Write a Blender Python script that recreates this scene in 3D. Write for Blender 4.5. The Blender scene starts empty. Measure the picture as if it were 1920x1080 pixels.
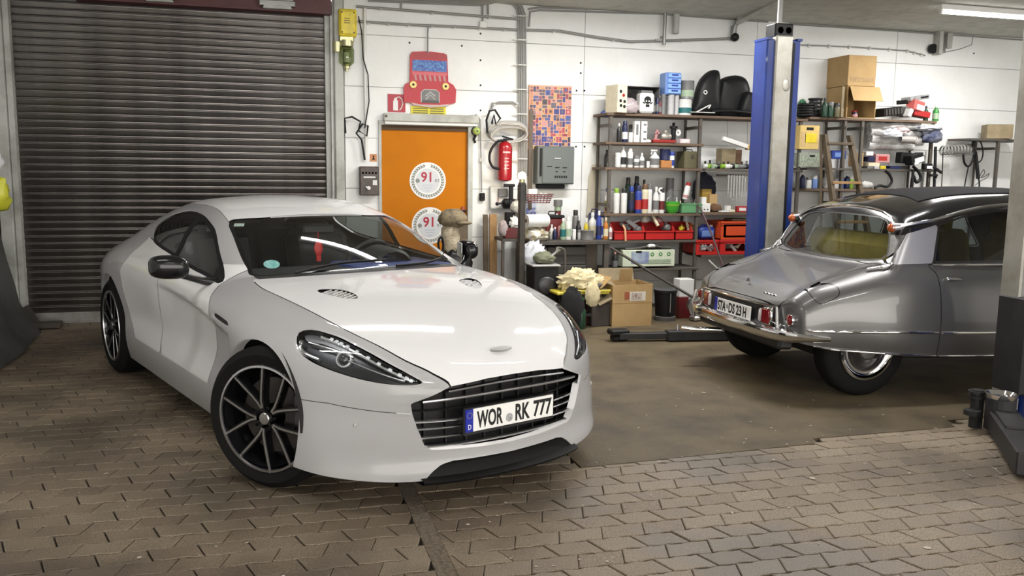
import bpy, bmesh, math, random
import numpy as np
from mathutils import Vector, Matrix
PI = math.pi
S = bpy.context.scene
COL = S.collection
random.seed(7)

# ---------------------------------------------------------------- camera, world, lights, exposure
CAM_F, CAM_YAW, CAM_PITCH, CAM_ROLL, CAM_H = 1641.985, 0.2791, 0.1349, -0.0133, 1.564
def _cam_axes():
    cy, sy, cp, sp = math.cos(CAM_YAW), math.sin(CAM_YAW), math.cos(CAM_PITCH), math.sin(CAM_PITCH)
    f = np.array([sy*cp, cy*cp, -sp]); r = np.array([cy, -sy, 0.0]); d = np.cross(f, r)
    cr, sr = math.cos(CAM_ROLL), math.sin(CAM_ROLL)
    return cr*r+sr*d, -sr*r+cr*d, f
CAM_R, CAM_D, CAM_FW = _cam_axes()
cam_data = bpy.data.cameras.new('camera'); cam = bpy.data.objects.new('camera', cam_data); COL.objects.link(cam)
m = Matrix.Identity(4)
for i in range(3):
    m[i][0] = CAM_R[i]; m[i][1] = -CAM_D[i]; m[i][2] = -CAM_FW[i]
m[2][3] = CAM_H
cam.matrix_world = m
cam_data.sensor_width = 36; cam_data.lens = 36*CAM_F/1920; cam_data.clip_start = 0.05
S.camera = cam
S.view_settings.view_transform = 'Standard'; S.view_settings.look = 'None'
S.view_settings.exposure = 0.42; S.view_settings.gamma = 1.0; S.view_settings.use_curve_mapping = False
world = bpy.data.worlds.new('world'); S.world = world; world.use_nodes = True
bgn = world.node_tree.nodes['Background']
bgn.inputs[0].default_value = (1.0, 0.955, 0.89, 1); bgn.inputs[1].default_value = 4.5
ROOM = dict(x0=-2.35, x1=8.6, y0=-4.5, y1=9.44, z1=3.34)
def area_light(name, loc, sx, sy, watts, col=(1, .97, .92), rot=(0, 0, 0)):
    l = bpy.data.lights.new(name, 'AREA'); l.shape = 'RECTANGLE'; l.size = sx; l.size_y = sy
    l.energy = watts; l.color = col
    o = bpy.data.objects.new(name, l); COL.objects.link(o); o.location = loc; o.rotation_euler = rot
    return o

def at(u, v, y):
    "pixel of the photograph on the plane Y = y"
    d = CAM_R*((u-960)/CAM_F)+CAM_D*((v-540)/CAM_F)+CAM_FW
    return Vector((0, 0, CAM_H))+Vector(d)*(y/d[1])
def atx(u, v, x):
    d = CAM_R*((u-960)/CAM_F)+CAM_D*((v-540)/CAM_F)+CAM_FW
    return Vector((0, 0, CAM_H))+Vector(d)*(x/d[0])
def atz(u, v, z):
    d = CAM_R*((u-960)/CAM_F)+CAM_D*((v-540)/CAM_F)+CAM_FW
    return Vector((0, 0, CAM_H))+Vector(d)*((z-CAM_H)/d[2])

# ---------------------------------------------------------------- helpers
def link(o, parent=None):
    COL.objects.link(o)
    if parent is not None: o.parent = parent
    return o
def tag(o, label=None, cat=None, group=None, kind=None):
    if label: o['label'] = label
    if cat: o['category'] = cat
    if group: o['group'] = group
    if kind: o['kind'] = kind
    return o
def thing(name, label, cat, loc=(0, 0, 0), rz=0.0, group=None):
    o = bpy.data.objects.new(name, None); o.empty_display_size = .05
    link(o); o.location = loc; o.rotation_euler = (0, 0, rz)
    return tag(o, label, cat, group)
def dup(root, loc=None, rz=None, label=None, group=None):
    r = root.copy(); COL.objects.link(r)
    if loc is not None: r.location = loc
    if rz is not None: r.rotation_euler = (0, 0, rz)
    if label: r['label'] = label
    if group: r['group'] = group
    for ch in list(root.children):
        c = ch.copy(); COL.objects.link(c); c.parent = r
        for g in ch.children:
            d = g.copy(); COL.objects.link(d); d.parent = c
    return r

MATS = {}
def mat(name, col, rough=.5, metal=0., noise=None, bump=None, coat=0., spec=None, trans=0., emit=None, alpha=None):
    """noise=(scale, amount, dark colour) mottles the colour; bump=(scale, strength)"""
    if name in MATS: return MATS[name]
    m = bpy.data.materials.new(name); m.use_nodes = True
    nt = m.node_tree; b = nt.nodes['Principled BSDF']
    c = tuple(col)+(1,)
    b.inputs['Base Color'].default_value = c
    b.inputs['Roughness'].default_value = rough; b.inputs['Metallic'].default_value = metal
    if coat: b.inputs['Coat Weight'].default_value = coat; b.inputs['Coat Roughness'].default_value = .04
    if spec is not None: b.inputs['Specular IOR Level'].default_value = spec
    if trans: b.inputs['Transmission Weight'].default_value = trans
    if alpha is not None: b.inputs['Alpha'].default_value = alpha
    if emit: b.inputs['Emission Color'].default_value = tuple(emit[0])+(1,); b.inputs['Emission Strength'].default_value = emit[1]
    if noise or bump:
        tc = nt.nodes.new('ShaderNodeTexCoord')
        if noise:
            n = nt.nodes.new('ShaderNodeTexNoise'); n.inputs['Scale'].default_value = noise[0]; n.inputs['Detail'].default_value = 6
            n.inputs['Roughness'].default_value = .62
            nt.links.new(tc.outputs['Object'], n.inputs['Vector'])
            r = nt.nodes.new('ShaderNodeMapRange'); r.inputs['From Min'].default_value = .42; r.inputs['From Max'].default_value = .68
            r.inputs['To Min'].default_value = 0; r.inputs['To Max'].default_value = noise[1]
            nt.links.new(n.outputs['Fac'], r.inputs['Value'])
            mx = nt.nodes.new('ShaderNodeMix'); mx.data_type = 'RGBA'
            mx.inputs['A'].default_value = c; mx.inputs['B'].default_value = tuple(noise[2])+(1,)
            nt.links.new(r.outputs['Result'], mx.inputs['Factor']); nt.links.new(mx.outputs['Result'], b.inputs['Base Color'])
        if bump:
            n2 = nt.nodes.new('ShaderNodeTexNoise'); n2.inputs['Scale'].default_value = bump[0]; n2.inputs['Detail'].default_value = 4
            nt.links.new(tc.outputs['Object'], n2.inputs['Vector'])
            bp = nt.nodes.new('ShaderNodeBump'); bp.inputs['Strength'].default_value = bump[1]; bp.inputs['Distance'].default_value = .01
            nt.links.new(n2.outputs['Fac'], bp.inputs['Height']); nt.links.new(bp.outputs['Normal'], b.inputs['Normal'])
    MATS[name] = m
    return m

class MB:
    "collects simple shapes; build() links them as ONE mesh object"
    def __init__(s): s.v = []; s.f = []; s.mi = []; s.cur = 0
    def add(s, v, f):
        o = len(s.v); s.v.extend([tuple(p) for p in v]); s.f.extend([tuple(i+o for i in q) for q in f]); s.mi.extend([s.cur]*len(f)); return s
    def m(s, i): s.cur = i; return s
    def box(s, c, d, rz=0., bev=0., rx=0., ry=0.):
        hx, hy, hz = d[0]/2, d[1]/2, d[2]/2
        if bev > 0:
            b = min(bev, hx*.9, hy*.9, hz*.9)
            vs = []; idx = {}
            for sx in (-1, 1):
                for sy in (-1, 1):
                    for sz in (-1, 1):
                        for k in range(3):
                            p = [sx*hx, sy*hy, sz*hz]
                            for a in range(3):
                                if a != k: p[a] -= (sx, sy, sz)[a]*b
                            idx[sx, sy, sz, k] = len(vs); vs.append(p)
            fs = []
            for k in range(3):
                a, c2 = (k+1) % 3, (k+2) % 3
                for sg in (-1, 1):
                    q = []
                    for (p1, p2) in ((-1, -1), (1, -1), (1, 1), (-1, 1)):
                        t = [0, 0, 0]; t[k] = sg; t[a] = p1; t[c2] = p2; q.append(idx[t[0], t[1], t[2], k])
                    fs.append(q if sg > 0 else q[::-1])
            for k in range(3):      # edges along axis k
                a, c2 = (k+1) % 3, (k+2) % 3
                for p1 in (-1, 1):
                    for p2 in (-1, 1):
                        t0 = [0, 0, 0]; t0[a] = p1; t0[c2] = p2; t1 = list(t0); t0[k] = -1; t1[k] = 1
                        q = [idx[(*t0, a)], idx[(*t1, a)], idx[(*t1, c2)], idx[(*t0, c2)]]
                        fs.append(q if p1*p2 < 0 else q[::-1])
            for sx in (-1, 1):
                for sy in (-1, 1):
                    for sz in (-1, 1):
                        q = [idx[sx, sy, sz, 0], idx[sx, sy, sz, 1], idx[sx, sy, sz, 2]]
                        fs.append(q if sx*sy*sz > 0 else q[::-1])
        else:
            vs = [(x, y, z) for x in (-hx, hx) for y in (-hy, hy) for z in (-hz, hz)]
            fs = [(0, 1, 3, 2), (4, 6, 7, 5), (0, 4, 5, 1), (2, 3, 7, 6), (0, 2, 6, 4), (1, 5, 7, 3)]
        if rz or rx or ry:
            R = Matrix.Rotation(rz, 3, 'Z') @ Matrix.Rotation(ry, 3, 'Y') @ Matrix.Rotation(rx, 3, 'X')
            vs = [R @ Vector(p) for p in vs]
        return s.add([(p[0]+c[0], p[1]+c[1], p[2]+c[2]) for p in vs], fs)
    def lathe(s, prof, c=(0, 0, 0), n=16, axis='Z', cap=True, a0=0., a1=2*PI):
        "profile [(r, h)...] around an axis"
        vs = []; fs = []; full = abs(a1-a0-2*PI) < 1e-6; m_ = n if full else n+1
        for r, h in prof:
            for i in range(m_):
                a = a0+(a1-a0)*i/n; x, y = r*math.cos(a), r*math.sin(a)
                p = (x, y, h) if axis == 'Z' else ((h, x, y) if axis == 'X' else (y, h, x))
                vs.append((p[0]+c[0], p[1]+c[1], p[2]+c[2]))
        for k in range(len(prof)-1):
            for i in range(n):
                j = (i+1) % m_
                fs.append((k*m_+i, k*m_+j, (k+1)*m_+j, (k+1)*m_+i))
        if cap and full:
            fs.append(tuple(range(n))[::-1]); fs.append(tuple((len(prof)-1)*m_+i for i in range(n)))
        return s.add(vs, fs)
    def cyl(s, c, r, h, n=16, axis='Z', r2=None):
        "centre of the base at c"
        return s.lathe([(r, 0), (r if r2 is None else r2, h)], c, n, axis)
    def tube(s, pts, r, n=8, cap=True):
        pts = [Vector(p) for p in pts]; vs = []; fs = []
        up = None
        for i, p in enumerate(pts):
            t = (pts[min(i+1, len(pts)-1)]-pts[max(i-1, 0)]).normalized()
            if up is None:
                up = Vector((0, 0, 1)) if abs(t.z) < .9 else Vector((1, 0, 0))
            a = t.cross(up).normalized(); b = a.cross(t).normalized(); up = b
            rr = r[i] if isinstance(r, (list, tuple)) else r
            for k in range(n):
                an = 2*PI*k/n; vs.append(p+a*(rr*math.cos(an))+b*(rr*math.sin(an)))
        for i in range(len(pts)-1):
            for k in range(n):
                j = (k+1) % n; fs.append((i*n+k, i*n+j, (i+1)*n+j, (i+1)*n+k))
        if cap: fs.append(tuple(range(n))); fs.append(tuple((len(pts)-1)*n+k for k in range(n))[::-1])
        return s.add(vs, fs)
    def prism(s, poly, h, M=None):
        "2-D polygon (counter-clockwise) extruded 0..h along z, then moved by the 4x4 matrix M"
        n = len(poly)
        vs = [Vector((p[0], p[1], 0)) for p in poly]+[Vector((p[0], p[1], h)) for p in poly]
        if M is not None: vs = [M @ p for p in vs]
        fs = [tuple(range(n))[::-1], tuple(range(n, 2*n))]+[(i, (i+1) % n, n+(i+1) % n, n+i) for i in range(n)]
        return s.add(vs, fs)
    def ball(s, c, r, n=12, m_=8, sc=(1, 1, 1)):
        vs = []; fs = []
        for k in range(m_+1):
            ph = -PI/2+PI*k/m_
            for i in range(n):
                a = 2*PI*i/n
                vs.append((c[0]+r*sc[0]*math.cos(ph)*math.cos(a), c[1]+r*sc[1]*math.cos(ph)*math.sin(a), c[2]+r*sc[2]*math.sin(ph)))
        for k in range(m_):
            for i in range(n):
                j = (i+1) % n; fs.append((k*n+i, k*n+j, (k+1)*n+j, (k+1)*n+i))
        return s.add(vs, fs)
    def build(s, name, mats, parent=None, smooth=None, loc=None):
        me = bpy.data.meshes.new(name); me.from_pydata(s.v, [], s.f)
        if not isinstance(mats, (list, tuple)): mats = [mats]
        for q in mats: me.materials.append(q)
        if len(mats) > 1: me.polygons.foreach_set('material_index', s.mi)
        me.update()
        if smooth is not None:
            me.polygons.foreach_set('use_smooth', [True]*len(me.polygons))
            me.set_sharp_from_angle(angle=math.radians(smooth))
        o = bpy.data.objects.new(name, me); link(o, parent)
        if loc is not None: o.location = loc
        return o
def part(name, mats, parent, fn, smooth=None, loc=None):
    b = MB(); fn(b); return b.build(name, mats, parent, smooth, loc)
def text_mesh(s, size, parent, material, name='lettering', M=None, depth=.0006, align='CENTER', sx=1.0, space=1.0, bold=0.0, fit=None):
    "flat print as a thin mesh made from the built-in font"
    cu = bpy.data.curves.new('t', 'FONT'); cu.body = s; cu.size = size; cu.align_x = align; cu.align_y = 'CENTER'
    cu.space_character = space; cu.extrude = depth; cu.resolution_u = 3; cu.offset = bold
    to = bpy.data.objects.new('t', cu); COL.objects.link(to)
    dg = bpy.context.evaluated_depsgraph_get(); dg.update()
    me = bpy.data.meshes.new_from_object(to.evaluated_get(dg))
    bpy.data.objects.remove(to); bpy.data.curves.remove(cu)
    me.materials.clear(); me.materials.append(material)
    me.transform(Matrix.Diagonal((sx, 1, 1, 1)))
    if fit:      # centre and stretch to the given width and height
        xs = [v.co.x for v in me.vertices]; ys = [v.co.y for v in me.vertices]
        me.transform(Matrix.Diagonal((fit[0]/(max(xs)-min(xs)), fit[1]/(max(ys)-min(ys)), 1, 1)) @ Matrix.Translation((-(max(xs)+min(xs))/2, -(max(ys)+min(ys))/2, 0)))
    if M is not None: me.transform(M)
    o = bpy.data.objects.new(name, me); link(o, parent)
    return o
# ---------------------------------------------------------------- room shell
WY, CZ = 9.44, 3.33
WALLM = mat('painted_wall', (.76, .77, .76), .75, noise=(2.2, .40, (.62, .62, .60)), bump=(38, .25))
JOINT = mat('wall_joint', (.50, .50, .49), .9)
CEILM = mat('rough_ceiling', (.50, .50, .46), .9, noise=(7, .6, (.32, .32, .29)), bump=(30, .5))
SOIL = mat('joint_soil', (.034, .027, .020), .95, noise=(6, .6, (.02, .017, .014)))
STEEL = mat('grey_steel', (.33, .34, .33), .45, metal=.7, noise=(5, .5, (.18, .17, .15)))
DARKSTEEL = mat('dark_steel_frame', (.06, .055, .05), .55, metal=.4, noise=(9, .5, (.10, .07, .05)))
PAINTGREY = mat('pale_grey_paint', (.46, .47, .44), .6, noise=(4, .8, (.25, .25, .22)))
CONDUIT = mat('grey_conduit', (.24, .24, .23), .5)
BLACKP = mat('black_plastic', (.009, .009, .010), .5, spec=.25)
WHITEP = mat('white_plastic', (.66, .66, .64), .4)
YELLOWP = mat('yellow_enamel', (.75, .60, .02), .4, noise=(14, .7, (.45, .36, .05)))
def setg(o): return tag(o, kind='structure')
# floor: soil bed, concrete bay and block paving
fl = setg(MB().box((4.0, 2.5, -.070), (14.0, 14.4, .10)).build('floor', SOIL))
CONC = mat('worn_concrete', (.112, .086, .050), .6, noise=(2.6, .9, (.052, .040, .025)), bump=(70, .6), spec=.25)
def conc(b):
    pts = [(1.60, 4.202), (2.3, 4.234), (3.1, 4.273), (3.12, 4.356), (4.2, 4.356), (4.2, 4.49), (10.7, 4.49), (10.7, 9.44), (1.60, 9.44)]
    b.prism(pts, .035, Matrix.Translation((0, 0, -.035)))
part('concrete_bay', CONC, fl, conc)
def paver_mat():
    m = mat('paving_block', (.20, .165, .125), .58)
    nt = m.node_tree; b = nt.nodes['Principled BSDF']; N = nt.nodes.new; L = nt.links.new
    geo = N('ShaderNodeNewGeometry'); oi = N('ShaderNodeObjectInfo'); tc = N('ShaderNodeTexCoord')
    add = N('ShaderNodeMath'); add.operation = 'ADD'; fr = N('ShaderNodeMath'); fr.operation = 'FRACT'
    L(geo.outputs['Random Per Island'], add.inputs[0]); L(oi.outputs['Random'], add.inputs[1]); L(add.outputs[0], fr.inputs[0])
    r = N('ShaderNodeValToRGB'); cr = r.color_ramp
    cr.elements[0].color = (.145, .110, .076, 1); cr.elements[1].color = (.190, .150, .104, 1)
    e = cr.elements.new(.5); e.color = (.168, .130, .090, 1)
    L(fr.outputs[0], r.inputs[0])
    n1 = N('ShaderNodeTexNoise'); n1.inputs['Scale'].default_value = 190; n1.inputs['Detail'].default_value = 3
    n2 = N('ShaderNodeTexNoise'); n2.inputs['Scale'].default_value = 1.3; n2.inputs['Detail'].default_value = 5
    L(geo.outputs['Position'], n1.inputs['Vector']); L(geo.outputs['Position'], n2.inputs['Vector'])
    m1 = N('ShaderNodeMapRange'); m1.inputs['From Min'].default_value = .35; m1.inputs['From Max'].default_value = .65; m1.inputs['To Min'].default_value = .58; m1.inputs['To Max'].default_value = 1.42
    m2 = N('ShaderNodeMapRange'); m2.inputs['From Min'].default_value = .38; m2.inputs['From Max'].default_value = .62; m2.inputs['To Min'].default_value = .60; m2.inputs['To Max'].default_value = 1.18
    L(n1.outputs['Fac'], m1.inputs['Value']); L(n2.outputs['Fac'], m2.inputs['Value'])
    mu = N('ShaderNodeMath'); mu.operation = 'MULTIPLY'; L(m1.outputs[0], mu.inputs[0]); L(m2.outputs[0], mu.inputs[1])
    vm = N('ShaderNodeVectorMath'); vm.operation = 'SCALE'; L(r.outputs[0], vm.inputs[0]); L(mu.outputs[0], vm.inputs['Scale'])
    L(vm.outputs[0], b.inputs['Base Color'])
    rr = N('ShaderNodeMapRange'); rr.inputs['From Min'].default_value = .35; rr.inputs['From Max'].default_value = .65; rr.inputs['To Min'].default_value = .42; rr.inputs['To Max'].default_value = .68
    L(n2.outputs['Fac'], rr.inputs['Value']); L(rr.outputs[0], b.inputs['Roughness'])
    bp = N('ShaderNodeBump'); bp.inputs['Strength'].default_value = .35; bp.inputs['Distance'].default_value = .004
    L(n1.outputs['Fac'], bp.inputs['Height']); L(bp.outputs['Normal'], b.inputs['Normal'])
    return m
PAVER = paver_mat()
PH, PL = .1182, .1965
def paver_outline(sl, seed, g=.0027):
    "parallelogram with rippled long edges; sl = lean of the short ends"
    rnd = random.Random(seed); a, h = PL/2-g, PH/2-g
    w = [(-.0035, .0), (.004, .30), (-.003, .55), (.0035, .8)]
    pts = []
    n = 6
    for k in range(n+1):
        t = -1+2*k/n; pts.append((t*a+sl/2+0.0, -h+.0050*math.sin(t*5.1+.6)+rnd.uniform(-.001, .001)))
    for k in range(n+1):
        t = 1-2*k/n; pts.append((t*a-sl/2, h+.0050*math.sin(t*5.1+.6)+rnd.uniform(-.001, .001)))
    c = .9
    return pts
def paver_geom(pts, drop=.003, dep=.022, ch=.0035):
    n = len(pts); cx = sum(p[0] for p in pts)/n; cy = sum(p[1] for p in pts)/n
    V = []
    for x, y in pts:
        l = math.hypot(x-cx, y-cy); s = (l-ch*1.3)/l; V.append((cx+(x-cx)*s, cy+(y-cy)*s, 0))
    V += [(x, y, -drop) for x, y in pts]+[(x, y, -dep) for x, y in pts]
    F_ = [tuple(range(n))]
    for r_ in range(2):
        for i in range(n):
            j = (i+1) % n; F_.append((r_*n+i, (r_+1)*n+i, (r_+1)*n+j, r_*n+j))
    return V, F_
SL = .036
PV = {}
for sgn in (-1, 1):
    for k in range(4):
        V, F_ = paver_geom(paver_outline(SL*sgn, k*7+sgn))
        me = bpy.data.meshes.new('paver'); me.from_pydata(V, [], F_); me.materials.append(PAVER); me.update()
        PV[sgn, k] = (me, V, F_)
spots = []
def seam_y(x): return 4.198+.047*(x-1.6) if x < 3.11 else (4.352 if x < 4.2 else 4.482)
def field(x0, x1, ya, yb, yref, xrefA, xrefB, pitch, seam=False):
    k0 = int(math.floor((ya-yref)/pitch))-1; k1 = int(math.ceil((yb-yref)/pitch))+1
    for k in range(k0, k1):
        yc = yref+pitch*(k+.5)
        A = k % 2 == 0; xr = xrefA if A else xrefB
        for i in range(int(math.floor((x0-xr)/PL))-1, int(math.ceil((x1-xr)/PL))+1):
            xc = xr+(i+.5)*PL; lim = []; m_ = PL/2+.04
            if xc+m_ < x0 or xc-m_ > x1: continue
            if xc-m_ < x0: lim.append((1, 0, x0))
            if xc+m_ > x1: lim.append((-1, 0, -x1))
            top = seam_y(xc) if seam and xc > 1.5 else yb
            if yc-PH/2 > top: continue
            if yc+PH/2 > top-.004: lim.append((0, -1, -(top-.004)))
            spots.append((xc, yc, 1 if A else -1, tuple(lim)))
field(.70, 9.0, -1.2, 4.50, 2.97, 2.3015, 2.3755, .1195, True)
field(.70, 1.592, 4.20, 9.42, 2.97, 2.3015, 2.3755, .1195)
field(-2.36, .622, -1.2, 9.42, 3.568, -.4675, -.5655, .118)
spots = [p for p in spots if not (.7 < p[0] < 1.62 and 4.14 < p[1] < 4.32 and False)]
def clip_poly(pts, lim):
    for a, b, c in lim:
        out = []
        for i in range(len(pts)):
            p, q = pts[i], pts[(i+1) % len(pts)]; dp, dq = a*p[0]+b*p[1]-c, a*q[0]+b*q[1]-c
            if dp >= 0: out.append(p)
            if (dp >= 0) != (dq >= 0): t = dp/(dp-dq); out.append((p[0]+(q[0]-p[0])*t, p[1]+(q[1]-p[1])*t))
        pts = out
        if len(pts) < 3: return []
    return pts
def in_view(x, y):
    q = np.array([x, y, -CAM_H]); d = q@CAM_FW
    if d < .5: return False
    u = 960+CAM_F*(q@CAM_R)/d; v = 540+CAM_F*(q@CAM_D)/d
    return -20 < u < 1940 and v < 1100
seen = sorted([p for p in spots if in_view(p[0], p[1])], key=lambda p: p[0]**2+p[1]**2)
near = set(seen[:300]); allV, allF = [], []
rnd = random.Random(3)
for p in spots:
    x, y, sg, lim = p; k = rnd.randrange(4); me, V, F_ = PV[sg, k]
    z = rnd.uniform(-.0022, .0008); rz = rnd.uniform(-.010, .010); tx, ty = rnd.uniform(-.010, .010), rnd.uniform(-.010, .010)
    if lim:
        rz = 0; pts = clip_poly(paver_outline(SL*sg, k*7+sg), [(a, b, c-a*x-b*y) for a, b, c in lim])
        ar = abs(sum(pts[i][0]*pts[(i+1) % len(pts)][1]-pts[(i+1) % len(pts)][0]*pts[i][1] for i in range(len(pts))))/2 if pts else 0
        if ar < .0012: continue
        V, F_ = paver_geom(pts)
        if p in near: me = bpy.data.meshes.new('paver'); me.from_pydata(V, [], F_); me.materials.append(PAVER); me.update()
    if p in near:
        o = bpy.data.objects.new('paver', me); link(o, fl); o.location = (x, y, z); o.rotation_euler = (tx, ty, rz)
    else:
        if not (in_view(x, y) or y > 1.0): continue
        n0 = len(allV); c_, s_ = math.cos(rz), math.sin(rz)
        allV += [(x+c_*a-s_*b, y+s_*a+c_*b, h+z+a*ty*-1+b*tx) for a, b, h in V]; allF += [tuple(i+n0 for i in q) for q in F_]
me = bpy.data.meshes.new('block_paving'); me.from_pydata(allV, [], allF); me.materials.append(PAVER); me.update()
tag(link(bpy.data.objects.new('block_paving', me), fl) or bpy.data.objects['block_paving'], kind='stuff')
# sand and dirt lying over the worn blocks further back, so joints close up there
part('joint_sand', mat('joint_sand', (.085, .068, .05), .9, noise=(8, .8, (.045, .036, .027))), fl, lambda b: (b.box((-.87, 7.05, -.0165), (2.92, 4.7, .017)), b.box((1.14, 7.0, -.0165), (.86, 4.8, .017))))
tag(MB().box((.661, 2.9, -.0105), (.076, 3.6, .018)).build('gravel_strip', mat('gravel_joint', (.15, .118, .082), .95, noise=(60, .9, (.05, .04, .03)), bump=(90, 1.)), fl), kind='structure')

# flecks of paint and litter trodden over the floor
rnd = random.Random(17)
def flecks(b):
    for k in range(230):
        if k < 150: x, y = rnd.uniform(.8, 4.6), rnd.uniform(2.9, 5.6)
        else: x, y = rnd.uniform(-1.9, .1), rnd.uniform(3.2, 8.6)
        r = rnd.uniform(.003, .011)*(1 if rnd.random() < .85 else 1.8); a0 = rnd.uniform(0, 6); e = rnd.uniform(.35, 1)
        b.add([(x+r*math.cos(a0)*math.cos(a)-r*e*math.sin(a0)*math.sin(a), y+r*math.sin(a0)*math.cos(a)+r*e*math.cos(a0)*math.sin(a), .0022) for a in (0, 1.2, 2.3, 3.5, 4.9)]+[(x, y, -.001)], [(0, 1, 2, 3, 4), (1, 0, 5), (2, 1, 5), (3, 2, 5), (4, 3, 5), (0, 4, 5)])
tag(part('paint_flecks', mat('fleck_pale', (.42, .38, .32), .8), fl, flecks), kind='stuff')
# back wall: panels with recessed joints
wb = setg(MB().box((5.8, WY+.115, 1.67), (10.0, .20, 3.34)).build('wall_back', JOINT))
zr = [0, .28, .81, 1.34, 1.87, 2.40, 2.93, 3.34]
DOOR = (1.235, 2.185, 2.03)
def panel(x0, x1, z0, z1):
    g = .0025
    if x1-x0 < .03 or z1-z0 < .03: return
    part('panel', WALLM, wb, lambda b: b.box(((x0+x1)/2, WY+.007, (z0+z1)/2), (x1-x0-2*g, .024, z1-z0-2*g), bev=.004))
for i in range(len(zr)-1):
    xs = [.86, 3.51, 5.67, 7.63, 9.6, 10.7]
    for a, b_ in zip(xs[:-1], xs[1:]):
        if a < DOOR[1] and b_ > DOOR[0] and zr[i] < DOOR[2]:
            if zr[i+1] <= DOOR[2]: panel(a, DOOR[0]-.02, zr[i], zr[i+1]); panel(DOOR[1]+.02, b_, zr[i], zr[i+1])
            else:
                d0, d1, g = DOOR[0]-.02, DOOR[1]+.02, .0025
                P_ = [(a+g, zr[i]+g), (d0, zr[i]+g), (d0, DOOR[2]), (d1, DOOR[2]), (d1, zr[i]+g), (b_-g, zr[i]+g), (b_-g, zr[i+1]-g), (a+g, zr[i+1]-g)]
                part('panel', WALLM, wb, lambda b: b.prism(P_, .024, Matrix.Translation((0, WY+.019, 0)) @ Matrix.Rotation(PI/2, 4, 'X')))
        else: panel(a, b_, zr[i], zr[i+1])
setg(MB().box((4.0, 2.5, CZ+.10), (14.0, 14.2, .20)).build('ceiling', CEILM))
setg(MB().box((-2.61, 2.5, 1.7), (.20, 14.2, 3.4)).build('wall_left', WALLM))
setg(MB().box((10.8, 2.5, 1.7), (.20, 14.2, 3.4)).build('wall_right', WALLM))
# the hall is open to the yard behind the camera
# roller shutter
SLATM = mat('galvanised_slat', (.215, .20, .19), .28, metal=.92, noise=(3.2, .8, (.12, .11, .105)))
for n_ in [MATS['galvanised_slat']]:
    pass
dr1 = setg(thing('door_1', None, None, (0, 0, 0)))
pitch = .0692
prof = [(.014, 0), (.003, .0025), (-.0005, .008), (-.006, .026), (-.0115, .043), (-.0140, .050), (-.0145, .0535), (-.0135, .0565), (-.010, .0595), (-.003, .0615), (.014, .063), (.014, .0692)]
sl_me = None
for i in range(44):
    z0 = .105+pitch*i
    if z0 > 3.10: break
    if sl_me is None:
        V = [(x, y, z) for x in (-2.21, .66) for y, z in prof]; n = len(prof)
        o = MB().add(V, [(k, k+1, n+k+1, n+k) for k in range(n-1)]).build('slat', SLATM, dr1, 50); sl_me = o.data
    else:
        o = bpy.data.objects.new('slat', sl_me); link(o, dr1)
    o.location = (0, 9.43, z0)
part('bottom_rail', mat('shutter_rail', (.30, .29, .28), .5, metal=.6, noise=(7, .6, (.16, .15, .14))), dr1, lambda b: (b.box((-.775, 9.425, .055), (2.87, .035, .10)), b.box((-.775, 9.405, .008), (2.87, .03, .014))))
part('backing', mat('shutter_dark', (.02, .02, .02), .9), dr1, lambda b: b.box((-.92, 9.50, 1.6), (3.5, .04, 3.3)))
setg(part('trim_1', PAINTGREY, None, lambda b: (b.box((.685, 9.38, 1.55), (.05, .10, 3.1)), b.box((.722, 9.355, 1.55), (.02, .13, 3.1)), b.box((.80, 9.39, 1.62), (.09, .09, 3.3), bev=.008), b.box((.755, 9.41, 1.62), (.03, .05, 3.3)))))
setg(part('trim_2', PAINTGREY, None, lambda b: (b.box((-2.235, 9.38, 1.55), (.05, .10, 3.1)), b.box((-2.32, 9.36, 1.62), (.11, .16, 3.3), bev=.008))))
MAROON = mat('maroon_beam', (.085, .018, .02), .5, noise=(4, .6, (.05, .012, .013)))
setg(part('trim_3', MAROON, None, lambda b: (b.box((-.45, 9.32, 3.20), (2.35, .10, .24)), b.box((-.45, 9.29, 3.085), (2.35, .16, .015)))))
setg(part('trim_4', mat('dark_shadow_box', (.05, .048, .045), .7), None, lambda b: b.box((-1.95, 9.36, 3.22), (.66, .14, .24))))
for cx_, w_ in ((-.88, .30), (.20, .34)):
    bk = thing('door_bracket', 'grey ribbed steel bracket on maroon beam, %s' % ('further from the yellow box' if cx_ < 0 else 'nearer to the yellow box'), 'bracket', (cx_, 9.22, 3.10), group=None)
    part('plate', STEEL, bk, lambda b: (b.box((0, 0, .05), (w_, .06, .05), bev=.006), b.box((0, -.01, .01), (w_*.8, .05, .04), bev=.006), b.box((0, 0, .11), (w_*.9, .10, .08), bev=.006)))
    for k in range(3): part('rib', PAINTGREY, bk, lambda b: b.box((0, -.035, .0+.028*k), (w_*(.8 if k == 0 else 1), .008, .008)))
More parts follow.
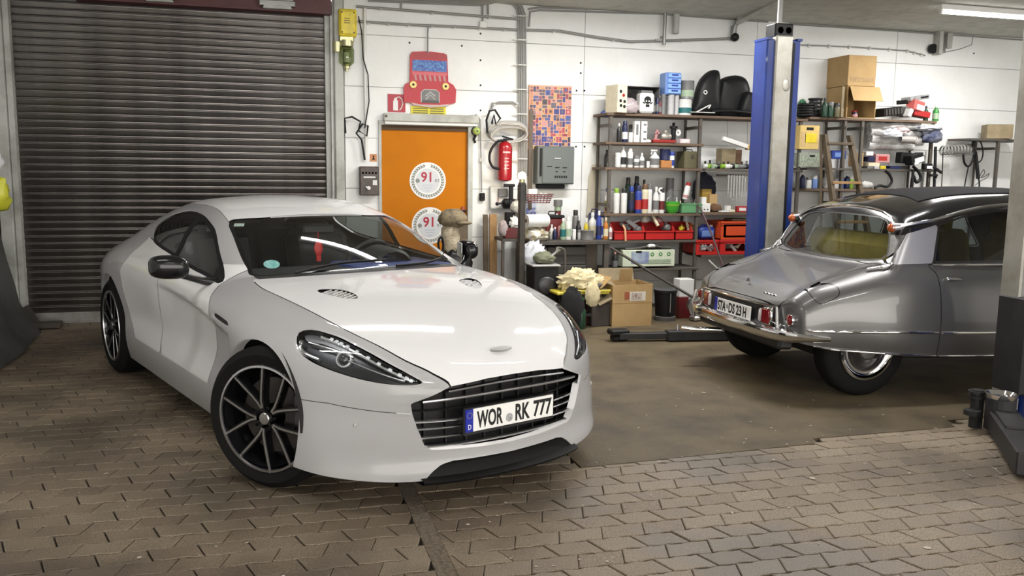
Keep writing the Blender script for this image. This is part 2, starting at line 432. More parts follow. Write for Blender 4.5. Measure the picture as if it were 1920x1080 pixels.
# orange door
ORANGE = mat('orange_paint', (.48, .155, .002), .6, spec=.15, noise=(2.6, .5, (.40, .122, .002)))
d2 = setg(thing('door_2', None, None, (0, 0, 0)))
part('leaf', ORANGE, d2, lambda b: b.box((1.71, WY+.03, 1.0), (.94, .04, 2.0), bev=.004))
part('door_frame', PAINTGREY, d2, lambda b: (b.box((1.225, WY+.01, 1.02), (.03, .07, 2.04)), b.box((2.205, WY-.0, 1.02), (.055, .07, 2.04), bev=.005), b.box((1.71, WY+.0, 2.035), (1.0, .06, .045))))
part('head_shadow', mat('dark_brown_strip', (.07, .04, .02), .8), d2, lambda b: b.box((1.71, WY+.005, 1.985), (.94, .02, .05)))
part('handle_plate', mat('handle_red', (.30, .05, .02), .4), d2, lambda b: b.box((2.135, WY+.002, 1.05), (.04, .012, .20), bev=.004))
part('handle', BLACKP, d2, lambda b: (b.box((2.10, WY-.03, 1.10), (.13, .018, .02), bev=.006), b.cyl((2.15, WY-.03, 1.10), .012, .05, 10, 'Y')))
# ---------------------------------------------------------------- fluorescent battens
TUBEM = mat('lit_tube', (1, 1, 1), .5, emit=((1, .97, .92), 9))
BATTEN = mat('white_batten', (.75, .75, .73), .45)
names = ['above the shelves with the cartons', 'above the lift arm and the tall rack', 'above the rear of the white car', 'added unseen above the roof of the grey saloon', 'above the bonnet of the white car', 'over the paving beside the white car', 'over the paving in front of the near lift post', 'over the paving in front of the white car']  # only the first is in view; the fourth is added to brighten the saloon
for i, (x, y, w) in enumerate([(7.62, 7.86, 75), (3.6, 7.5, 82), (1.3, 7.3, 24), (4.7, 5.6, 46), (2.6, 4.3, 6), (-.9, 4.0, 22), (4.4, 1.2, 36), (.8, 1.0, 24)]):
    t = thing('ceiling_lamp', 'lit fluorescent batten on the ceiling '+names[i], 'lamp', (x, y, CZ), 0, 'fluorescent battens on the ceiling')
    part('batten', BATTEN, t, lambda b: b.box((0, 0, -.03), (1.55, .07, .055), bev=.006))
    part('tube', TUBEM, t, lambda b: b.cyl((-.74, 0, -.085), .014, 1.48, 10, 'X'))
    for s_ in (-1, 1): part('lamp_holder', BATTEN, t, lambda b: b.box((s_*.755, 0, -.075), (.022, .035, .05)))
    area_light('tube_light', (x, y, CZ-.105), 1.48, .07, w, (1, .98, .95))
# ---------------------------------------------------------------- car bodies: smooth solids, meshed by rays from an inner spine, then cut along feature outlines
def spline(xs, ys):
    "natural cubic spline, linear beyond its ends"
    x = np.array(xs, float); y = np.array(ys, float); n = len(x); h = np.diff(x)
    A = np.zeros((n, n)); b = np.zeros(n); A[0, 0] = A[-1, -1] = 1
    for i in range(1, n-1):
        A[i, i-1] = h[i-1]; A[i, i] = 2*(h[i-1]+h[i]); A[i, i+1] = h[i]
        b[i] = 6*((y[i+1]-y[i])/h[i]-(y[i]-y[i-1])/h[i-1])
    m_ = np.linalg.solve(A, b)
    def f(q):
        q = np.asarray(q, float); i = np.clip(np.searchsorted(x, q)-1, 0, n-2)
        d = np.clip(q, x[0], x[-1]); a = (x[i+1]-d)/h[i]; c_ = (d-x[i])/h[i]
        r = a*y[i]+c_*y[i+1]+((a**3-a)*m_[i]+(c_**3-c_)*m_[i+1])*h[i]**2/6
        s0 = (y[1]-y[0])/h[0]-h[0]*m_[1]/6; s1 = (y[-1]-y[-2])/h[-1]+h[-1]*m_[-2]/6
        return r+np.where(q < x[0], (q-x[0])*s0, 0)+np.where(q > x[-1], (q-x[-1])*s1, 0)
    return f
def table(xs, zs, rows):
    "rows[i][k] at (xs[i], zs[k]) -> smooth function of two variables"
    X = np.linspace(xs[0], xs[-1], 501); Z = np.linspace(zs[0], zs[-1], 301)
    a = np.array([spline(zs, r)(Z) for r in rows]); g = np.array([spline(xs, a[:, j])(X) for j in range(len(Z))]).T
    def f(x, z):
        u = np.clip((x-X[0])/(X[-1]-X[0])*500, 0, 499.999); w = np.clip((z-Z[0])/(Z[-1]-Z[0])*300, 0, 299.999)
        i = u.astype(int); j = w.astype(int); u = u-i; w = w-j
        return (g[i, j]*(1-u)+g[i+1, j]*u)*(1-w)+(g[i, j+1]*(1-u)+g[i+1, j+1]*u)*w
    return f
def smax(a, b, r):
    return np.maximum(a, b)+np.maximum(r-np.abs(a-b), 0)**2/(4*r)
def smin(a, b, r):
    return np.minimum(a, b)-np.maximum(r-np.abs(a-b), 0)**2/(4*r)

def ray_root(F, o, d, t1=2.6, n=64, it=26):
    "outermost crossing of F = 0 along rays that start inside"
    lo = np.zeros(len(o)); hi = np.full(len(o), t1)
    ts = np.linspace(0, t1, n)
    done = np.zeros(len(o), bool); prev = np.zeros(len(o))
    for t in ts[1:]:
        v = F(o+d*t); out = (v > 0) & ~done
        lo[out] = prev[out]; hi[out] = t; done |= out; prev[:] = t
        if done.all(): break
    for _ in range(it):
        mid = (lo+hi)/2; v = F(o+d*mid[:, None]); ins = v <= 0
        lo = np.where(ins, mid, lo); hi = np.where(ins, hi, mid)
    return o+d*((lo+hi)/2)[:, None]

class Sheet:
    "triangle/quad soup with per-vertex normals that can be cut by level sets"
    def __init__(s, v, n, f): s.v, s.n, s.f = np.asarray(v, float), np.asarray(n, float), f
    def copy(s): return Sheet(s.v.copy(), s.n.copy(), list(s.f))
    def split(s, val):
        "val per vertex -> (part with val < 0, part with val >= 0)"
        V = list(map(tuple, s.v)); N = list(map(tuple, s.n)); cut = {}
        def edge(i, j):
            k = (i, j) if i < j else (j, i)
            if k not in cut:
                a, b = k; t = val[a]/(val[a]-val[b])
                cut[k] = len(V)
                V.append(tuple(s.v[a]+(s.v[b]-s.v[a])*t)); N.append(tuple(s.n[a]+(s.n[b]-s.n[a])*t))
            return cut[k]
        A, B = [], []
        neg = val < 0
        for q in s.f:
            c_ = sum(1 for i in q if neg[i])
            if c_ == len(q): A.append(q)
            elif c_ == 0: B.append(q)
            else:
                pa, pb = [], []
                for k in range(len(q)):
                    i, j = q[k], q[(k+1) % len(q)]
                    (pa if neg[i] else pb).append(i)
                    if neg[i] != neg[j]:
                        e = edge(i, j); pa.append(e); pb.append(e)
                if len(pa) > 2: A.append(tuple(pa))
                if len(pb) > 2: B.append(tuple(pb))
        V = np.array(V); N = np.array(N)
        return Sheet(V, N, A).pack(), Sheet(V, N, B).pack()
    def pack(s):
        u = sorted({i for q in s.f for i in q}); mp = {a: b for b, a in enumerate(u)}
        return Sheet(s.v[u] if len(u) else np.zeros((0, 3)), s.n[u] if len(u) else np.zeros((0, 3)), [tuple(mp[i] for i in q) for q in s.f])
    def join(s, o):
        k = len(s.v)
        return Sheet(np.vstack([s.v, o.v]), np.vstack([s.n, o.n]), s.f+[tuple(i+k for i in q) for q in o.f])
    def offset(s, d): return Sheet(s.v+s.n*d, s.n, list(s.f))
    def border(s):
        e = {}
        for q in s.f:
            for k in range(len(q)):
                i, j = q[k], q[(k+1) % len(q)]; e[(i, j)] = 1
        return [(i, j) for (i, j) in e if (j, i) not in e]
    def rim(s, d, keep=None, inward=None):
        "thickness: a flange of depth d behind every free edge (keep: filter on the edge's midpoint)"
        V = list(map(tuple, s.v)); N = list(map(tuple, s.n)); F = list(s.f); back = {}
        for i, j in s.border():
            if keep is not None and not keep((s.v[i]+s.v[j])/2): continue
            for k in (i, j):
                if k not in back:
                    n = s.n[k]; off = -n*d if inward is None else np.asarray(inward(s.v[k], n))*d
                    back[k] = len(V); V.append(tuple(s.v[k]+off)); N.append(tuple(n))
            F.append((j, i, back[i], back[j]))
        return Sheet(np.array(V), np.array(N), F)
    def build(s, name, material, parent, custom=True):
        me = bpy.data.meshes.new(name); me.from_pydata([tuple(p) for p in s.v], [], s.f); me.materials.append(material)
        me.polygons.foreach_set('use_smooth', [True]*len(me.polygons)); me.update()
        if custom and len(s.f):
            n = s.n/np.maximum(np.linalg.norm(s.n, axis=1, keepdims=True), 1e-9)
            me.normals_split_custom_set_from_vertices([tuple(p) for p in n])
        o = bpy.data.objects.new(name, me); link(o, parent)
        return o
def grad_normals(F, v, e=2e-3):
    n = np.stack([F(v+np.eye(3)[k]*e)-F(v-np.eye(3)[k]*e) for k in range(3)], 1)
    return n/np.maximum(np.linalg.norm(n, axis=1, keepdims=True), 1e-9)
def smooth_poly(pts, n=8, closed=True):
    "Catmull-Rom through the points"
    p = [np.array(q, float) for q in pts]; N = len(p); out = []
    rng = range(N) if closed else range(N-1)
    for i in rng:
        a, b, c_, d = (p[(i-1) % N], p[i], p[(i+1) % N], p[(i+2) % N]) if closed else (p[max(i-1, 0)], p[i], p[i+1], p[min(i+2, N-1)])
        for k in range(n):
            t = k/n
            out.append(.5*((2*b)+(c_-a)*t+(2*a-5*b+4*c_-d)*t*t+(-a+3*b-3*c_+d)*t**3))
    if not closed: out.append(p[-1])
    return np.array(out)
def sd_poly(q, poly):
    "signed distance (negative inside) of 2-D points q to a closed polygon"
    q = np.asarray(q, float); poly = np.asarray(poly, float); d = np.full(len(q), 1e9); ins = np.zeros(len(q), bool)
    for i in range(len(poly)):
        a, b = poly[i], poly[(i+1) % len(poly)]; e = b-a; w = q-a
        t = np.clip((w@e)/max(e@e, 1e-12), 0, 1)
        d = np.minimum(d, np.hypot(*(w-t[:, None]*e).T))
        c_ = (a[1] > q[:, 1]) != (b[1] > q[:, 1])
        with np.errstate(divide='ignore', invalid='ignore'):
            xi = a[0]+(q[:, 1]-a[1])/(b[1]-a[1])*(b[0]-a[0])
        ins ^= c_ & (q[:, 0] < xi)
    return np.where(ins, -d, d)
def d_line(q, pts):
    "unsigned distance of 2-D points to an open polyline"
    q = np.asarray(q, float); pts = np.asarray(pts, float); d = np.full(len(q), 1e9)
    for a, b in zip(pts[:-1], pts[1:]):
        e = b-a; w = q-a; t = np.clip((w@e)/max(e@e, 1e-12), 0, 1)
        d = np.minimum(d, np.hypot(*(w-t[:, None]*e).T))
    return d
def capsule_mesh(F, xr, xf, z0, ni, nf, nth):
    "half body (y <= 0): ring rays along the spine xr..xf, fans at both ends"
    th = np.linspace(-PI/2, PI/2, nth)
    O, D = [], []
    secs = []
    for k in range(nf): secs.append((xr, -PI/2+ (PI/2)*k/nf))
    for x in np.linspace(xr, xf, ni): secs.append((x, 0.0))
    for k in range(1, nf+1): secs.append((xf, (PI/2)*k/nf))
    for x, ph in secs:
        ph = np.clip(ph, -PI/2+.004, PI/2-.004)
        O.append(np.tile([x, 0, z0], (nth, 1)))
        D.append(np.stack([np.full(nth, np.sin(ph)), -np.cos(ph)*np.cos(th), np.cos(ph)*np.sin(th)], 1))
    o = np.vstack(O); d = np.vstack(D)
    v = ray_root(F, o, d)
    v[np.abs(d[:, 1]) < 1e-6, 1] = 0
    f = []
    m_ = len(secs)
    for i in range(m_-1):
        for k in range(nth-1):
            a = i*nth+k; f.append((a, a+nth, a+nth+1, a+1))
    return Sheet(v, grad_normals(F, v), f)
def mirrored(s):
    return Sheet(s.v*np.array([1, -1, 1]), s.n*np.array([1, -1, 1]), [q[::-1] for q in s.f])
# ---------------------------------------------------------------- the white four-door sports car
_hood = spline([-1.4, -.66, -.22, .2, .5, .69, .8, .9], [1.02, .955, .912, .838, .760, .694, .630, .54])
_green = spline([-4.25, -3.95, -3.7, -3.4, -3.1, -2.8, -2.5, -2.2, -1.9, -1.6, -1.33, -1.0, -.66, -.4], [.915, .92, .945, 1.04, 1.155, 1.255, 1.325, 1.352, 1.35, 1.313, 1.243, 1.113, .953, .83])
_side = table([-4.2, -3.8, -3.4, -3.0, -2.6, -2.2, -1.8, -1.4, -1.0, -.6, -.2, .2, .5, .85],
    [.10, .25, .35, .5, .65, .75, .85, .92, 1.0, 1.1, 1.2, 1.3, 1.42], [
    [.60, .66, .68, .70, .70, .69, .66, .61, .54, .46, .40, .34, .28],
    [.70, .76, .79, .81, .82, .815, .79, .735, .66, .57, .50, .42, .34],
    [.80, .87, .90, .915, .925, .92, .895, .84, .745, .65, .57, .48, .38],
    [.86, .92, .945, .957, .967, .962, .94, .89, .80, .71, .63, .54, .43],
    [.88, .93, .945, .94, .95, .95, .93, .88, .805, .73, .655, .57, .46],
    [.88, .93, .945, .92, .932, .94, .92, .87, .81, .745, .675, .595, .49],
    [.88, .93, .945, .912, .925, .936, .918, .868, .805, .75, .692, .622, .515],
    [.88, .93, .945, .910, .922, .935, .918, .866, .80, .75, .70, .635, .54],
    [.88, .93, .945, .912, .925, .938, .920, .858, .79, .745, .70, .645, .56],
    [.88, .93, .945, .93, .942, .945, .925, .875, .81, .76, .71, .65, .57],
    [.88, .93, .95, .955, .957, .945, .905, .85, .78, .72, .66, .6, .52],
    [.88, .925, .945, .945, .92, .87, .79, .725, .655, .59, .53, .48, .4],
    [.86, .91, .92, .895, .82, .745, .66, .59, .52, .46, .40, .34, .28],
    [.80, .82, .82, .80, .76, .70, .61, .53, .45, .38, .3, .25, .2]])
_nose_z = spline([.08, .167, .25, .35, .45, .55, .62, .7, .8, 1.0], [.775, .79, .775, .79, .808, .825, .81, .76, .67, .48])
_nose_y = spline([0, .2, .336, .5, .6, .7, .8, .88, .96, 1.1], [0, .014, .046, .12, .185, .275, .40, .55, .80, 1.4])
def _sst(t):
    t = np.clip(t, 0, 1); return t*t*(3-2*t)
_crease = spline([-1.95, -1.6, -1.05, -.6, -.3], [.832, .823, .796, .740, .705])
def rapide_F(p):
    x, y, z = p[:, 0], np.abs(p[:, 1]), p[:, 2]
    hood = np.where(x < -1.0, .93, _hood(x))-.04*y*y
    green = _green(x)-.135*y*y
    top = smax(hood, green, .012)
    d1 = (z-top)*.88
    # raised centre of the bonnet and the crease along the doors
    yb = np.clip(.09+(.66-x)*.375, .06, .43)
    dome = .013*_sst((yb+.025-y)/.05)*_sst((x+.75)/.3)*_sst((.80-x)/.12)
    top = top+np.where(x > -.75, dome, 0)
    zc = _crease(x)
    dent = .024*_sst((zc-z)/.05)*_sst((z-zc+.34)/.28)*_sst((x+1.95)/.5)*_sst((-.36-x)/.08)
    d2 = (y-_side(x, z)+dent)*.95
    low = _sst((.60-z)/.36)
    d3 = (x-(_nose_z(z)-_nose_y(y)*(1-.25*low)))*.9
    d4 = -(x+4.17-.38*y*y-.10*np.clip(.75-z, 0, 1)**1.5)
    rr = np.where(x < -.75, .13, .20)
    f = smax(d1, d2, .16)
    f = smax(f, d3, .10)
    f = smax(f, d4, .10)
    return f
WHITE = mat('pearl_white_paint', (.69, .685, .695), .55, coat=1.0, spec=.3)
CARBLACK = mat('gloss_black', (.006, .006, .007), .2, coat=.25, spec=.3)
TRIMBLACK = mat('satin_black', (.012, .012, .013), .42)
GAPBLACK = mat('panel_gap', (.004, .004, .004), .8)
CHROME = mat('chrome', (.86, .86, .87), .08, metal=1.)
SILVER = mat('brushed_silver', (.62, .62, .63), .28, metal=1.)
RUBBER = mat('tyre_rubber', (.0065, .0065, .0065), .85, spec=.15)
INTBLACK = mat('black_leather', (.012, .012, .014), .55)
INTBLUE = mat('blue_leather', (.05, .075, .26), .5)
def glass_mat(name, tint, gloss=.04, ior=1.5):
    if name in MATS: return MATS[name]
    m = bpy.data.materials.new(name); m.use_nodes = True; nt = m.node_tree
    for n in list(nt.nodes): nt.nodes.remove(n)
    out = nt.nodes.new('ShaderNodeOutputMaterial'); mx = nt.nodes.new('ShaderNodeMixShader')
    t = nt.nodes.new('ShaderNodeBsdfTransparent'); g = nt.nodes.new('ShaderNodeBsdfGlossy'); fr = nt.nodes.new('ShaderNodeFresnel')
    t.inputs['Color'].default_value = tuple(tint)+(1,); g.inputs['Roughness'].default_value = gloss; geo = nt.nodes.new('ShaderNodeNewGeometry'); mr = nt.nodes.new('ShaderNodeMapRange'); mr.inputs['To Min'].default_value = ior; mr.inputs['To Max'].default_value = 1/ior
    nt.links.new(geo.outputs['Backfacing'], mr.inputs['Value']); nt.links.new(mr.outputs[0], fr.inputs['IOR'])
    nt.links.new(fr.outputs[0], mx.inputs[0]); nt.links.new(t.outputs[0], mx.inputs[1]); nt.links.new(g.outputs[0], mx.inputs[2])
    nt.links.new(mx.outputs[0], out.inputs[0])
    MATS[name] = m; return m
WSGLASS = glass_mat('windscreen_glass', (.86, .90, .88), .01, 1.5)
SIDEGLASS = glass_mat('tinted_side_glass', (.22, .24, .24), .015, 1.45)
LENS = glass_mat('lamp_lens', (.92, .94, .95), .01, 1.5)

def cut(s, val, gap=0.0):
    a, rest = s.split(val(s.v)+gap) if gap else s.split(val(s.v))
    if gap:
        _, rest = s.split(val(s.v)-gap)
    return a, rest
XZ = lambda v: v[:, [0, 2]]
XY = lambda v: v[:, :2]
YZ = lambda v: v[:, 1:]

car = thing('sports_car', 'white four-door sports car with black wing mirror and number plate WOR RK 777', 'car', (.844, 4.634, 0), -1.205)
DLO = smooth_poly([(-.842, .914), (-1.107, 1.034), (-1.335, 1.143), (-1.509, 1.197), (-1.774, 1.244), (-2.032, 1.256), (-2.223, 1.244), (-2.399, 1.213), (-2.52, 1.172), (-2.545, 1.128), (-2.477, 1.083), (-2.351, 1.035), (-2.127, 1.01), (-1.867, .989), (-1.699, .977), (-1.406, .952), (-1.075, .93)], 4)
WS = smooth_poly([(-.66, 0), (-.690, -.30), (-.725, -.55), (-.775, -.672), (-.86, -.668), (-.972, -.659), (-1.192, -.623), (-1.40, -.580), (-1.405, -.50), (-1.375, -.387), (-1.355, -.2), (-1.345, 0)], 4, False)
WS = np.vstack([WS, [(-1.345, .2), (-.66, .2)]])
HOODP = smooth_poly([(-.600, 0), (-.620, -.30), (-.655, -.55), (-.684, -.680), (-.64, -.708), (-.556, -.722), (-.405, -.728), (-.075, -.692), (.308, -.618), (.575, -.51), (.695, -.412), (.739, -.365), (.762, -.340), (.80, -.336), (1.0, -.335)], 4, False)
HOODP = np.vstack([HOODP, [(1.0, .2), (-.60, .2)]])
LIGHT = smooth_poly([(.189, .763), (.166, .788), (.190, .801), (.240, .797), (.358, .774), (.503, .727), (.621, .671), (.689, .628), (.712, .607), (.69, .601), (.646, .605), (.583, .617), (.504, .635), (.409, .658), (.324, .682), (.245, .716)], 4)
GRILLE = np.array([(.2, .604), (0, .604), (-.15, .601), (-.338, .585), (-.426, .546), (-.507, .515), (-.498, .469), (-.478, .404), (-.440, .310), (-.413, .287), (-.301, .281), (-.164, .273), (0, .268), (.2, .268)])
SPLIT = np.array([(.2, .222), (0, .221), (-.166, .224), (-.31, .226), (-.364, .216), (-.411, .186), (-.455, .14), (-.455, .0), (.2, .0)])

s = capsule_mesh(rapide_F, -3.3, -.15, .5, 240, 84, 190)
bot = spline([-4.3, -3.9, -3.4, -2.5, -.6, .2, .45, .62, .72, .9], [.30, .24, .19, .172, .172, .183, .174, .156, .147, .147])
s = s.split(bot(s.v[:, 0])-s.v[:, 2])[0]
AXF, AXR = (-.045, .355), (-2.965, .36)
def arch(v):
    a = np.hypot(v[:, 0]-AXF[0], v[:, 2]-AXF[1])-.376; b = np.hypot(v[:, 0]-AXR[0], v[:, 2]-AXR[1])-.394
    return np.where(v[:, 1] < -.55, np.minimum(a, b), 1)
s = s.split(arch(s.v))[1]
inner = s.copy()
s = s.split(np.where(s.v[:, 0] > .5, sd_poly(YZ(s.v), GRILLE), 1))[1]
s = s.split(np.where(s.v[:, 0] > .5, sd_poly(YZ(s.v), SPLIT), 1))[1]
lamp, s = cut(s, lambda v: np.where((v[:, 1] < -.40) & (v[:, 0] > 0), sd_poly(XZ(v), LIGHT), 1), .003)
dlo, s = cut(s, lambda v: np.where((v[:, 2] > .8) & (v[:, 1] < -.45), sd_poly(XZ(v), DLO), 1), .0015)
ws, s = cut(s, lambda v: np.where((v[:, 2] > .85) & (v[:, 0] < -.5), sd_poly(XY(v), WS), 1), .0015)
hood, s = cut(s, lambda v: np.where(v[:, 2] > .5, sd_poly(XY(v), HOODP), 1), .0034)
COWL = np.array([(-.59, .2), (-.605, -.3), (-.645, -.56), (-.674, -.664), (-.70, -.672), (-.80, -.664), (-.80, .2)])
cowl, s = cut(s, lambda v: np.where((v[:, 2] > .8) & (v[:, 0] < -.5), sd_poly(XY(v), COWL), 1))
RW = smooth_poly([(-2.72, 0), (-2.73, -.3), (-2.76, -.46), (-2.95, -.48), (-3.3, -.50), (-3.52, -.46), (-3.56, -.25), (-3.57, 0)], 4, False)
RW = np.vstack([RW, [(-3.57, .2), (-2.72, .2)]])
rw, s = cut(s, lambda v: np.where(v[:, 2] > .9, sd_poly(XY(v), RW), 1), .0015)
bumper, s = cut(s, lambda v: np.where((v[:, 0] > .10) & (v[:, 2] < .56), np.maximum(v[:, 2]-(.505-.045*np.clip((v[:, 0]-.45)/.3, 0, 1)), .12-v[:, 0]), np.maximum(.12-v[:, 0], v[:, 2]-.5)), .0016)
DOORF = np.array([(-.835, 1.0), (-.83, .90), (-.72, .80), (-.672, .70), (-.668, .58), (-.735, .45), (-.765, .365), (-1.66, .368), (-1.73, .45), (-1.745, .60), (-1.74, .80), (-1.72, 1.0)])
DOORR = np.array([(-1.728, 1.0), (-1.748, .80), (-1.753, .60), (-1.738, .45), (-1.70, .368), (-2.30, .370), (-2.46, .50), (-2.55, .66), (-2.64, .80), (-2.60, .93), (-2.52, 1.05)])
def belt(v, P): return np.where(v[:, 1] < -.5, sd_poly(XZ(v), P), 1)
doorf, s = cut(s, lambda v: belt(v, DOORF), .0024)
doorr, s = cut(s, lambda v: belt(v, DOORR), .0024)
ROOFP = np.array([(-1.36, .2), (-1.37, -.36), (-1.405, -.578), (-1.7, -.545), (-2.1, -.530), (-2.5, -.50), (-2.72, -.455), (-2.72, .2)])
roof, s = cut(s, lambda v: np.where(v[:, 2] > 1.1, sd_poly(XY(v), ROOFP), 1), .0015)
# the opening of the side vent behind the front wheel
SVENT = smooth_poly([(-.655, .772), (-.613, .784), (-.41, .766), (-.383, .750), (-.45, .743), (-.62, .756)], 3)
sv, s = cut(s, lambda v: np.where(v[:, 1] < -.8, sd_poly(XZ(v), SVENT), 1))
sv2, doorf = cut(doorf, lambda v: np.where(v[:, 1] < -.8, sd_poly(XZ(v), SVENT), 1))
HVENT = smooth_poly([(-.30, -.475), (-.245, -.375), (-.126, -.351), (-.065, -.388), (-.127, -.458), (-.25, -.505)], 3)
hv, hood = cut(hood, lambda v: sd_poly(XY(v), HVENT))
def both(x): return x.join(mirrored(x))
archin = lambda p, n: (-.0, 1.0, 0)
body = s.rim(.05, keep=lambda p: p[1] < -.55 and p[2] < .80 and (np.hypot(p[0]-AXF[0], p[2]-AXF[1]) < .38 or np.hypot(p[0]-AXR[0], p[2]-AXR[1]) < .40), inward=lambda p, n: (0, 1, 0))
s = s.rim(.012)
both(s.join(body.rim(0.0) if False else body)).build('body_shell', WHITE, car)
both(cowl.offset(-.003)).build('cowl', TRIMBLACK, car)
both(hood).build('bonnet', WHITE, car)
both(roof).build('roof', WHITE, car)
def keepg(p): return p[0] > .45
b2 = bumper.rim(.045, keep=lambda p: (p[0] > .55 and abs(p[1]) < .56), inward=lambda p, n: (-1, .15, 0)).join(bumper)
both(b2).build('front_bumper', WHITE, car)
for sg in (1, -1):
    f_ = (lambda q: q) if sg > 0 else mirrored
    f_(doorf).build('front_door', WHITE, car); f_(doorr).build('rear_door', WHITE, car)
# dark inner shell seen through the gaps
inner = inner.split(np.where((inner.v[:, 2] > .8) & (inner.v[:, 1] < -.45), sd_poly(XZ(inner.v), DLO), 1)-.004)[1]
inner = inner.split(np.where((inner.v[:, 2] > .85) & (inner.v[:, 0] < -.5), sd_poly(XY(inner.v), WS), 1)-.004)[1]
inner = inner.split(np.where(inner.v[:, 2] > .9, sd_poly(XY(inner.v), RW), 1)-.004)[1]
inner = inner.split(np.where(inner.v[:, 0] > .5, sd_poly(YZ(inner.v), GRILLE)-.012, 1))[1]
inner = inner.split(np.where(inner.v[:, 0] > .5, sd_poly(YZ(inner.v), SPLIT)-.012, 1))[1]
inner = inner.split(np.where((inner.v[:, 1] < -.40) & (inner.v[:, 0] > 0), sd_poly(XZ(inner.v), LIGHT)-.01, 1))[1]
inner = inner.split(arch(inner.v)-.012)[1]
both(inner.offset(-.013)).build('inner_shell', GAPBLACK, car)
# windscreen with its black printed border, side and rear glass
def glazing(sheet, val, band, name, gm, par, mir=True):
    edge, mid = sheet.split(-(val(sheet.v)+band))
    g = mid if False else edge
    a, b = sheet.split(val(sheet.v)+band)        # a: clear middle, b: border
    a, b = a.offset(-.004), b.offset(-.004)
    if mir: a, b = both(a), both(b)
    o = a.build(name, gm, par); b.build('black_border', CARBLACK, o); return o
wsg = glazing(ws, lambda v: sd_poly(XY(v), WS), .022, 'windscreen', WSGLASS, car)
rwg = glazing(rw, lambda v: sd_poly(XY(v), RW), .03, 'rear_window', SIDEGLASS, car)
for sg in (1, -1):
    f_ = (lambda q: q) if sg > 0 else mirrored
    val = lambda v: np.maximum(sd_poly(XZ(v), DLO)+.014, np.where(np.abs(v[:, 0]+1.735+(v[:, 2]-.97)*.1) < .035, 1, -1)*.02-.0)
    a, b = dlo.split(sd_poly(XZ(dlo.v), DLO)+.016)
    pil, a = a.split(np.abs(a.v[:, 0]+1.735+(a.v[:, 2]-.97)*.12)-.04)
    fr, re = a.split(-(a.v[:, 0]+1.735))
    f_(fr.offset(-.004)).build('front_side_window', glass_mat('front_side_glass', (.84, .87, .86), .012, 1.45), car)
    f_(re.offset(-.004)).build('rear_side_window', SIDEGLASS, car)
    f_(b.join(pil).offset(-.002)).build('window_surround', mat('matt_black', (.008, .008, .008), .7, spec=.2), car)
    f_(sv.join(sv2).offset(-.016)).build('side_vent', TRIMBLACK, car)
    # bonnet vents: dark floor with white slats standing in it
    vo = f_(hv.offset(-.02)).build('bonnet_vent', mat('vent_shadow', (.03, .03, .032), .6), car)
    for k in range(7):
        t = -.275+k*.033
        sl, _ = hv.split(np.abs(hv.v[:, 0]+.55*(hv.v[:, 1]+.43)-t)-.006)
        if len(sl.f): f_(sl.offset(-.003).rim(.012)).build('slat', WHITE, vo)
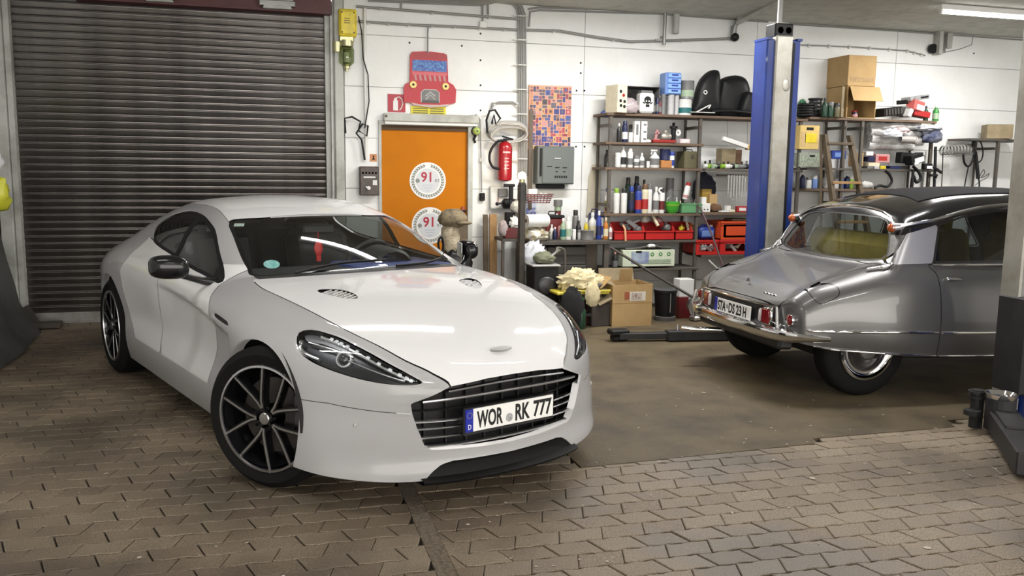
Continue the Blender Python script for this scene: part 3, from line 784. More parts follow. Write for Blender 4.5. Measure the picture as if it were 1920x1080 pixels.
# ---- headlamps
HOUSE = mat('lamp_housing', (.035, .036, .04), .3, metal=.5)
for sg in (1, -1):
    f_ = (lambda q: q) if sg > 0 else mirrored
    lo = f_(lamp.offset(-.001)).build('headlamp', LENS, car)
    hs = lamp.offset(-.045).join(lamp.rim(.046))
    f_(lamp.offset(-.046)).build('housing', HOUSE, lo)
    f_(Sheet(lamp.v, lamp.n, []).copy().join(lamp.rim(.046)).pack().split(np.zeros(1)+1)[1] if False else Sheet(lamp.rim(.046).v, lamp.rim(.046).n, lamp.rim(.046).f[len(lamp.f):])).build('rim', TRIMBLACK, lo)
    my = lambda p: Vector((p[0], p[1]*sg, p[2]))
    nrm = Vector((.62, -.70*sg, .36)).normalized()
    def disc(b, c, prof, n=20):
        q = nrm.to_track_quat('Z', 'Y').to_matrix()
        t = MB().lathe(prof, n=n); b.add([q @ Vector(p)+c for p in t.v], t.f)
    c0 = my((.437, -.712, .699))-nrm*.034
    part('projector_ring', mat('ring_alloy', (.6, .6, .6), .45, metal=.5), lo, lambda b: disc(b, c0, [(.027, -.006), (.031, .012), (.038, .010), (.041, -.02)]), 40)
    part('projector_lens', mat('projector_glass', (.03, .03, .035), .03, coat=1), lo, lambda b: disc(b, c0, [(.027, 0), (.023, .012), (.013, .019), (.0, .021)]), 60)
    # side reflector bowl and the thin silver blade across the lamp
    P_ = smooth_poly([(.225, -.822, .760), (.215, -.826, .735), (.240, -.825, .712), (.285, -.812, .697), (.34, -.785, .685)], 5, False)
    P_ = [my(p)-nrm*.02 for p in P_]
    part('reflector', CHROME, lo, lambda b: b.tube(P_, [.010+.008*math.sin(PI*i/(len(P_)-1)) for i in range(len(P_))], 8), 60)
    part('reflector', SILVER, lo, lambda b: b.tube([my(p)-nrm*.028 for p in smooth_poly([(.25, -.80, .757), (.33, -.757, .742), (.41, -.712, .727), (.47, -.68, .709)], 4, False)], .006, 6), 60)
    part('blade', SILVER, lo, lambda b: b.tube([my(p)-nrm*.018 for p in smooth_poly([(.468, -.700, .695), (.54, -.648, .667), (.61, -.590, .640), (.67, -.522, .615)], 4, False)], .0045, 6), 60)
    PL_ = smooth_poly([(.262, -.735, .792), (.330, -.700, .775), (.40, -.668, .754), (.534, -.604, .702), (.646, -.530, .645), (.690, -.487, .617)], 5, False)
    NL_ = grad_normals(rapide_F, PL_); L = [my(p) for p in PL_-NL_*.016]; NL_ = [my(p) for p in NL_]
    LEDB = mat('led_block', (.80, .82, .85), .10, coat=1)
    part('light_strip', SILVER, lo, lambda b: b.tube([p-n*.012 for p, n in zip(L, NL_)], .011, 6), 60)
    for k in range(11):
        i = 4+int(k*(len(L)-6)/10.); p = L[i]; nn = NL_[i].normalized(); dd = (L[i+1]-L[i]).normalized(); dd = (dd-nn*dd.dot(nn)).normalized()
        q = Matrix((dd, nn.cross(dd).normalized(), nn)).transposed()
        t = MB().box((0, 0, 0), (.019, .018, .010), bev=.003)
        part('light_diode', LEDB, lo, lambda b: b.add([q @ Vector(v)+p for v in t.v], t.f))
    up = lamp.split(sd_poly(XZ(lamp.v), np.array([(.16, .80), (.30, .81), (.44, .76), (.42, .738), (.30, .765), (.215, .772)])))[0]
    if len(up.f): f_(up.offset(-.030)).build('upper_reflector', mat('reflector_grey', (.34, .34, .36), .3, metal=.7), lo)
# ---- grille: dark backing, bright horizontal bars, number plate
def nose_x(y, z):
    low = float(_sst((.60-z)/.36)); return float(_nose_z(z)-_nose_y(abs(y))*(1-.25*low))
g = thing  # (kept short)
def backing(b):
    ys = np.linspace(-.56, .56, 29); zs = np.linspace(.25, .63, 9)
    V = [(nose_x(y, z)-.14, y, z) for z in zs for y in ys]
    b.add(V, [(i*29+k, i*29+k+1, (i+1)*29+k+1, (i+1)*29+k) for i in range(8) for k in range(28)])
gr = part('grille', mat('grille_mesh', (.006, .006, .007), .5), car, backing, 60)
for zb, hw, th, dp in [(.578, .340, .0045, .02), (.535, .452, .0055, .014), (.462, .488, .0026, .06), (.412, .475, .0042, .045), (.376, .463, .0042, .045), (.337, .447, .0042, .03), (.296, .415, .0042, .016)]:
    def bar(b):
        n = 28; ys = np.linspace(-hw, hw, n+1); V = []
        for y in ys:
            z = zb-.02*(y/hw)**2*(1 if zb > .5 else .0); x = nose_x(y, z)-dp
            V += [(x, y, z+th), (x+.004, y, z), (x, y, z-th), (x-.03, y, z-th*.7), (x-.03, y, z+th*.7)]
        b.add(V, [(i*5+k, i*5+(k+1) % 5, (i+1)*5+(k+1) % 5, (i+1)*5+k) for i in range(n) for k in range(5)]+[(0, 1, 2, 3, 4), tuple(n*5+k for k in (4, 3, 2, 1, 0))])
    part('grille_bar', SILVER if th > .003 else TRIMBLACK, gr, bar, 30)
for y in np.linspace(-.4, .4, 9):
    part('grille_strut', TRIMBLACK, gr, lambda b: b.box((nose_x(y, .44)-.11, y, .43), (.02, .006, .30)))
plate = part('number_plate', mat('plate_white', (.80, .80, .78), .4), car, lambda b: b.box((.778, .02, .410), (.008, .478, .108), bev=.002))
part('plate_holder', TRIMBLACK, plate, lambda b: b.box((.770, 0, .406), (.012, .536, .130), bev=.004))
part('country_band', mat('plate_blue', (.008, .02, .30), .4), plate, lambda b: b.box((.778, -.240, .410), (.0085, .042, .108), bev=.002))
MP = Matrix(((0, 0, 1, 0), (1, 0, 0, 0), (0, 1, 0, 0), (0, 0, 0, 1)))
INK = mat('plate_ink', (.006, .006, .006), .5)
def ptext(t, y, size, par=plate, z=.409, mt=INK, sx=.62, x=.7828, bold=.0): return text_mesh(t, size, par, mt, 'lettering', Matrix.Translation((x, y, z)) @ MP, sx=sx, bold=bold, depth=.0004)
def pfit(t_, y0, y1, par, x, z, h, M_, sg): return text_mesh(t_, .1, par, INK, 'lettering', Matrix.Translation((x, (y0+y1)/2, z)) @ M_, bold=.003, depth=.0004, fit=(abs(y1-y0), h))
pfit('WOR', -.200, -.050, plate, .7828, .410, .082, MP, 1); pfit('RK', .024, .112, plate, .7828, .410, .082, MP, 1); pfit('777', .134, .248, plate, .7828, .410, .082, MP, 1)
ptext('D', -.240, .034, z=.380, mt=mat('plate_letter_white', (.8, .8, .8), .5), sx=.8, x=.783)
STAR = mat('plate_star', (.45, .40, .10), .5)
part('stars', STAR, plate, lambda b: [b.box((.7826, -.240+.0135*math.cos(k*PI/6), .436+.0135*math.sin(k*PI/6)), (.0006, .0032, .0032)) for k in range(12)])
part('seal', mat('seal_grey', (.42, .42, .42), .5, noise=(90, .9, (.15, .15, .16))), plate, lambda b: b.lathe([(.0, 0), (.020, 0), (.021, .001), (.0, .0016)], (.7822, -.012, .392), 18, 'X', cap=False))
# ---- splitter lip, badge, sensors
def lip(b):
    n = 36; V = []
    for i in range(n+1):
        y = -.462+.924*i/n; xo = .828-_nose_y(abs(y))*.80; e = 1-min(1, max(0, (abs(y)-.36)/.17)); 
        zt = .232; zl = .150-.018*(1-e)*0
        V += [(xo-.10, y, zt), (xo-.062, y, .20), (xo-.040, y, zl+.012), (xo-.012, y, zl+.004), (xo, y, zl-.004), (xo-.012, y, zl-.018), (xo-.2, y, zl-.02)]
    b.add(V, [(i*7+k, (i+1)*7+k, (i+1)*7+k+1, i*7+k+1) for i in range(n) for k in range(6)])
part('splitter', mat('splitter_black', (.005, .005, .005), .6, spec=.2), car, lip, 35)
def badge(b):
    pts = []
    for k in range(25):
        t = -1+2*k/24; y = t*.062; z0 = .688; 
        top = .006+.010*(1-abs(t))**.6; bot = -.012*(1-abs(t)**1.5)
        pts.append((y, top, bot))
    V = []
    for y, a, c_ in pts:
        for o_ in (a, c_):
            x = .694+ -o_*1.0; p = np.array([[x, y, .7]]); zz = float((np.where(x < -1, .93, _hood(x))-.04*y*y+.0125))
            V.append((x, y, zz-.004))
    for y, a, c_ in pts:
        for o_ in (a, c_):
            x = .694- o_*1.0; zz = float(_hood(x)-.04*y*y+.0125); V.append((x+.003, y, zz+.005))
    n = len(pts); o2 = 2*n
    F_ = [(2*i+o2, 2*i+1+o2, 2*i+3+o2, 2*i+2+o2) for i in range(n-1)]
    F_ += [(2*i, 2*i+o2, 2*i+2+o2, 2*i+2) for i in range(n-1)]+[(2*i+1, 2*i+3, 2*i+3+o2, 2*i+1+o2) for i in range(n-1)]
    b.add(V, F_)
part('bonnet_badge', SILVER, car, badge, 40)
for yy in (-.706, .706):
    part('parking_sensor', mat('sensor_ring', (.35, .34, .33), .4), car, lambda b: b.lathe([(.010, -.01), (.011, .0), (.008, .002), (.0, .002)], (float(_nose_z(.413)-_nose_y(.706)*.86)+.0, yy, .413), 14, 'X', cap=False), 40)
# ---- wheels
def wheel(name, x, y, z, R, W, steer, sg):
    "sg -1: the right-hand side, outer face towards -y"
    w = part(name, RUBBER, car, lambda b: b.lathe([(.258, -W/2+.012), (.275, -W/2), (.315, -W/2-.006), (R-.035, -W/2), (R-.012, -W/2+.018), (R, -W/2+.035), (R, W/2-.035), (R-.012, W/2-.018), (R-.035, W/2), (.275, W/2), (.258, W/2-.012)], (0, 0, 0), 64, 'Y', cap=False), 35)
    w.location = (x, y, z); w.rotation_euler = (0, 0, steer)
    f = sg*W/2        # outer face
    def L(prof): return [(r, f-sg*h) for r, h in prof]
    part('rim', CARBLACK, w, lambda b: b.lathe(L([(.240, .002), (.236, .02), (.232, .16), (.15, .17), (.0, .17)]), n=64, axis='Y', cap=False), 40)
    part('rim_lip', mat('machined_alloy', (.52, .52, .53), .3, metal=1.), w, lambda b: b.lathe(L([(.268, .008), (.264, -.003), (.254, -.004), (.249, .008), (.249, .02)]), n=64, axis='Y', cap=False), 40)
    part('brake_disc', mat('brake_iron', (.10, .09, .085), .5, metal=.7), w, lambda b: b.lathe(L([(.19, .10), (.19, .115), (.0, .115)]), n=40, axis='Y', cap=False)+b.lathe(L([(.19, .10), (.06, .10)]), n=40, axis='Y', cap=False) if False else b.lathe(L([(.06, .095), (.188, .095), (.188, .118)]), n=40, axis='Y', cap=False), 40)
    part('brake_caliper', mat('caliper_grey', (.05, .05, .055), .4), w, lambda b: b.box((.165*(1 if x > -1 else 1), f-sg*.085, .05), (.06, .07, .17), bev=.015))
    for k in range(5):
        a0 = math.radians(111+72*k)
        def arm(b, wd, th, lift):
            for sd in (-1, 1):
                P_ = [(.052, sd*.004), (.085, sd*.012), (.125, sd*.030), (.250, sd*.098)]
                V = []; n = len(P_)
                for i, (u, v) in enumerate(P_):
                    q = P_[min(i+1, n-1)]; p = P_[max(i-1, 0)]; t = np.array([q[0]-p[0], q[1]-p[1]]); t /= np.hypot(*t); nn = np.array([-t[1], t[0]])
                    dep = .018-.012*(u/.25)        # dished a little towards the hub
                    for sgn, hh in ((-1, 0), (1, 0), (1, th), (-1, th)):
                        r_, s_ = u+nn[0]*wd*sgn, v+nn[1]*wd*sgn
                        V.append(((r_*math.cos(a0)-s_*math.sin(a0))*(-sg), f-sg*(dep-lift+hh), r_*math.sin(a0)+s_*math.cos(a0)))
                b.add(V, [(i*4+c, i*4+(c+1) % 4, (i+1)*4+(c+1) % 4, (i+1)*4+c) for i in range(n-1) for c in range(4)]+[(0, 1, 2, 3), tuple((n-1)*4+c for c in (3, 2, 1, 0))])
        def twin(b):
            b.m(0); arm(b, .012, .045, 0.); b.m(1); arm(b, .0048, .004, .003)
        part('spoke', [CARBLACK, mat('machined_alloy', (.5, .5, .5), .3)], w, twin)
        a1 = a0+math.radians(36)
        part('wheel_bolt', SILVER if False else TRIMBLACK, w, lambda b: b.lathe([(.0, -sg*.0), (.009, 0), (.009, sg*.02)], (.052*math.cos(a1)*(-sg), f-sg*.022, .052*math.sin(a1)), 8, 'Y', cap=False))
    part('hub_cap', mat('machined_alloy', (.5, .5, .5), .3), w, lambda b: b.lathe(L([(.030, .03), (.030, .008), (.026, .004), (.0, .003)]), n=24, axis='Y', cap=False), 40)
    return w
ST = math.radians(30)
wheel('front_wheel', -.02, -.845, .352, .352, .205, ST, -1)
wheel('front_wheel', -.03, .745, .352, .352, .205, ST, 1)
wheel('rear_wheel', -2.97, -.835, .3575, .3575, .24, 0, -1)
wheel('rear_wheel', -2.97, .835, .3575, .3575, .24, 0, 1)
for (ax, az), r in ((AXF, .40), (AXR, .42)):
    for sg in (-1, 1):
        part('wheel_arch_liner', GAPBLACK, car, lambda b: b.lathe([(r, sg*.45), (r, sg*.885)], (ax, 0, az), 32, 'Y', cap=False, a0=0, a1=PI)+b.lathe([(0, sg*.46), (r, sg*.46)], (ax, 0, az), 32, 'Y', cap=False, a0=0, a1=PI) if False else b.lathe([(0.01, sg*.46), (r, sg*.46), (r, sg*.885)], (ax, 0, az), 32, 'Y', cap=False, a0=-PI/2, a1=PI/2))
part('underbody', GAPBLACK, car, lambda b: (b.box((-1.5, 0, .21), (2.15, 1.72, .05)), b.box((-1.5, 0, .22), (4.4, .85, .05))))
# ---- wing mirrors
for sg in (-1, 1):
    def cap_(b):
        n, m_ = 20, 14; V = []
        for k in range(m_+1):
            t = k/m_; ph = PI*t
            for i in range(n):
                a = 2*PI*i/n; ca, sa = math.cos(a), math.sin(a)
                w_ = math.sin(ph)**.55
                yy = (.10-.0*t)*(abs(math.cos(ph))**.8*(1 if math.cos(ph) > 0 else -1))
                xx = .072*w_*(abs(ca)**.7)*(1 if ca > 0 else -.45); zz = .066*w_*(abs(sa)**.75)*(1 if sa > 0 else -1)
                V.append((-.91+xx+.16*yy, sg*(1.088-yy) , 1.008+zz+.10*yy*-.4))
        b.add(V, [(k*n+i, k*n+(i+1) % n, (k+1)*n+(i+1) % n, (k+1)*n+i) for k in range(m_) for i in range(n)])
    mo = part('wing_mirror', CARBLACK, car, cap_, 60)
    if sg > 0:
        Mf = Matrix.Translation((-1.02, .93, 1.0)) @ Matrix.Rotation(math.radians(68), 4, 'Z') @ Matrix.Translation((.92, -1.09, -1.0)); mo.matrix_local = Mf
    part('mirror_glass', CHROME, mo, lambda b: b.box((-.952, sg*1.09, 1.008), (.006, .16, .10), bev=.003))
    if sg > 0: ma = part('mirror_arm', CARBLACK, mo, lambda b: b.tube([(-.93, .84, .905), (-.95, .88, .93), (-.98, .915, .965)], [.030, .022, .018], 8), 60); ma.matrix_local = Mf.inverted()
    else: part('mirror_arm', CARBLACK, mo, lambda b: b.tube([(-.93, sg*.83, .905), (-.925, sg*.90, .918), (-.91, sg*.98, .945), (-.90, sg*1.03, .965)], [.030, .022, .018, .02], 8), 60)
# ---- cabin
cab = part('dashboard', INTBLACK, car, lambda b: (b.box((-.98, 0, .84), (.50, 1.30, .20), bev=.05), b.box((-1.2, 0, .62), (.18, .26, .40), bev=.03)), 40)
part('dashboard_top', INTBLUE, cab, lambda b: b.box((-.99, .33, .942), (.46, .64, .025), bev=.010))
part('instrument_hood', INTBLACK, cab, lambda b: b.lathe([(.17, -.12), (.16, .10), (.14, .12)], (-1.10, .36, .88), 20, 'X', a0=0, a1=PI, cap=False))
st = part('steering_wheel', INTBLACK, car, lambda b: b.tube([(-1.33+.18*.35*math.cos(a), .36+.18*math.sin(a), .90+.17*math.cos(a)) for a in [k*2*PI/28 for k in range(29)]], .015, 8), 60)
part('steering_column', INTBLACK, st, lambda b: (b.tube([(-1.31, .36, .88), (-1.05, .36, .80)], .05, 10), b.box((-1.33, .36, .885), (.03, .34, .04), ry=.3), b.box((-1.33, .36, .83), (.03, .05, .12), ry=.3)))
for (x, yy) in ((-1.85, -.37), (-1.85, .37), (-2.62, -.36), (-2.62, .36)):
    q = part('seat', INTBLACK, car, lambda b: (b.box((x, yy, .47), (.52, .50, .16), bev=.06), b.box((x-.30, yy, .80), (.16, .50, .62), bev=.07, ry=-.28)), 40)
    part('headrest', INTBLACK, q, lambda b: b.box((x-.42, yy, 1.09 if x > -2 else 1.04), (.10, .26, .17), bev=.045, ry=-.2), 40)
for sg in (-1, 1): part('door_lining', INTBLUE, car, lambda b: b.box((-1.75, sg*.775, .78), (1.45, .02, .26), bev=.008))
part('cabin_floor', INTBLACK, car, lambda b: (b.box((-1.9, 0, .30), (2.4, 1.5, .02)), b.box((-3.0, 0, .62), (.06, 1.2, .6), ry=-.4), b.box((-.75, 0, .6), (.04, 1.4, .5))))
part('interior_mirror', INTBLACK, car, lambda b: b.box((-1.36, 0, 1.155), (.03, .22, .06), bev=.012))
# red charm hanging from the mirror, permit stickers, wipers
part('hanging_charm', mat('red_charm', (.55, .02, .02), .5), car, lambda b: (b.ball((-1.34, -.01, 1.03), .03, 12, 8, (.4, 1, 1.7)), b.tube([(-1.345, -.01, 1.14), (-1.34, -.01, 1.07)], .003, 4), b.box((-1.34, -.01, .97), (.008, .03, .05))), 50)
def on_glass(pts, h=.0015):
    p = np.array(pts); q = ray_root(rapide_F, np.tile([-1.5, 0, .6], (len(p), 1))+p*0, (p-[-1.5, 0, .6])/np.linalg.norm(p-[-1.5, 0, .6], axis=1, keepdims=True)); return q
def sticker(name, c, ry, rz_, material, n=24, square=False):
    ns = grad_normals(rapide_F, on_glass([c]))[0]; c = on_glass([c])[0]-ns*.007
    nv = Vector(ns); a = nv.cross(Vector((0, 0, 1))).normalized(); bb = nv.cross(a)
    V = []
    for k in range(n):
        an = 2*PI*k/n; ca, sa = math.cos(an), math.sin(an)
        if square: mmm = max(abs(ca), abs(sa)); ca, sa = ca/mmm, sa/mmm
        V.append(Vector(c)+a*(ry*ca)+bb*(rz_*sa))
    V2 = [v+nv*.0008 for v in V]
    return part(name, material, wsg, lambda b: b.add(V+V2, [tuple(range(n)), tuple(range(n, 2*n))]+[(i, (i+1) % n, n+(i+1) % n, n+i) for i in range(n)]))
sticker('round_sticker', (-.88, -.50, .985), .046, .046, mat('sticker_green', (.18, .48, .50), .5, noise=(30, .6, (.7, .85, .85))))
sticker('permit_sticker', (-1.34, -.52, 1.185), .030, .022, mat('sticker_pale', (.62, .70, .64), .5, noise=(60, .8, (.3, .38, .36))), square=True)
for pts in ([(-.70, -.45, .0), (-.735, -.15, .0), (-.745, .16, 0)], [(-.68, .20, 0), (-.72, .42, 0), (-.80, .60, 0)]):
    P_ = smooth_poly([(x, y, float(max(_green(x)-.135*y*y, _hood(x)-.04*y*y))+.012) for x, y, _ in pts], 6, False)
    part('wiper', TRIMBLACK, car, lambda b: (b.tube(P_, .006, 6), b.tube(P_-np.array([0, 0, .008]), .003, 4)), 60)
# ---------------------------------------------------------------- the grey saloon with the black roof (x forward from its rear axle)
_lid = spline([-.9, -.68, -.60, -.5, -.3, -.1, .11, .4, .9, 2.2, 2.5, 3.0, 3.5, 3.9, 4.1], [.46, .575, .625, .70, .79, .858, .918, .96, .97, .97, .96, .90, .79, .66, .56])
_lowside = table([-.8, -.6, -.35, 0, .45, 1.2, 2.2, 3.1, 3.7, 4.05], [.2, .35, .48, .6, .7, .8, .88, .95, 1.05],
    [[.50, .57, .60, .61, .59, .53, .45, .38, .3],
     [.62, .72, .735, .725, .70, .66, .60, .54, .47],
     [.68, .785, .81, .805, .785, .75, .705, .66, .60],
     [.74, .855, .88, .875, .858, .83, .79, .75, .68],
     [.80, .885, .905, .90, .888, .868, .838, .80, .72],
     [.82, .89, .91, .905, .893, .873, .845, .81, .73],
     [.82, .89, .91, .905, .893, .873, .845, .81, .73],
     [.80, .87, .89, .885, .86, .82, .76, .68, .6],
     [.72, .78, .79, .77, .72, .65, .57, .5, .4],
     [.5, .55, .56, .54, .5, .42, .34, .3, .2]])
_sroof = spline([-.2, .15, .30, .5, .8, 1.2, 1.6, 2.0, 2.4, 2.8], [1.16, 1.285, 1.335, 1.40, 1.468, 1.507, 1.518, 1.49, 1.40, 1.28])
def saloon_low(p):
    x, y, z = p[:, 0], np.abs(p[:, 1]), p[:, 2]
    d1 = (z-(_lid(x)-.03*np.clip(y-.3, 0, 1)**2+.022*np.exp(-((y-.64)/.09)**2)*np.clip(1.2-x, 0, 1)))*.9
    d2 = (y-_lowside(x, z))*.95
    d3 = -(x+.635+.02*(z-.5)-.16*y*y)
    return smax(smax(d1, d2, .10), d3, .035)
def saloon_green(p):
    x, y, z = p[:, 0], np.abs(p[:, 1]), p[:, 2]
    d1 = (z-(_sroof(x)-.16*y*y))*.92
    d2 = (y-(.79-.27*np.clip(z-.95, -.3, 1)-.10*np.clip(z-1.2, 0, 1)-.07*np.clip(.5-x, 0, 1)))*.93
    d3 = -(x-(.098+.50*(z-.92)+.05*y*y-.06*np.clip(z-.92, 0, 1)**2))*.88
    d4 = (x-(2.75-.95*np.clip(z-.95, -.2, 1)))*.75
    return smax(smax(smax(d1, d2, .12), d3, .05), d4, .08)
def saloon_F(p):
    return smin(saloon_low(p), saloon_green(p), .03)
GREYPAINT = mat('grey_metallic_paint', (.125, .123, .122), .36, metal=.6, coat=.5)
ROOFBLACK = mat('black_roof_paint', (.006, .006, .007), .16, coat=.8)
FABRIC = mat('roof_fabric', (.010, .010, .011), .85, bump=(220, .2), spec=.12)
ALU = mat('satin_aluminium', (.50, .50, .52), .38, metal=.8)
REDLENS = mat('red_lens', (.17, .004, .008), .12, coat=1)
AMBER = mat('amber_lens', (.34, .065, .008), .15, coat=.6)
CLOTH = mat('ochre_seat_cloth', (.36, .27, .05), .8, noise=(9, .5, (.20, .15, .04)))
sal = thing('saloon_car', 'grey classic saloon with black roof, chrome bumper and white rear plate beside the lift', 'car', (4.08-.335*math.sin(.034)*math.cos(-.012), 5.87, 0), 0)
sal.location = (4.0686, 5.8701, .0002); sal.rotation_euler = (0, .034, -.012)
q = capsule_mesh(saloon_F, -.22, 3.25, .56, 210, 70, 130)
side = lambda v: v[:, 1] < -.45
SKIRT = spline([-1, -.62, -.465, -.319, -.097, .233, .473, .993, 2.6, 3.2, 4.3], [.40, .40, .373, .350, .339, .323, .315, .315, .315, .33, .36])
q = q.split(SKIRT(q.v[:, 0])-q.v[:, 2])[0]
SX = 3.125
q = q.split(np.where(side(q.v), np.hypot(q.v[:, 0]-SX, q.v[:, 2]-.30)-.37, 1))[1]
inn = q.copy()
RWIN = np.array([(-.9, .935), (0, .925), (.38, .932), (.62, .962), (.668, .985), (.625, 1.08), (.565, 1.18), (.49, 1.245), (.40, 1.266), (.2, 1.272), (0, 1.275), (-.9, 1.275)])
def rwv(v): return np.where((v[:, 0] < .42) & (v[:, 0] > .0), sd_poly(np.stack([-v[:, 1], v[:, 2]], 1), RWIN), 1)
rwin, q = cut(q, rwv, .0015)
SWIN = np.array([(.445, .962), (.515, 1.235), (.73, 1.298), (1.0, 1.345), (1.17, 1.362), (1.22, 1.36), (1.19, .985)])
SWIN2 = np.array([(1.25, .985), (1.28, 1.362), (1.6, 1.375), (1.95, 1.36), (2.30, .99)])
def swv(P): return lambda v: np.where((v[:, 1] < -.40) & (v[:, 2] > .9), sd_poly(XZ(v), P), 1)
swin, q = cut(q, swv(SWIN), .0015)
swin2, q = cut(q, swv(SWIN2), .0015)
CPAN = np.array([(.128, .945), (.262, 1.160), (.510, 1.232), (.437, .960)])
cpan, q = cut(q, swv(CPAN), .0015)
FWIN = np.array([(-.9, 1.0), (0, 1.0), (.6, .99), (.55, 1.30), (0, 1.40), (-.9, 1.4)])
fwin, q = cut(q, lambda v: np.where((v[:, 0] > 2.1), sd_poly(np.stack([-v[:, 1], v[:, 2]], 1), FWIN), 1), .0015)
LIDP = smooth_poly([(-.60, .2), (-.60, -.45), (-.585, -.535), (-.52, -.61), (-.41, -.605), (-.30, -.57), (-.194, -.553), (-.085, -.598), (.02, -.66), (.085, -.69)], 3, False)
LIDP = np.vstack([[(-.60, .2)], LIDP[3:], [(.10, -.70), (.12, .2)]])
lid, q = cut(q, lambda v: np.where((v[:, 2] > .58) & (v[:, 2] < .96) & (v[:, 0] < .14), sd_poly(XY(v), LIDP), 1), .003)
low = lambda v: saloon_low(v)-saloon_green(v)
roof_, q = cut(q, lambda v: np.where((v[:, 2] > 1.03), np.maximum(.5-(v[:, 2]-.945-.55*np.clip(v[:, 0]-.1, -.1, .45))/.01*0-(v[:, 2]-1.02)*10, np.where(v[:, 1] < -.02, 1, 1)*(1.150+.25*np.clip(v[:, 0]-.25, -.2, .9)-v[:, 2])), 1))
DOOR1 = np.array([(.408, .93), (.443, .90), (.450, .80), (.458, .58), (.458, .43), (.475, .20), (1.30, .20), (1.29, .6), (1.27, .95), (.40, .955)])
DOOR2 = np.array([(1.276, .95), (1.296, .6), (1.306, .20), (2.28, .20), (2.33, .6), (2.30, .95)])
dr, q = cut(q, lambda v: np.where(v[:, 1] < -.5, sd_poly(XZ(v), DOOR1), 1), .0028)
dr2, q = cut(q, lambda v: np.where(v[:, 1] < -.5, sd_poly(XZ(v), DOOR2), 1), .0028)
FUEL = smooth_poly([(-.466, .737), (-.39, .775), (-.32, .795), (-.287, .782), (-.287, .745), (-.318, .712), (-.43, .665)], 3)
fuel, q = cut(q, lambda v: np.where(v[:, 1] < -.5, sd_poly(XZ(v), FUEL), 1), .0022)
both(q).build('body_shell', GREYPAINT, sal)
both(lid).build('boot_lid', GREYPAINT, sal)
both(roof_.rim(.004)).build('roof', ROOFBLACK, sal)
fuel.build('fuel_flap', GREYPAINT, sal)
mirrored(fuel).build('rear_wing_panel', GREYPAINT, sal)
for sg in (1, -1):
    f_ = (lambda s_: s_) if sg > 0 else mirrored
    d_ = f_(dr).build('rear_door', GREYPAINT, sal); f_(dr2).build('front_door', GREYPAINT, sal)
    part('door_handle', CHROME, d_, lambda b: (b.box((.56, -sg*.872, .862), (.125, .014, .018), bev=.006), b.box((.505, -sg*.868, .860), (.022, .03, .030), bev=.008), b.box((.615, -sg*.862, .862), (.016, .03, .016), bev=.005)), 40)
    f_(cpan.offset(.004).rim(.01)).build('rear_quarter_panel', ALU, sal)
    for w_, nm in ((swin, 'side_window'), (swin2, 'side_window')):
        a, b_ = w_.split(sd_poly(XZ(w_.v), SWIN if w_ is swin else SWIN2)+.014)
        o_ = f_(a.offset(-.004)).build(nm, glass_mat('dark_side_glass', (.35, .38, .38), .01), sal); f_(b_).build('window_frame', CHROME if False else TRIMBLACK, o_)
a, b_ = rwin.split(rwv(rwin.v)+.012)
rg = both(a.offset(-.003)).build('rear_window', glass_mat('saloon_rear_glass', (.72, .78, .76), .01, 1.55), sal)
both(b_).build('window_seal', TRIMBLACK, rg)
both(fwin).build('windscreen', WSGLASS, sal)
for P_, fn in ((RWIN, lambda v: rwv(v)),):
    inn = inn.split(fn(inn.v)-.004)[1]
for P_ in (SWIN, SWIN2): inn = inn.split(swv(P_)(inn.v)-.004)[1]
inn = inn.split(np.where((inn.v[:, 0] > 2.1), sd_poly(np.stack([-inn.v[:, 1], inn.v[:, 2]], 1), FWIN), 1)-.004)[1]
both(inn.offset(-.014)).build('inner_shell', GAPBLACK, sal)
def onside(pts, lift=.004):
    "points (x, z) of the right-hand flank pushed out of the sheet metal"
    p = np.array([(x, -1.6, z) for x, z in pts]); o = np.array([(x, 0, z) for x, z in pts]); v = ray_root(saloon_F, o, (p-o)/1.6, 1.2)
    n = grad_normals(saloon_F, v); return v+n*lift
def strip(name, pts, r, material, parent=sal, flat=1.0, n=6):
    for sg in (1, -1):
        P_ = smooth_poly(pts, 6, False)*np.array([1, sg, 1])
        part(name, material, parent, lambda b: b.tube(P_, r, n), 60)
strip('side_moulding', onside([(-.60, .485), (-.50, .482), (-.376, .480), (-.2, .484), (-.014, .488), (.2, .489), (.440, .489)]), .011, CHROME)
strip('side_moulding', onside([(.475, .489), (.8, .489), (1.29, .489)]), .012, CHROME)
strip('sill_moulding', onside([(x, float(SKIRT(x))+.004) for x in (-.46, -.319, -.097, .1, .233, .462)]), .007, CHROME)
strip('sill_moulding', onside([(x, float(SKIRT(x))+.004) for x in (.482, .9, 1.29)]), .006, CHROME)
strip('belt_moulding', onside([(.43, .948), (.8, .956), (1.24, .966)], .006), .008, CHROME)
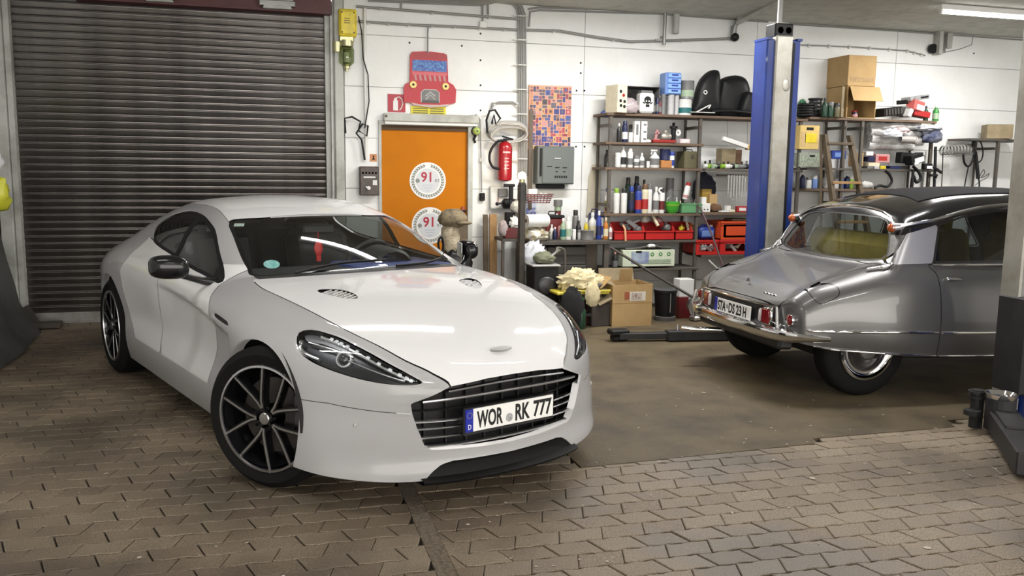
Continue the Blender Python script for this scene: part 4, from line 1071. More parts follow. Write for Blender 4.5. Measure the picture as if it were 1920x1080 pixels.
# gutter tube of the roof, ending in the amber trumpet lamp
GUT = onside([(.205, 1.185), (.28, 1.212), (.40, 1.24), (.51, 1.262), (.73, 1.322), (1.0, 1.372), (1.25, 1.39), (1.7, 1.40)], .008)
GUT[0] = (.225, -.632, 1.190)
strip('roof_gutter', GUT, .013, SILVER)
ARC = [(.262, -.60, 1.215), (.280, -.50, 1.268), (.302, -.36, 1.305), (.312, -.18, 1.322), (.315, 0, 1.327)]
ARC = ARC+[(x, -y, z) for x, y, z in ARC[-2::-1]]
part('roof_lip', CHROME, sal, lambda b: b.tube(smooth_poly(ARC, 6, False)+np.array([-.004, 0, .004]), .008, 6), 60)
for sg in (1, -1):
    tr = part('trumpet_lamp', SILVER, sal, lambda b: (b.tube([(.36, -sg*.672, 1.222), (.27, -sg*.642, 1.205), (.20, -sg*.622, 1.194)], [.014, .026, .034], 14)), 60)
    part('amber_lens', AMBER, tr, lambda b: b.tube([(.21, -sg*.625, 1.195), (.195, -sg*.6215, 1.193), (.178, -sg*.618, 1.190), (.172, -sg*.617, 1.189)], [.033, .033, .024, .004], 14), 60)
strip('quarter_moulding', [(.262, -.668, 1.15), (.20, -.70, 1.05), (.135, -.745, .96), (.105, -.735, .935), (-.03, -.70, .905)], .011, CHROME)
# roof fabric panel
fp, _ = roof_.split(np.where(roof_.v[:, 2] > 1.38, np.maximum(np.abs(roof_.v[:, 1])-.44-.06*np.clip(roof_.v[:, 0]-.6, 0, 1), .60+.0*roof_.v[:, 1]-roof_.v[:, 0]-.25*np.clip(np.abs(roof_.v[:, 1])-.25, 0, 1)), 1))
if len(fp.f): both(fp.offset(.006).rim(.006)).build('roof_panel', FABRIC, sal)
# rear panel: plate, lamps, chrome frame
def rx(y, z): return -.648+.16*y*y
panel = part('rear_panel', TRIMBLACK, sal, lambda b: b.add([(rx(y, .5)-.004, y, z) for z in (.455, .598) for y in np.linspace(-.50, .50, 21)], [(k, k+1, 22+k, 21+k) for k in range(20)]))
FRM = [(rx(y, .6)-.012, y, .606) for y in np.linspace(.535, -.535, 15)]
part('panel_frame', CHROME, panel, lambda b: b.tube(FRM, .007, 6), 60)
for sg in (1, -1):
    part('panel_frame', CHROME, panel, lambda b: b.tube([(rx(.54, .6)-.012, -sg*.538, .608), (rx(.55, .5)-.014, -sg*.553, .53), (rx(.57, .45)-.016, -sg*.575, .445)], [.010, .014, .016], 8), 60)
    t = part('tail_lamp', REDLENS, sal, lambda b: b.box((rx(.44, .53)-.016, -sg*.445, .527), (.03, .095, .115), bev=.012, rz=sg*.13), 40)
    part('tail_lamp_bezel', CHROME, t, lambda b: b.box((rx(.44, .53)-.008, -sg*.445, .527), (.03, .115, .135), bev=.01, rz=sg*.13), 40)
    part('reverse_lamp', mat('clear_lens', (.55, .5, .5), .1, coat=1), t, lambda b: b.box((rx(.37, .53)-.016, -sg*.378, .527), (.03, .030, .095), bev=.012, rz=sg*.1), 40)
    r_ = part('round_reflector', REDLENS, sal, lambda b: b.lathe([(.036, .0), (.034, -.012), (.02, -.02), (0, -.022)], (-.578, -sg*.662, .535), 20, 'X', cap=False), 50)
    part('reflector_ring', CHROME, r_, lambda b: b.lathe([(.036, .02), (.046, .0), (.043, -.012), (.036, -.008)], (-.578, -sg*.662, .535), 20, 'X', cap=False), 50)
MPB = Matrix(((0, 0, -1, 0), (-1, 0, 0, 0), (0, 1, 0, 0), (0, 0, 0, 1)))
pl2 = part('rear_plate', MATS['plate_white'], sal, lambda b: b.box((-.664, -.02, .516), (.008, .53, .104), bev=.002))
part('country_band', MATS['plate_blue'], pl2, lambda b: b.box((-.664, .228, .516), (.009, .046, .104), bev=.002))
def p2(t, y, size=.10, sx=.66): return text_mesh(t, size, pl2, INK, 'lettering', Matrix.Translation((-.669, y, .515)) @ MPB, sx=sx, bold=.002, depth=.0004)
pfit('STA', .198, .075, pl2, -.669, .515, .078, MPB, 1); pfit('DS', .028, -.062, pl2, -.669, .515, .078, MPB, 1); pfit('23', -.082, -.160, pl2, -.669, .515, .078, MPB, 1); pfit('H', -.182, -.228, pl2, -.669, .515, .078, MPB, 1)
part('seal', MATS['seal_grey'], pl2, lambda b: b.lathe([(.0, 0), (.018, 0), (.018, -.001), (.0, -.0016)], (-.6685, .052, .520), 16, 'X', cap=False))
# bumper
BX = [(-.708, 0), (-.705, .2), (-.695, .4), (-.672, .54), (-.625, .66), (-.55, .74), (-.46, .80), (-.37, .835)]
def bump(b):
    P_ = smooth_poly([(x, -y, 0) for x, y in BX[::-1]]+[(x, y, 0) for x, y in BX[1:]], 4, False)
    prof = [(-.012, .045), (.012, .035), (.020, .012), (.012, -.012), (.004, -.03), (-.012, -.042), (-.03, -.03), (-.03, .03)]
    V = []; n = len(P_)
    for i, p in enumerate(P_):
        t = P_[min(i+1, n-1)]-P_[max(i-1, 0)]; t /= np.linalg.norm(t); nn = np.array([-t[1], t[0], 0])*1.0
        if nn[0] > 0 and abs(p[1]) < .3: nn = -nn
        e = 1-max(0, (abs(p[1])-.70)/.14)*.55
        for o_, z in prof:
            V.append(p+nn*o_+np.array([0, 0, .424+z*e]))
    m_ = len(prof)
    b.add(V, [(i*m_+k, i*m_+(k+1) % m_, (i+1)*m_+(k+1) % m_, (i+1)*m_+k) for i in range(n-1) for k in range(m_)]+[tuple(range(m_)), tuple((n-1)*m_+k for k in range(m_))[::-1]])
part('rear_bumper', CHROME, sal, bump, 40)
part('rear_valance', TRIMBLACK, sal, lambda b: b.box((-.55, 0, .36), (.12, 1.2, .10), bev=.02))
part('exhaust_pipe', CHROME, sal, lambda b: b.tube([(-.50, .42, .27), (-.72, .50, .262), (-.80, .53, .27)], .022, 10), 60)
em = part('boot_emblem', CHROME, sal, lambda b: b.add([(-.498, y, z) for y, z in ((-.02, -.012), (0, .014), (.02, -.012), (.014, -.012), (0, .004), (-.014, -.012))]+[(-.512, y, z) for y, z in ((-.02, -.012), (0, .014), (.02, -.012), (.014, -.012), (0, .004), (-.014, -.012))], [(0, 1, 4, 5), (1, 2, 3, 4), (6, 11, 10, 7), (7, 10, 9, 8), (0, 6, 7, 1), (1, 7, 8, 2), (5, 4, 10, 11), (4, 3, 9, 10)]))
em.location = (.0, .05, .728)
part('script_badge', SILVER, sal, lambda b: b.tube([(-.545+.0*k, -.24-.022*k, .668+.008*(k % 2)) for k in range(9)], .004, 4))
# wheels
def dwheel(x, y, sg, vis=True):
    w = part('wheel', RUBBER, sal, lambda b: b.lathe([(.20, -.07), (.225, -.085), (.28, -.092), (.315, -.08), (.333, -.055), (.335, 0), (.333, .055), (.315, .08), (.28, .092), (.225, .085), (.20, .07)], (x, y, .335), 48, 'Y', cap=False), 40)
    f = y-sg*.085
    L = lambda prof: [(r, -sg*h) for r, h in prof]
    part('wheel_trim', CHROME, w, lambda b: b.lathe(L([(.218, .0), (.214, .014), (.200, .016), (.188, .0), (.172, -.008), (.150, -.006), (.135, -.03)]), (x, f, .335), 48, 'Y', cap=False), 40)
    part('wheel_disc', mat('dark_steel', (.03, .028, .026), .45, metal=.5), w, lambda b: b.lathe(L([(.15, -.03), (.10, -.02), (.07, .01), (.0, .016)]), (x, f, .335), 32, 'Y', cap=False), 40)
    part('hub_cap', mat('steel_grey', (.22, .21, .2), .4, metal=.7), w, lambda b: b.lathe(L([(.062, -.0), (.058, .022), (.04, .03), (.0, .033)]), (x, f, .335), 24, 'Y', cap=False), 40)
for sg in (1, -1): dwheel(0, -sg*.655, sg); dwheel(3.125, -sg*.70, sg)
part('underbody', GAPBLACK, sal, lambda b: (b.box((1.5, 0, .30), (3.6, 1.45, .06)), b.box((-.35, 0, .40), (.4, 1.0, .10))))
for (x, y_) in ((.78, 0),):
    st_ = part('rear_bench', CLOTH, sal, lambda b: (b.box((.80, 0, .58), (.55, 1.30, .20), bev=.07), b.box((.50, 0, .86), (.18, 1.32, .55), bev=.07, ry=-.25)), 40)
for sg in (1, -1):
    fs = part('front_seat', CLOTH, sal, lambda b: (b.box((1.85, sg*.36, .58), (.55, .52, .20), bev=.07), b.box((1.56, sg*.36, .88), (.16, .52, .58), bev=.06, ry=-.2)), 40)
    part('headrest', CLOTH, fs, lambda b: b.box((1.46, sg*.36, 1.22), (.09, .30, .18), bev=.04), 40)
part('parcel_shelf', mat('brown_board', (.10, .07, .035), .8), sal, lambda b: b.box((.30, 0, .915), (.30, 1.25, .02)))
part('cabin_floor', INTBLACK, sal, lambda b: (b.box((1.5, 0, .40), (2.6, 1.4, .02)), b.box((2.35, 0, .8), (.06, 1.4, .4))))
# ---------------------------------------------------------------- kit for the small things
from mathutils import noise as mnoise
CM = {}
def cm(c, rough=.4, metal=0.):
    "plain lacquer or plastic of one colour"
    k = (tuple(c), rough, metal)
    if k not in CM:
        CM[k] = mat('lacquer_%d' % len(CM), c, rough, metal, noise=(25, .25, tuple(x*.6 for x in c)))
    return CM[k]
C = dict(white=(.72, .72, .70), cream=(.66, .60, .42), black=(.012, .012, .013), grey=(.20, .20, .20), silver=(.55, .55, .56), red=(.45, .02, .018), darkred=(.16, .015, .015),
         blue=(.025, .06, .36), navy=(.012, .018, .08), paleblue=(.18, .32, .70), green=(.04, .28, .05), darkgreen=(.012, .06, .03), lime=(.28, .50, .04), teal=(.01, .16, .17), yellow=(.70, .55, .03),
         orange=(.60, .20, .02), brown=(.16, .08, .035), card=(.38, .245, .10), olive=(.14, .125, .06), pink=(.60, .30, .30), palegreen=(.40, .52, .36))
for k_ in C: C[k_] = tuple(x*(.86 if k_ in ('white', 'cream', 'black') else .70) for x in C[k_])
def px_scale(u, v, y): return abs((at(u+10, v, y)-at(u, v, y)).x)/10
ORD = ['first', 'second', 'third', 'fourth', 'fifth', 'sixth', 'seventh', 'eighth', 'ninth', 'tenth', 'eleventh', 'twelfth', 'thirteenth', 'fourteenth', 'fifteenth', 'sixteenth']
def vessel(kind, loc, w, h, body, cap, band=None, label=None, group=None, tilt=None):
    "cans, bottles, tins, jars: body > cap, label_band"
    names = dict(spray='spray_can', bottle='bottle', tin='tin_can', jar='jar', pump='spray_bottle', canister='canister')
    r = w/2; t = thing(names[kind], label, {'spray': 'spray can', 'bottle': 'bottle', 'tin': 'tin', 'jar': 'jar', 'pump': 'spray bottle', 'canister': 'canister'}[kind], loc, 0, group)
    bm_, cmat = cm(C[body]), cm(C[cap])
    L = lambda p, m_=bm_, nm='body': part(nm, m_, t, lambda b: b.lathe(p, n=14), 40)
    if kind == 'spray':
        L([(r*.96, 0), (r, .006), (r, h*.74), (r*.9, h*.79), (r*.62, h*.82)], nm='body')
        L([(r*.72, h*.80), (r*.74, h*.97), (r*.60, h)], cmat, 'cap')
    elif kind == 'bottle':
        L([(r*.92, 0), (r, .008), (r, h*.58), (r*.85, h*.68), (r*.36, h*.80), (r*.34, h*.86)])
        L([(r*.42, h*.84), (r*.42, h*.98), (r*.36, h)], cmat, 'cap')
    elif kind == 'tin':
        L([(r*.97, 0), (r*1.0, .004), (r*.97, .010), (r*.97, h*.93), (r*1.0, h*.96), (r*.98, h*.99)])
        L([(r*.94, h*.97), (r*.90, h*1.0), (r*.2, h*.985)], cmat, 'lid')
    elif kind == 'jar':
        L([(r*.95, 0), (r, .006), (r, h*.70), (r*.88, h*.76)])
        L([(r*.98, h*.75), (r*.98, h*.97), (r*.9, h)], cmat, 'lid')
    elif kind == 'pump':
        L([(r*.92, 0), (r, .008), (r, h*.50), (r*.75, h*.62), (r*.32, h*.72)])
        part('trigger_head', cmat, t, lambda b: (b.lathe([(r*.34, h*.70), (r*.34, h*.80)], n=10), b.box((-r*.25, 0, h*.90), (r*1.5, r*.55, h*.14), bev=.006), b.box((-r*.75, 0, h*.76), (r*.2, r*.3, h*.16), ry=.3)), 40)
    elif kind == 'canister':
        part('body', bm_, t, lambda b: (b.box((0, 0, h*.42), (w, w*.55, h*.84), bev=w*.12), b.tube([(-w*.30, 0, h*.82), (-w*.22, 0, h*.95), (w*.12, 0, h*.95), (w*.22, 0, h*.82)], w*.06, 6)), 40)
        part('cap', cmat, t, lambda b: b.cyl((w*.32, 0, h*.83), w*.11, h*.12, 10), 40)
    if band:
        if kind == 'canister': part('label_band', cm(C[band], .5), t, lambda b: b.box((0, -w*.28, h*.40), (w*.7, .003, h*.42)))
        else: part('label_band', cm(C[band], .5), t, lambda b: b.lathe([(r*1.012, h*.14), (r*1.012, h*.48)], n=14, cap=False), 40)
    if tilt: t.rotation_euler = tilt
    return t
def crate(name, label, cat, loc, d, material, open_='top', wall=.006, rz=0., group=None, lip=True):
    "an open box with walls: shell; open_ top or front"
    t = thing(name, label, cat, loc, rz, group); x, y, z = d
    def f(b):
        b.box((0, 0, wall/2), (x, y, wall)); b.box((-x/2+wall/2, 0, z/2), (wall, y, z)); b.box((x/2-wall/2, 0, z/2), (wall, y, z)); b.box((0, y/2-wall/2, z/2), (x-2*wall, wall, z))
        if open_ == 'top': b.box((0, -y/2+wall/2, z/2), (x-2*wall, wall, z))
        else: b.box((0, 0, z-wall/2), (x, y, wall))
    part('shell', material, t, f)
    if lip and open_ == 'top': part('rim', material, t, lambda b: (b.box((0, -y/2, z-.008), (x+.012, .010, .016), bev=.003), b.box((0, y/2, z-.008), (x+.012, .010, .016), bev=.003), b.box((-x/2, 0, z-.008), (.010, y, .016)), b.box((x/2, 0, z-.008), (.010, y, .016))))
    return t
def carton(label, loc, d, material, band=None, rz=0., group=None, cat='box', name='cardboard_box', tape=True, band_box=None):
    t = thing(name, label, cat, loc, rz, group); x, y, z = d
    part('body', material, t, lambda b: b.box((0, 0, z/2), d, bev=min(.004, x*.05)))
    if band:
        w_, h_, cx_, cz_ = band_box or (.6, .5, 0, .5)
        part('printed_label', cm(C[band], .5), t, lambda b: b.box((cx_*x, -y/2-.001, cz_*z), (x*w_, .002, z*h_)))
    if tape: part('lid_flap', material, t, lambda b: (b.box((0, -y*.25, z+.001), (x*.985, y*.485, .003)), b.box((0, y*.25, z+.001), (x*.985, y*.485, .003))))
    return t
def crumple_geom(b, c, r, seed, amp=.22, freq=4.0, n=22, m_=14, flat=0.):
    o = Vector((seed*3.1, seed*1.7, seed*.9)); V = []
    for k in range(m_+1):
        ph = -PI/2+PI*k/m_
        for i in range(n):
            a = 2*PI*i/n; d = Vector((math.cos(ph)*math.cos(a), math.cos(ph)*math.sin(a), math.sin(ph)))
            s_ = 1+amp*mnoise.noise(d*freq+o)+amp*.6*abs(mnoise.noise(d*freq*2.3+o))
            p = Vector((d.x*r[0]*s_, d.y*r[1]*s_, d.z*r[2]*s_)); 
            if p.z < -r[2]*(1-flat): p.z = -r[2]*(1-flat)
            V.append((c[0]+p.x, c[1]+p.y, c[2]+p.z))
    b.add(V, [(k*n+i, k*n+(i+1) % n, (k+1)*n+(i+1) % n, (k+1)*n+i) for k in range(m_) for i in range(n)])
def heap(name, label, cat, loc, r, material, seed, amp=.25, freq=4., smooth=60, group=None):
    b = MB(); crumple_geom(b, (0, 0, r[2]*.8), r, seed, amp, freq, flat=.2)
    o = b.build(name, material, None, smooth); o.location = loc
    return tag(o, label, cat, group)
def one(name, label, cat, material, fn, loc=(0, 0, 0), rz=0., smooth=None, group=None, kind=None):
    b = MB(); fn(b); o = b.build(name, material, None, smooth); o.location = loc; o.rotation_euler = (0, 0, rz)
    return tag(o, label, cat, group, kind)
CARD = mat('cardboard', (.40, .265, .115), .8, noise=(6, .45, (.29, .18, .07)))
CARDOLD = mat('old_cardboard', (.25, .20, .12), .85, noise=(9, .6, (.14, .11, .06)))
WOOD = mat('raw_plank', (.33, .19, .075), .7, noise=(7, .7, (.20, .11, .04)))
WOODDARK = mat('weathered_wood', (.105, .078, .048), .8, noise=(8, .7, (.05, .036, .022)))
CLEAR = glass_mat('clear_film', (.90, .91, .91), .12, 1.35)
# ---------------------------------------------------------------- things on the back wall
def wallp(u, v, d=0.): return at(u, v, WY-.006-d)
def conduit(name, label, pts, r=.011, d=.03, cat='conduit', clips=0, material=None):
    P_ = [wallp(u, v, d) for u, v in pts]
    t = thing(name, label, cat, P_[0]); P_ = [p-P_[0] for p in P_]
    part('tube', material or CONDUIT, t, lambda b: b.tube(P_, r, 8), 50)
    for k in range(clips):
        f = (k+.5)/clips*(len(P_)-1); i = int(f); q = P_[i].lerp(P_[i+1], f-i)
        part('clip', WHITEP, t, lambda b: b.box((q.x, q.y+.012, q.z), (.035, .035, .045), bev=.006))
    return t
conduit('cable_conduit', 'long grey conduit running high along the wall from yellow box to riser', [(668, 12), (760, 19), (860, 27), (975, 36)], .014, clips=3)
conduit('cable_conduit', 'grey conduit below the high one, with white clips, above the red car board', [(672, 40), (760, 46), (860, 50), (970, 56)], .014, clips=7)
conduit('cable_conduit', 'grey conduit sagging from the riser over the upper wall to the bracket', [(985, 56), (1050, 58), (1120, 70), (1180, 78), (1260, 76), (1378, 72)], .015, clips=3)
conduit('cable_conduit', 'thin conduit dropping from clipped conduit behind the red car board', [(803, 50), (802, 62), (802, 100)], .008)
for k, (x0, top) in enumerate([(972, 8), (976, 6), (980, 4), (985, 2)]):
    conduit('riser_pipe', ['riser pipe nearest to the orange door in the bundle of four', 'second riser pipe from the orange door in the bundle of four', 'third riser pipe from the orange door in the bundle of four', 'riser pipe nearest to the painting in the bundle of four'][k],
            [(690, 1+k*3.2-9), (900, 7+k*3-6), (940+k*7, top-4), (962+k*4, top), (970+k*3, top+10), (x0, top+26), (x0+1.0, 150), (x0+2, 330)], .0095, .03, 'pipe')
for k, v in enumerate([30, 75, 122, 168, 214, 262, 298]):
    p = wallp(980, v, .05); one('pipe_strap', '%s strap from the ceiling across the riser pipes' % ORD[k], 'strap', WHITEP, lambda b: (b.box((0, 0, 0), (.11, .03, .014), bev=.004), b.box((-.075, .012, 0), (.05, .02, .010))), p, group='straps over the riser bundle')
conduit('cable_conduit', 'upper of two conduits running under the ceiling from riser to post', [(990, 17), (1010, 14), (1240, 20), (1440, 34)], .010)
conduit('cable_conduit', 'lower of two conduits running under the ceiling from riser to post', [(992, 50), (994, 22), (1010, 19), (1240, 26), (1440, 41)], .010)
conduit('cable_conduit', 'upper of two conduits under the ceiling beyond the blue post', [(1480, 38), (1700, 52), (1920, 68)], .010)
conduit('cable_conduit', 'lower of two conduits under the ceiling beyond the blue post', [(1480, 45), (1700, 59), (1920, 75)], .010)
conduit('wall_cable', 'clipped cable crossing the wall from blue post to wall duct', [(1498, 84), (1600, 88), (1700, 95), (1735, 104)], .008, .02, 'cable', 8)
conduit('wall_cable', 'thin cable rising from the wall duct to the ceiling lamp', [(1750, 103), (1800, 92), (1822, 84), (1826, 56), (1880, 32)], .005, .02, 'cable')
conduit('wall_conduit', 'short conduit bend above the cable coil', [(922, 205), (924, 195), (935, 192), (962, 192), (972, 198), (974, 206)], .012, clips=2)
conduit('wall_conduit', 'thin conduit running down beside the door to black socket', [(880, 217), (896, 217), (900, 224), (902, 300), (903, 360)], .007, clips=2)
conduit('wall_conduit', 'white conduit running down beside the switch box', [(684, 15), (684, 120), (686, 215), (686, 300)], .016, material=WHITEP)
conduit('wall_cable', 'black cable dangling beside white conduit under yellow box', [(672, 30), (678, 60), (681, 110), (690, 140), (692, 190), (684, 240)], .006, .05, 'cable', material=BLACKP)
conduit('wall_cable', 'tangled black cable loop above the switch box', [(648, 250), (646, 222), (660, 219), (676, 228), (672, 245), (688, 255), (690, 236), (680, 232), (668, 250), (678, 262), (684, 300)], .010, .06, 'cable', material=BLACKP)
conduit('wall_cable', 'black lead hanging down along the steel guide', [(647, 225), (644, 260), (645, 300), (641, 310)], .009, .07, 'cable', material=BLACKP)
# stub pipes and ducts under the ceiling
for (u, v0, v1, r, lab, mt_) in [(1245, 12, 84, .020, 'thin steel pipe stub hanging from ceiling beside thick one', STEEL), (1267, 12, 63, .036, 'thick grey pipe stub hanging from ceiling beside thin one', PAINTGREY)]:
    a, b_ = wallp(u, v0, .08), wallp(u, v1, .08); t = thing('pipe_stub', lab, 'pipe', b_)
    part('pipe', mt_, t, lambda b: b.lathe([(r*.8, .002), (r, 0), (r, a.z-b_.z), (r*.7, a.z-b_.z)], n=16), 40)
    part('flange', STEEL, t, lambda b: b.cyl((0, 0, (a.z-b_.z)*.86), r*1.25, .02, 16))
    if r < .03: part('wall_hook', STEEL, t, lambda b: (b.box((-.05, .02, .05), (.10, .02, .02)), b.box((0, .045, .09), (.03, .07, .02))))
t = thing('wall_bracket', 'rusty bracket with black junction under the ceiling strut', 'bracket', wallp(1377, 70, .06))
part('arm', STEEL, t, lambda b: (b.tube([(-.02, 0, .0), (.0, 0, .12), (.04, -.02, .22)], .028, 8), b.box((.0, .02, .05), (.05, .05, .16))), 40)
part('junction', BLACKP, t, lambda b: b.ball((0, -.01, -.0), .05, 12, 8), 60)
one('ceiling_strut', 'pale strut running from wall bracket up to the ceiling', 'strut', PAINTGREY, lambda b: b.tube([at(1384, 42, 9.3), at(1462, 2, 8.3)], .03, 8), smooth=50)
t = thing('wall_duct', 'open grey sheet duct hanging on the wall under the batten', 'duct', wallp(1757, 104, .0))
H_ = (wallp(1757, 44, .0)-wallp(1757, 104, .0)).z
part('side_sheet', PAINTGREY, t, lambda b: b.box((-.05, -.06, H_/2), (.055, .12, H_), bev=.004)); part('side_sheet', PAINTGREY, t, lambda b: b.box((.13, -.03, H_/2+.06), (.075, .06, H_*.85), bev=.004)); part('back_sheet', STEEL, t, lambda b: b.box((.04, -.005, H_/2+.03), (.15, .01, H_*.9)))
part('black_cap', BLACKP, t, lambda b: b.lathe([(.0, -.03), (.06, -.03), (.06, .0)], (-.12, -.04, .07), 14, 'Y', cap=False))
# yellow control box with filter bowls below
p = wallp(650, 72, 0); s_ = px_scale(650, 50, 9.4)
t = thing('control_box', 'yellow steel control box beside the shutter guide', 'box', p)
part('case', YELLOWP, t, lambda b: b.box((0, -.08, 25*s_), (33*s_, .14, 50*s_), bev=.012)); part('cover', YELLOWP, t, lambda b: b.box((0, -.155, 25*s_), (28*s_, .02, 43*s_), bev=.008))
for k in range(3): part('vent_slot', cm(C['brown']), t, lambda b: b.box((-.01, -.167, (32-k*4)*s_), (.06, .004, .006)))
for a, b_ in ((-1, -1), (-1, 1), (1, -1), (1, 1)): part('screw', DARKSTEEL, t, lambda b: b.cyl((a*11*s_, -.172, (25+b_*18)*s_), .008, .01, 8, 'Y'))
BRASS = mat('dull_brass', (.42, .40, .24), .3, metal=.6)
t = thing('air_filter', 'brass and glass compressed air filter hanging under yellow box', 'filter', wallp(650, 134, .09))
part('bowl', glass_mat('green_glass', (.55, .60, .42), .05), t, lambda b: b.lathe([(.035, .05), (.078, .09), (.08, .22), (.055, .26)], n=16), 40)
part('head', BRASS, t, lambda b: (b.cyl((0, 0, .25), .072, .06, 16), b.box((0, 0, .32), (.15, .10, .06), bev=.01), b.cyl((-.10, 0, .19), .05, .10, 12), b.cyl((-.075, 0, .235), .018, .12, 8, 'X')), 40)
part('drain', BRASS, t, lambda b: (b.cyl((0, 0, 0), .018, .03, 10), b.cyl((0, 0, .03), .036, .04, 12)), 40)
part('core', WHITEP, t, lambda b: b.cyl((0, 0, .09), .03, .10, 12), 40)
# switch box, orange label, cables
s_ = px_scale(692, 340, 9.4); p = wallp(691, 366, 0)
t = thing('switch_box', 'dark brown switch box on the wall beside the orange door', 'switch', p)
BROWNP = mat('brown_enamel', (.055, .042, .036), .45, noise=(20, .5, (.12, .09, .07)))
part('case', BROWNP, t, lambda b: b.box((0, -.05, 27*s_), (36*s_, .10, 54*s_), bev=.01))
for k in range(5): part('button', cm(C['grey']), t, lambda b: b.cyl(((-12+6*k)*s_, -.10, 42*s_), .011, .012, 10, 'Y'))
part('rotary_switch', WHITEP, t, lambda b: (b.cyl((-2*s_, -.125, 14*s_), .02, .03, 12, 'Y'), b.box((-4*s_, -.135, 14*s_), (.05, .012, .014), ry=.7)))
part('name_plate', cm(C['white']), t, lambda b: (b.box((0, -.102, 34*s_), (22*s_, .004, 3*s_)), b.box((10*s_, -.102, 24*s_), (8*s_, .004, 9*s_))))
one('warning_tag', 'small orange warning tag above the switch box', 'sign', cm((.50, .20, .06)), lambda b: b.box((0, 0, 0), (13*s_, .006, 14*s_), bev=.002), wallp(700, 296, .0))
bpy.data.objects['warning_tag']
part('pictogram', BLACKP, bpy.data.objects['warning_tag'], lambda b: b.prism([(-.016, -.02), (.018, -.02), (.006, .004), (.014, .022), (-.010, .022), (-.004, .0)], .002, Matrix.Translation((0, -.003, 0)) @ Matrix.Rotation(PI/2, 4, 'X')))
# fire sign, escape sign, red car board
def flat_poly(pts_px, u0, v0, th=.012, flip=False):
    s = px_scale(u0, v0, WY); return [((u-u0)*s, (v0-v)*s) for u, v in pts_px]
RX = Matrix.Rotation(PI/2, 4, 'X')          # polygon plane -> wall plane, facing -Y
def plaque(name, label, cat, pts, u0, v0, material, th=.012, d=.0):
    poly = flat_poly(pts, u0, v0); t = thing(name, label, cat, wallp(u0, v0, d))
    part('board', material, t, lambda b: b.prism(poly, th, RX)); return t
def on_plaque(t, name, pts, u0, v0, material, lift, th=.002):
    poly = flat_poly(pts, u0, v0)
    area = sum(poly[i][0]*poly[(i+1) % len(poly)][1]-poly[(i+1) % len(poly)][0]*poly[i][1] for i in range(len(poly)))
    if area < 0: poly = poly[::-1]
    return part(name, material, t, lambda b: b.prism(poly, th, Matrix.Translation((0, -lift, 0)) @ RX))
SIGNRED = cm((.36, .012, .03), .4)
t = plaque('fire_sign', 'red square fire extinguisher sign above the orange door', 'sign', [(727, 210), (760, 210), (760, 177), (727, 177)], 743, 194, SIGNRED, .006)
on_plaque(t, 'extinguisher_pictogram', [(737, 207), (746, 207), (746, 190), (744, 187), (744, 184), (739, 184), (739, 187), (737, 190)], 743, 194, WHITEP, .006)
part('hose_pictogram', WHITEP, t, lambda b: b.tube([((u-743)*.00572, -.008, (194-v)*.00572) for u, v in [(742, 184), (748, 182), (753, 186), (755, 194), (752, 202), (749, 206)]], .006, 6))
t = plaque('escape_sign', 'yellow text sign on the lintel under the red car board', 'sign', [(770, 216), (836, 216), (836, 200), (770, 200)], 803, 208, cm((.62, .55, .02), .5), .006)
for k, (a, b_) in enumerate([(774, 802), (806, 832)]):
    for j in range(3): on_plaque(t, 'text_line', [(a, 205+j*4), (b_, 205+j*4), (b_, 203.2+j*4), (a, 203.2+j*4)], 803, 208, cm((.10, .09, .02)), .006, .001)
CARRED = mat('board_red', (.40, .010, .022), .4)
out = [(757, 193), (757, 166), (760, 159), (768, 155), (769, 108), (773, 101), (800, 99), (832, 101), (838, 107), (840, 152), (850, 158), (855, 166), (854, 190), (845, 192), (838, 197), (806, 200), (775, 197), (768, 192)]
t = plaque('car_board', 'painted red board cut like a small car front, above the orange door', 'wall board', out, 806, 150, CARRED, .018, .01)
on_plaque(t, 'roof_band', [(771, 112), (838, 112), (837, 103), (800, 101), (774, 103)], 806, 150, cm((.33, .02, .025)), .018)
SCR = mat('painted_screen', (.03, .06, .30), .4, noise=(40, 1., (.10, .30, .55)))
on_plaque(t, 'windscreen', [(773, 135), (837, 135), (837, 117), (835, 115), (775, 115), (773, 117)], 806, 150, SCR, .018)
on_plaque(t, 'trim_band', [(773, 142), (837, 142), (838, 136), (772, 136)], 806, 150, cm((.55, .10, .12)), .018)
for k in range(7): on_plaque(t, 'brush_stroke', [(778+k*9, 152), (782+k*9, 152), (780+k*9, 142), (776+k*9, 142)], 806, 150, cm(C['pink']), .018, .0015)
for u, v in ((774, 160), (835, 161)):
    part('headlight', cm((.75, .60, .20)), t, lambda b: (b.lathe([(.0, -.034), (.036, -.034), (.040, -.018)], ((u-806)*.00572, 0, (150-v)*.00572), 18, 'Y', cap=False)))
    part('headlight_eye', BLACKP, t, lambda b: b.lathe([(.0, -.0352), (.013, -.0352), (.013, -.033)], ((u-806)*.00572, 0, (150-v)*.00572), 12, 'Y', cap=False))
on_plaque(t, 'grille', [(789, 191), (823, 191), (823, 172), (818, 168), (794, 168), (789, 172)], 806, 150, cm(C['grey']), .018)
for dz in (0, 6): part('chevron', cm(C['white']), t, lambda b: b.tube([((u-806)*.00572, -.021, (150-v)*.00572) for u, v in [(797, 182+dz-2), (806, 172+dz), (815, 182+dz-2)]], .006, 4))
part('grille_frame', cm(C['white']), t, lambda b: b.tube([((u-806)*.00572, -.02, (150-v)*.00572) for u, v in [(789, 191), (789, 173), (795, 168), (817, 168), (823, 173), (823, 191)]], .005, 4))
on_plaque(t, 'plate', [(791, 192), (822, 192), (822, 187), (791, 187)], 806, 150, cm((.05, .05, .05)), .021)
on_plaque(t, 'bumper', [(770, 192), (788, 195), (824, 195), (843, 192), (838, 197), (806, 200), (775, 197)], 806, 150, cm((.45, .35, .33)), .018)
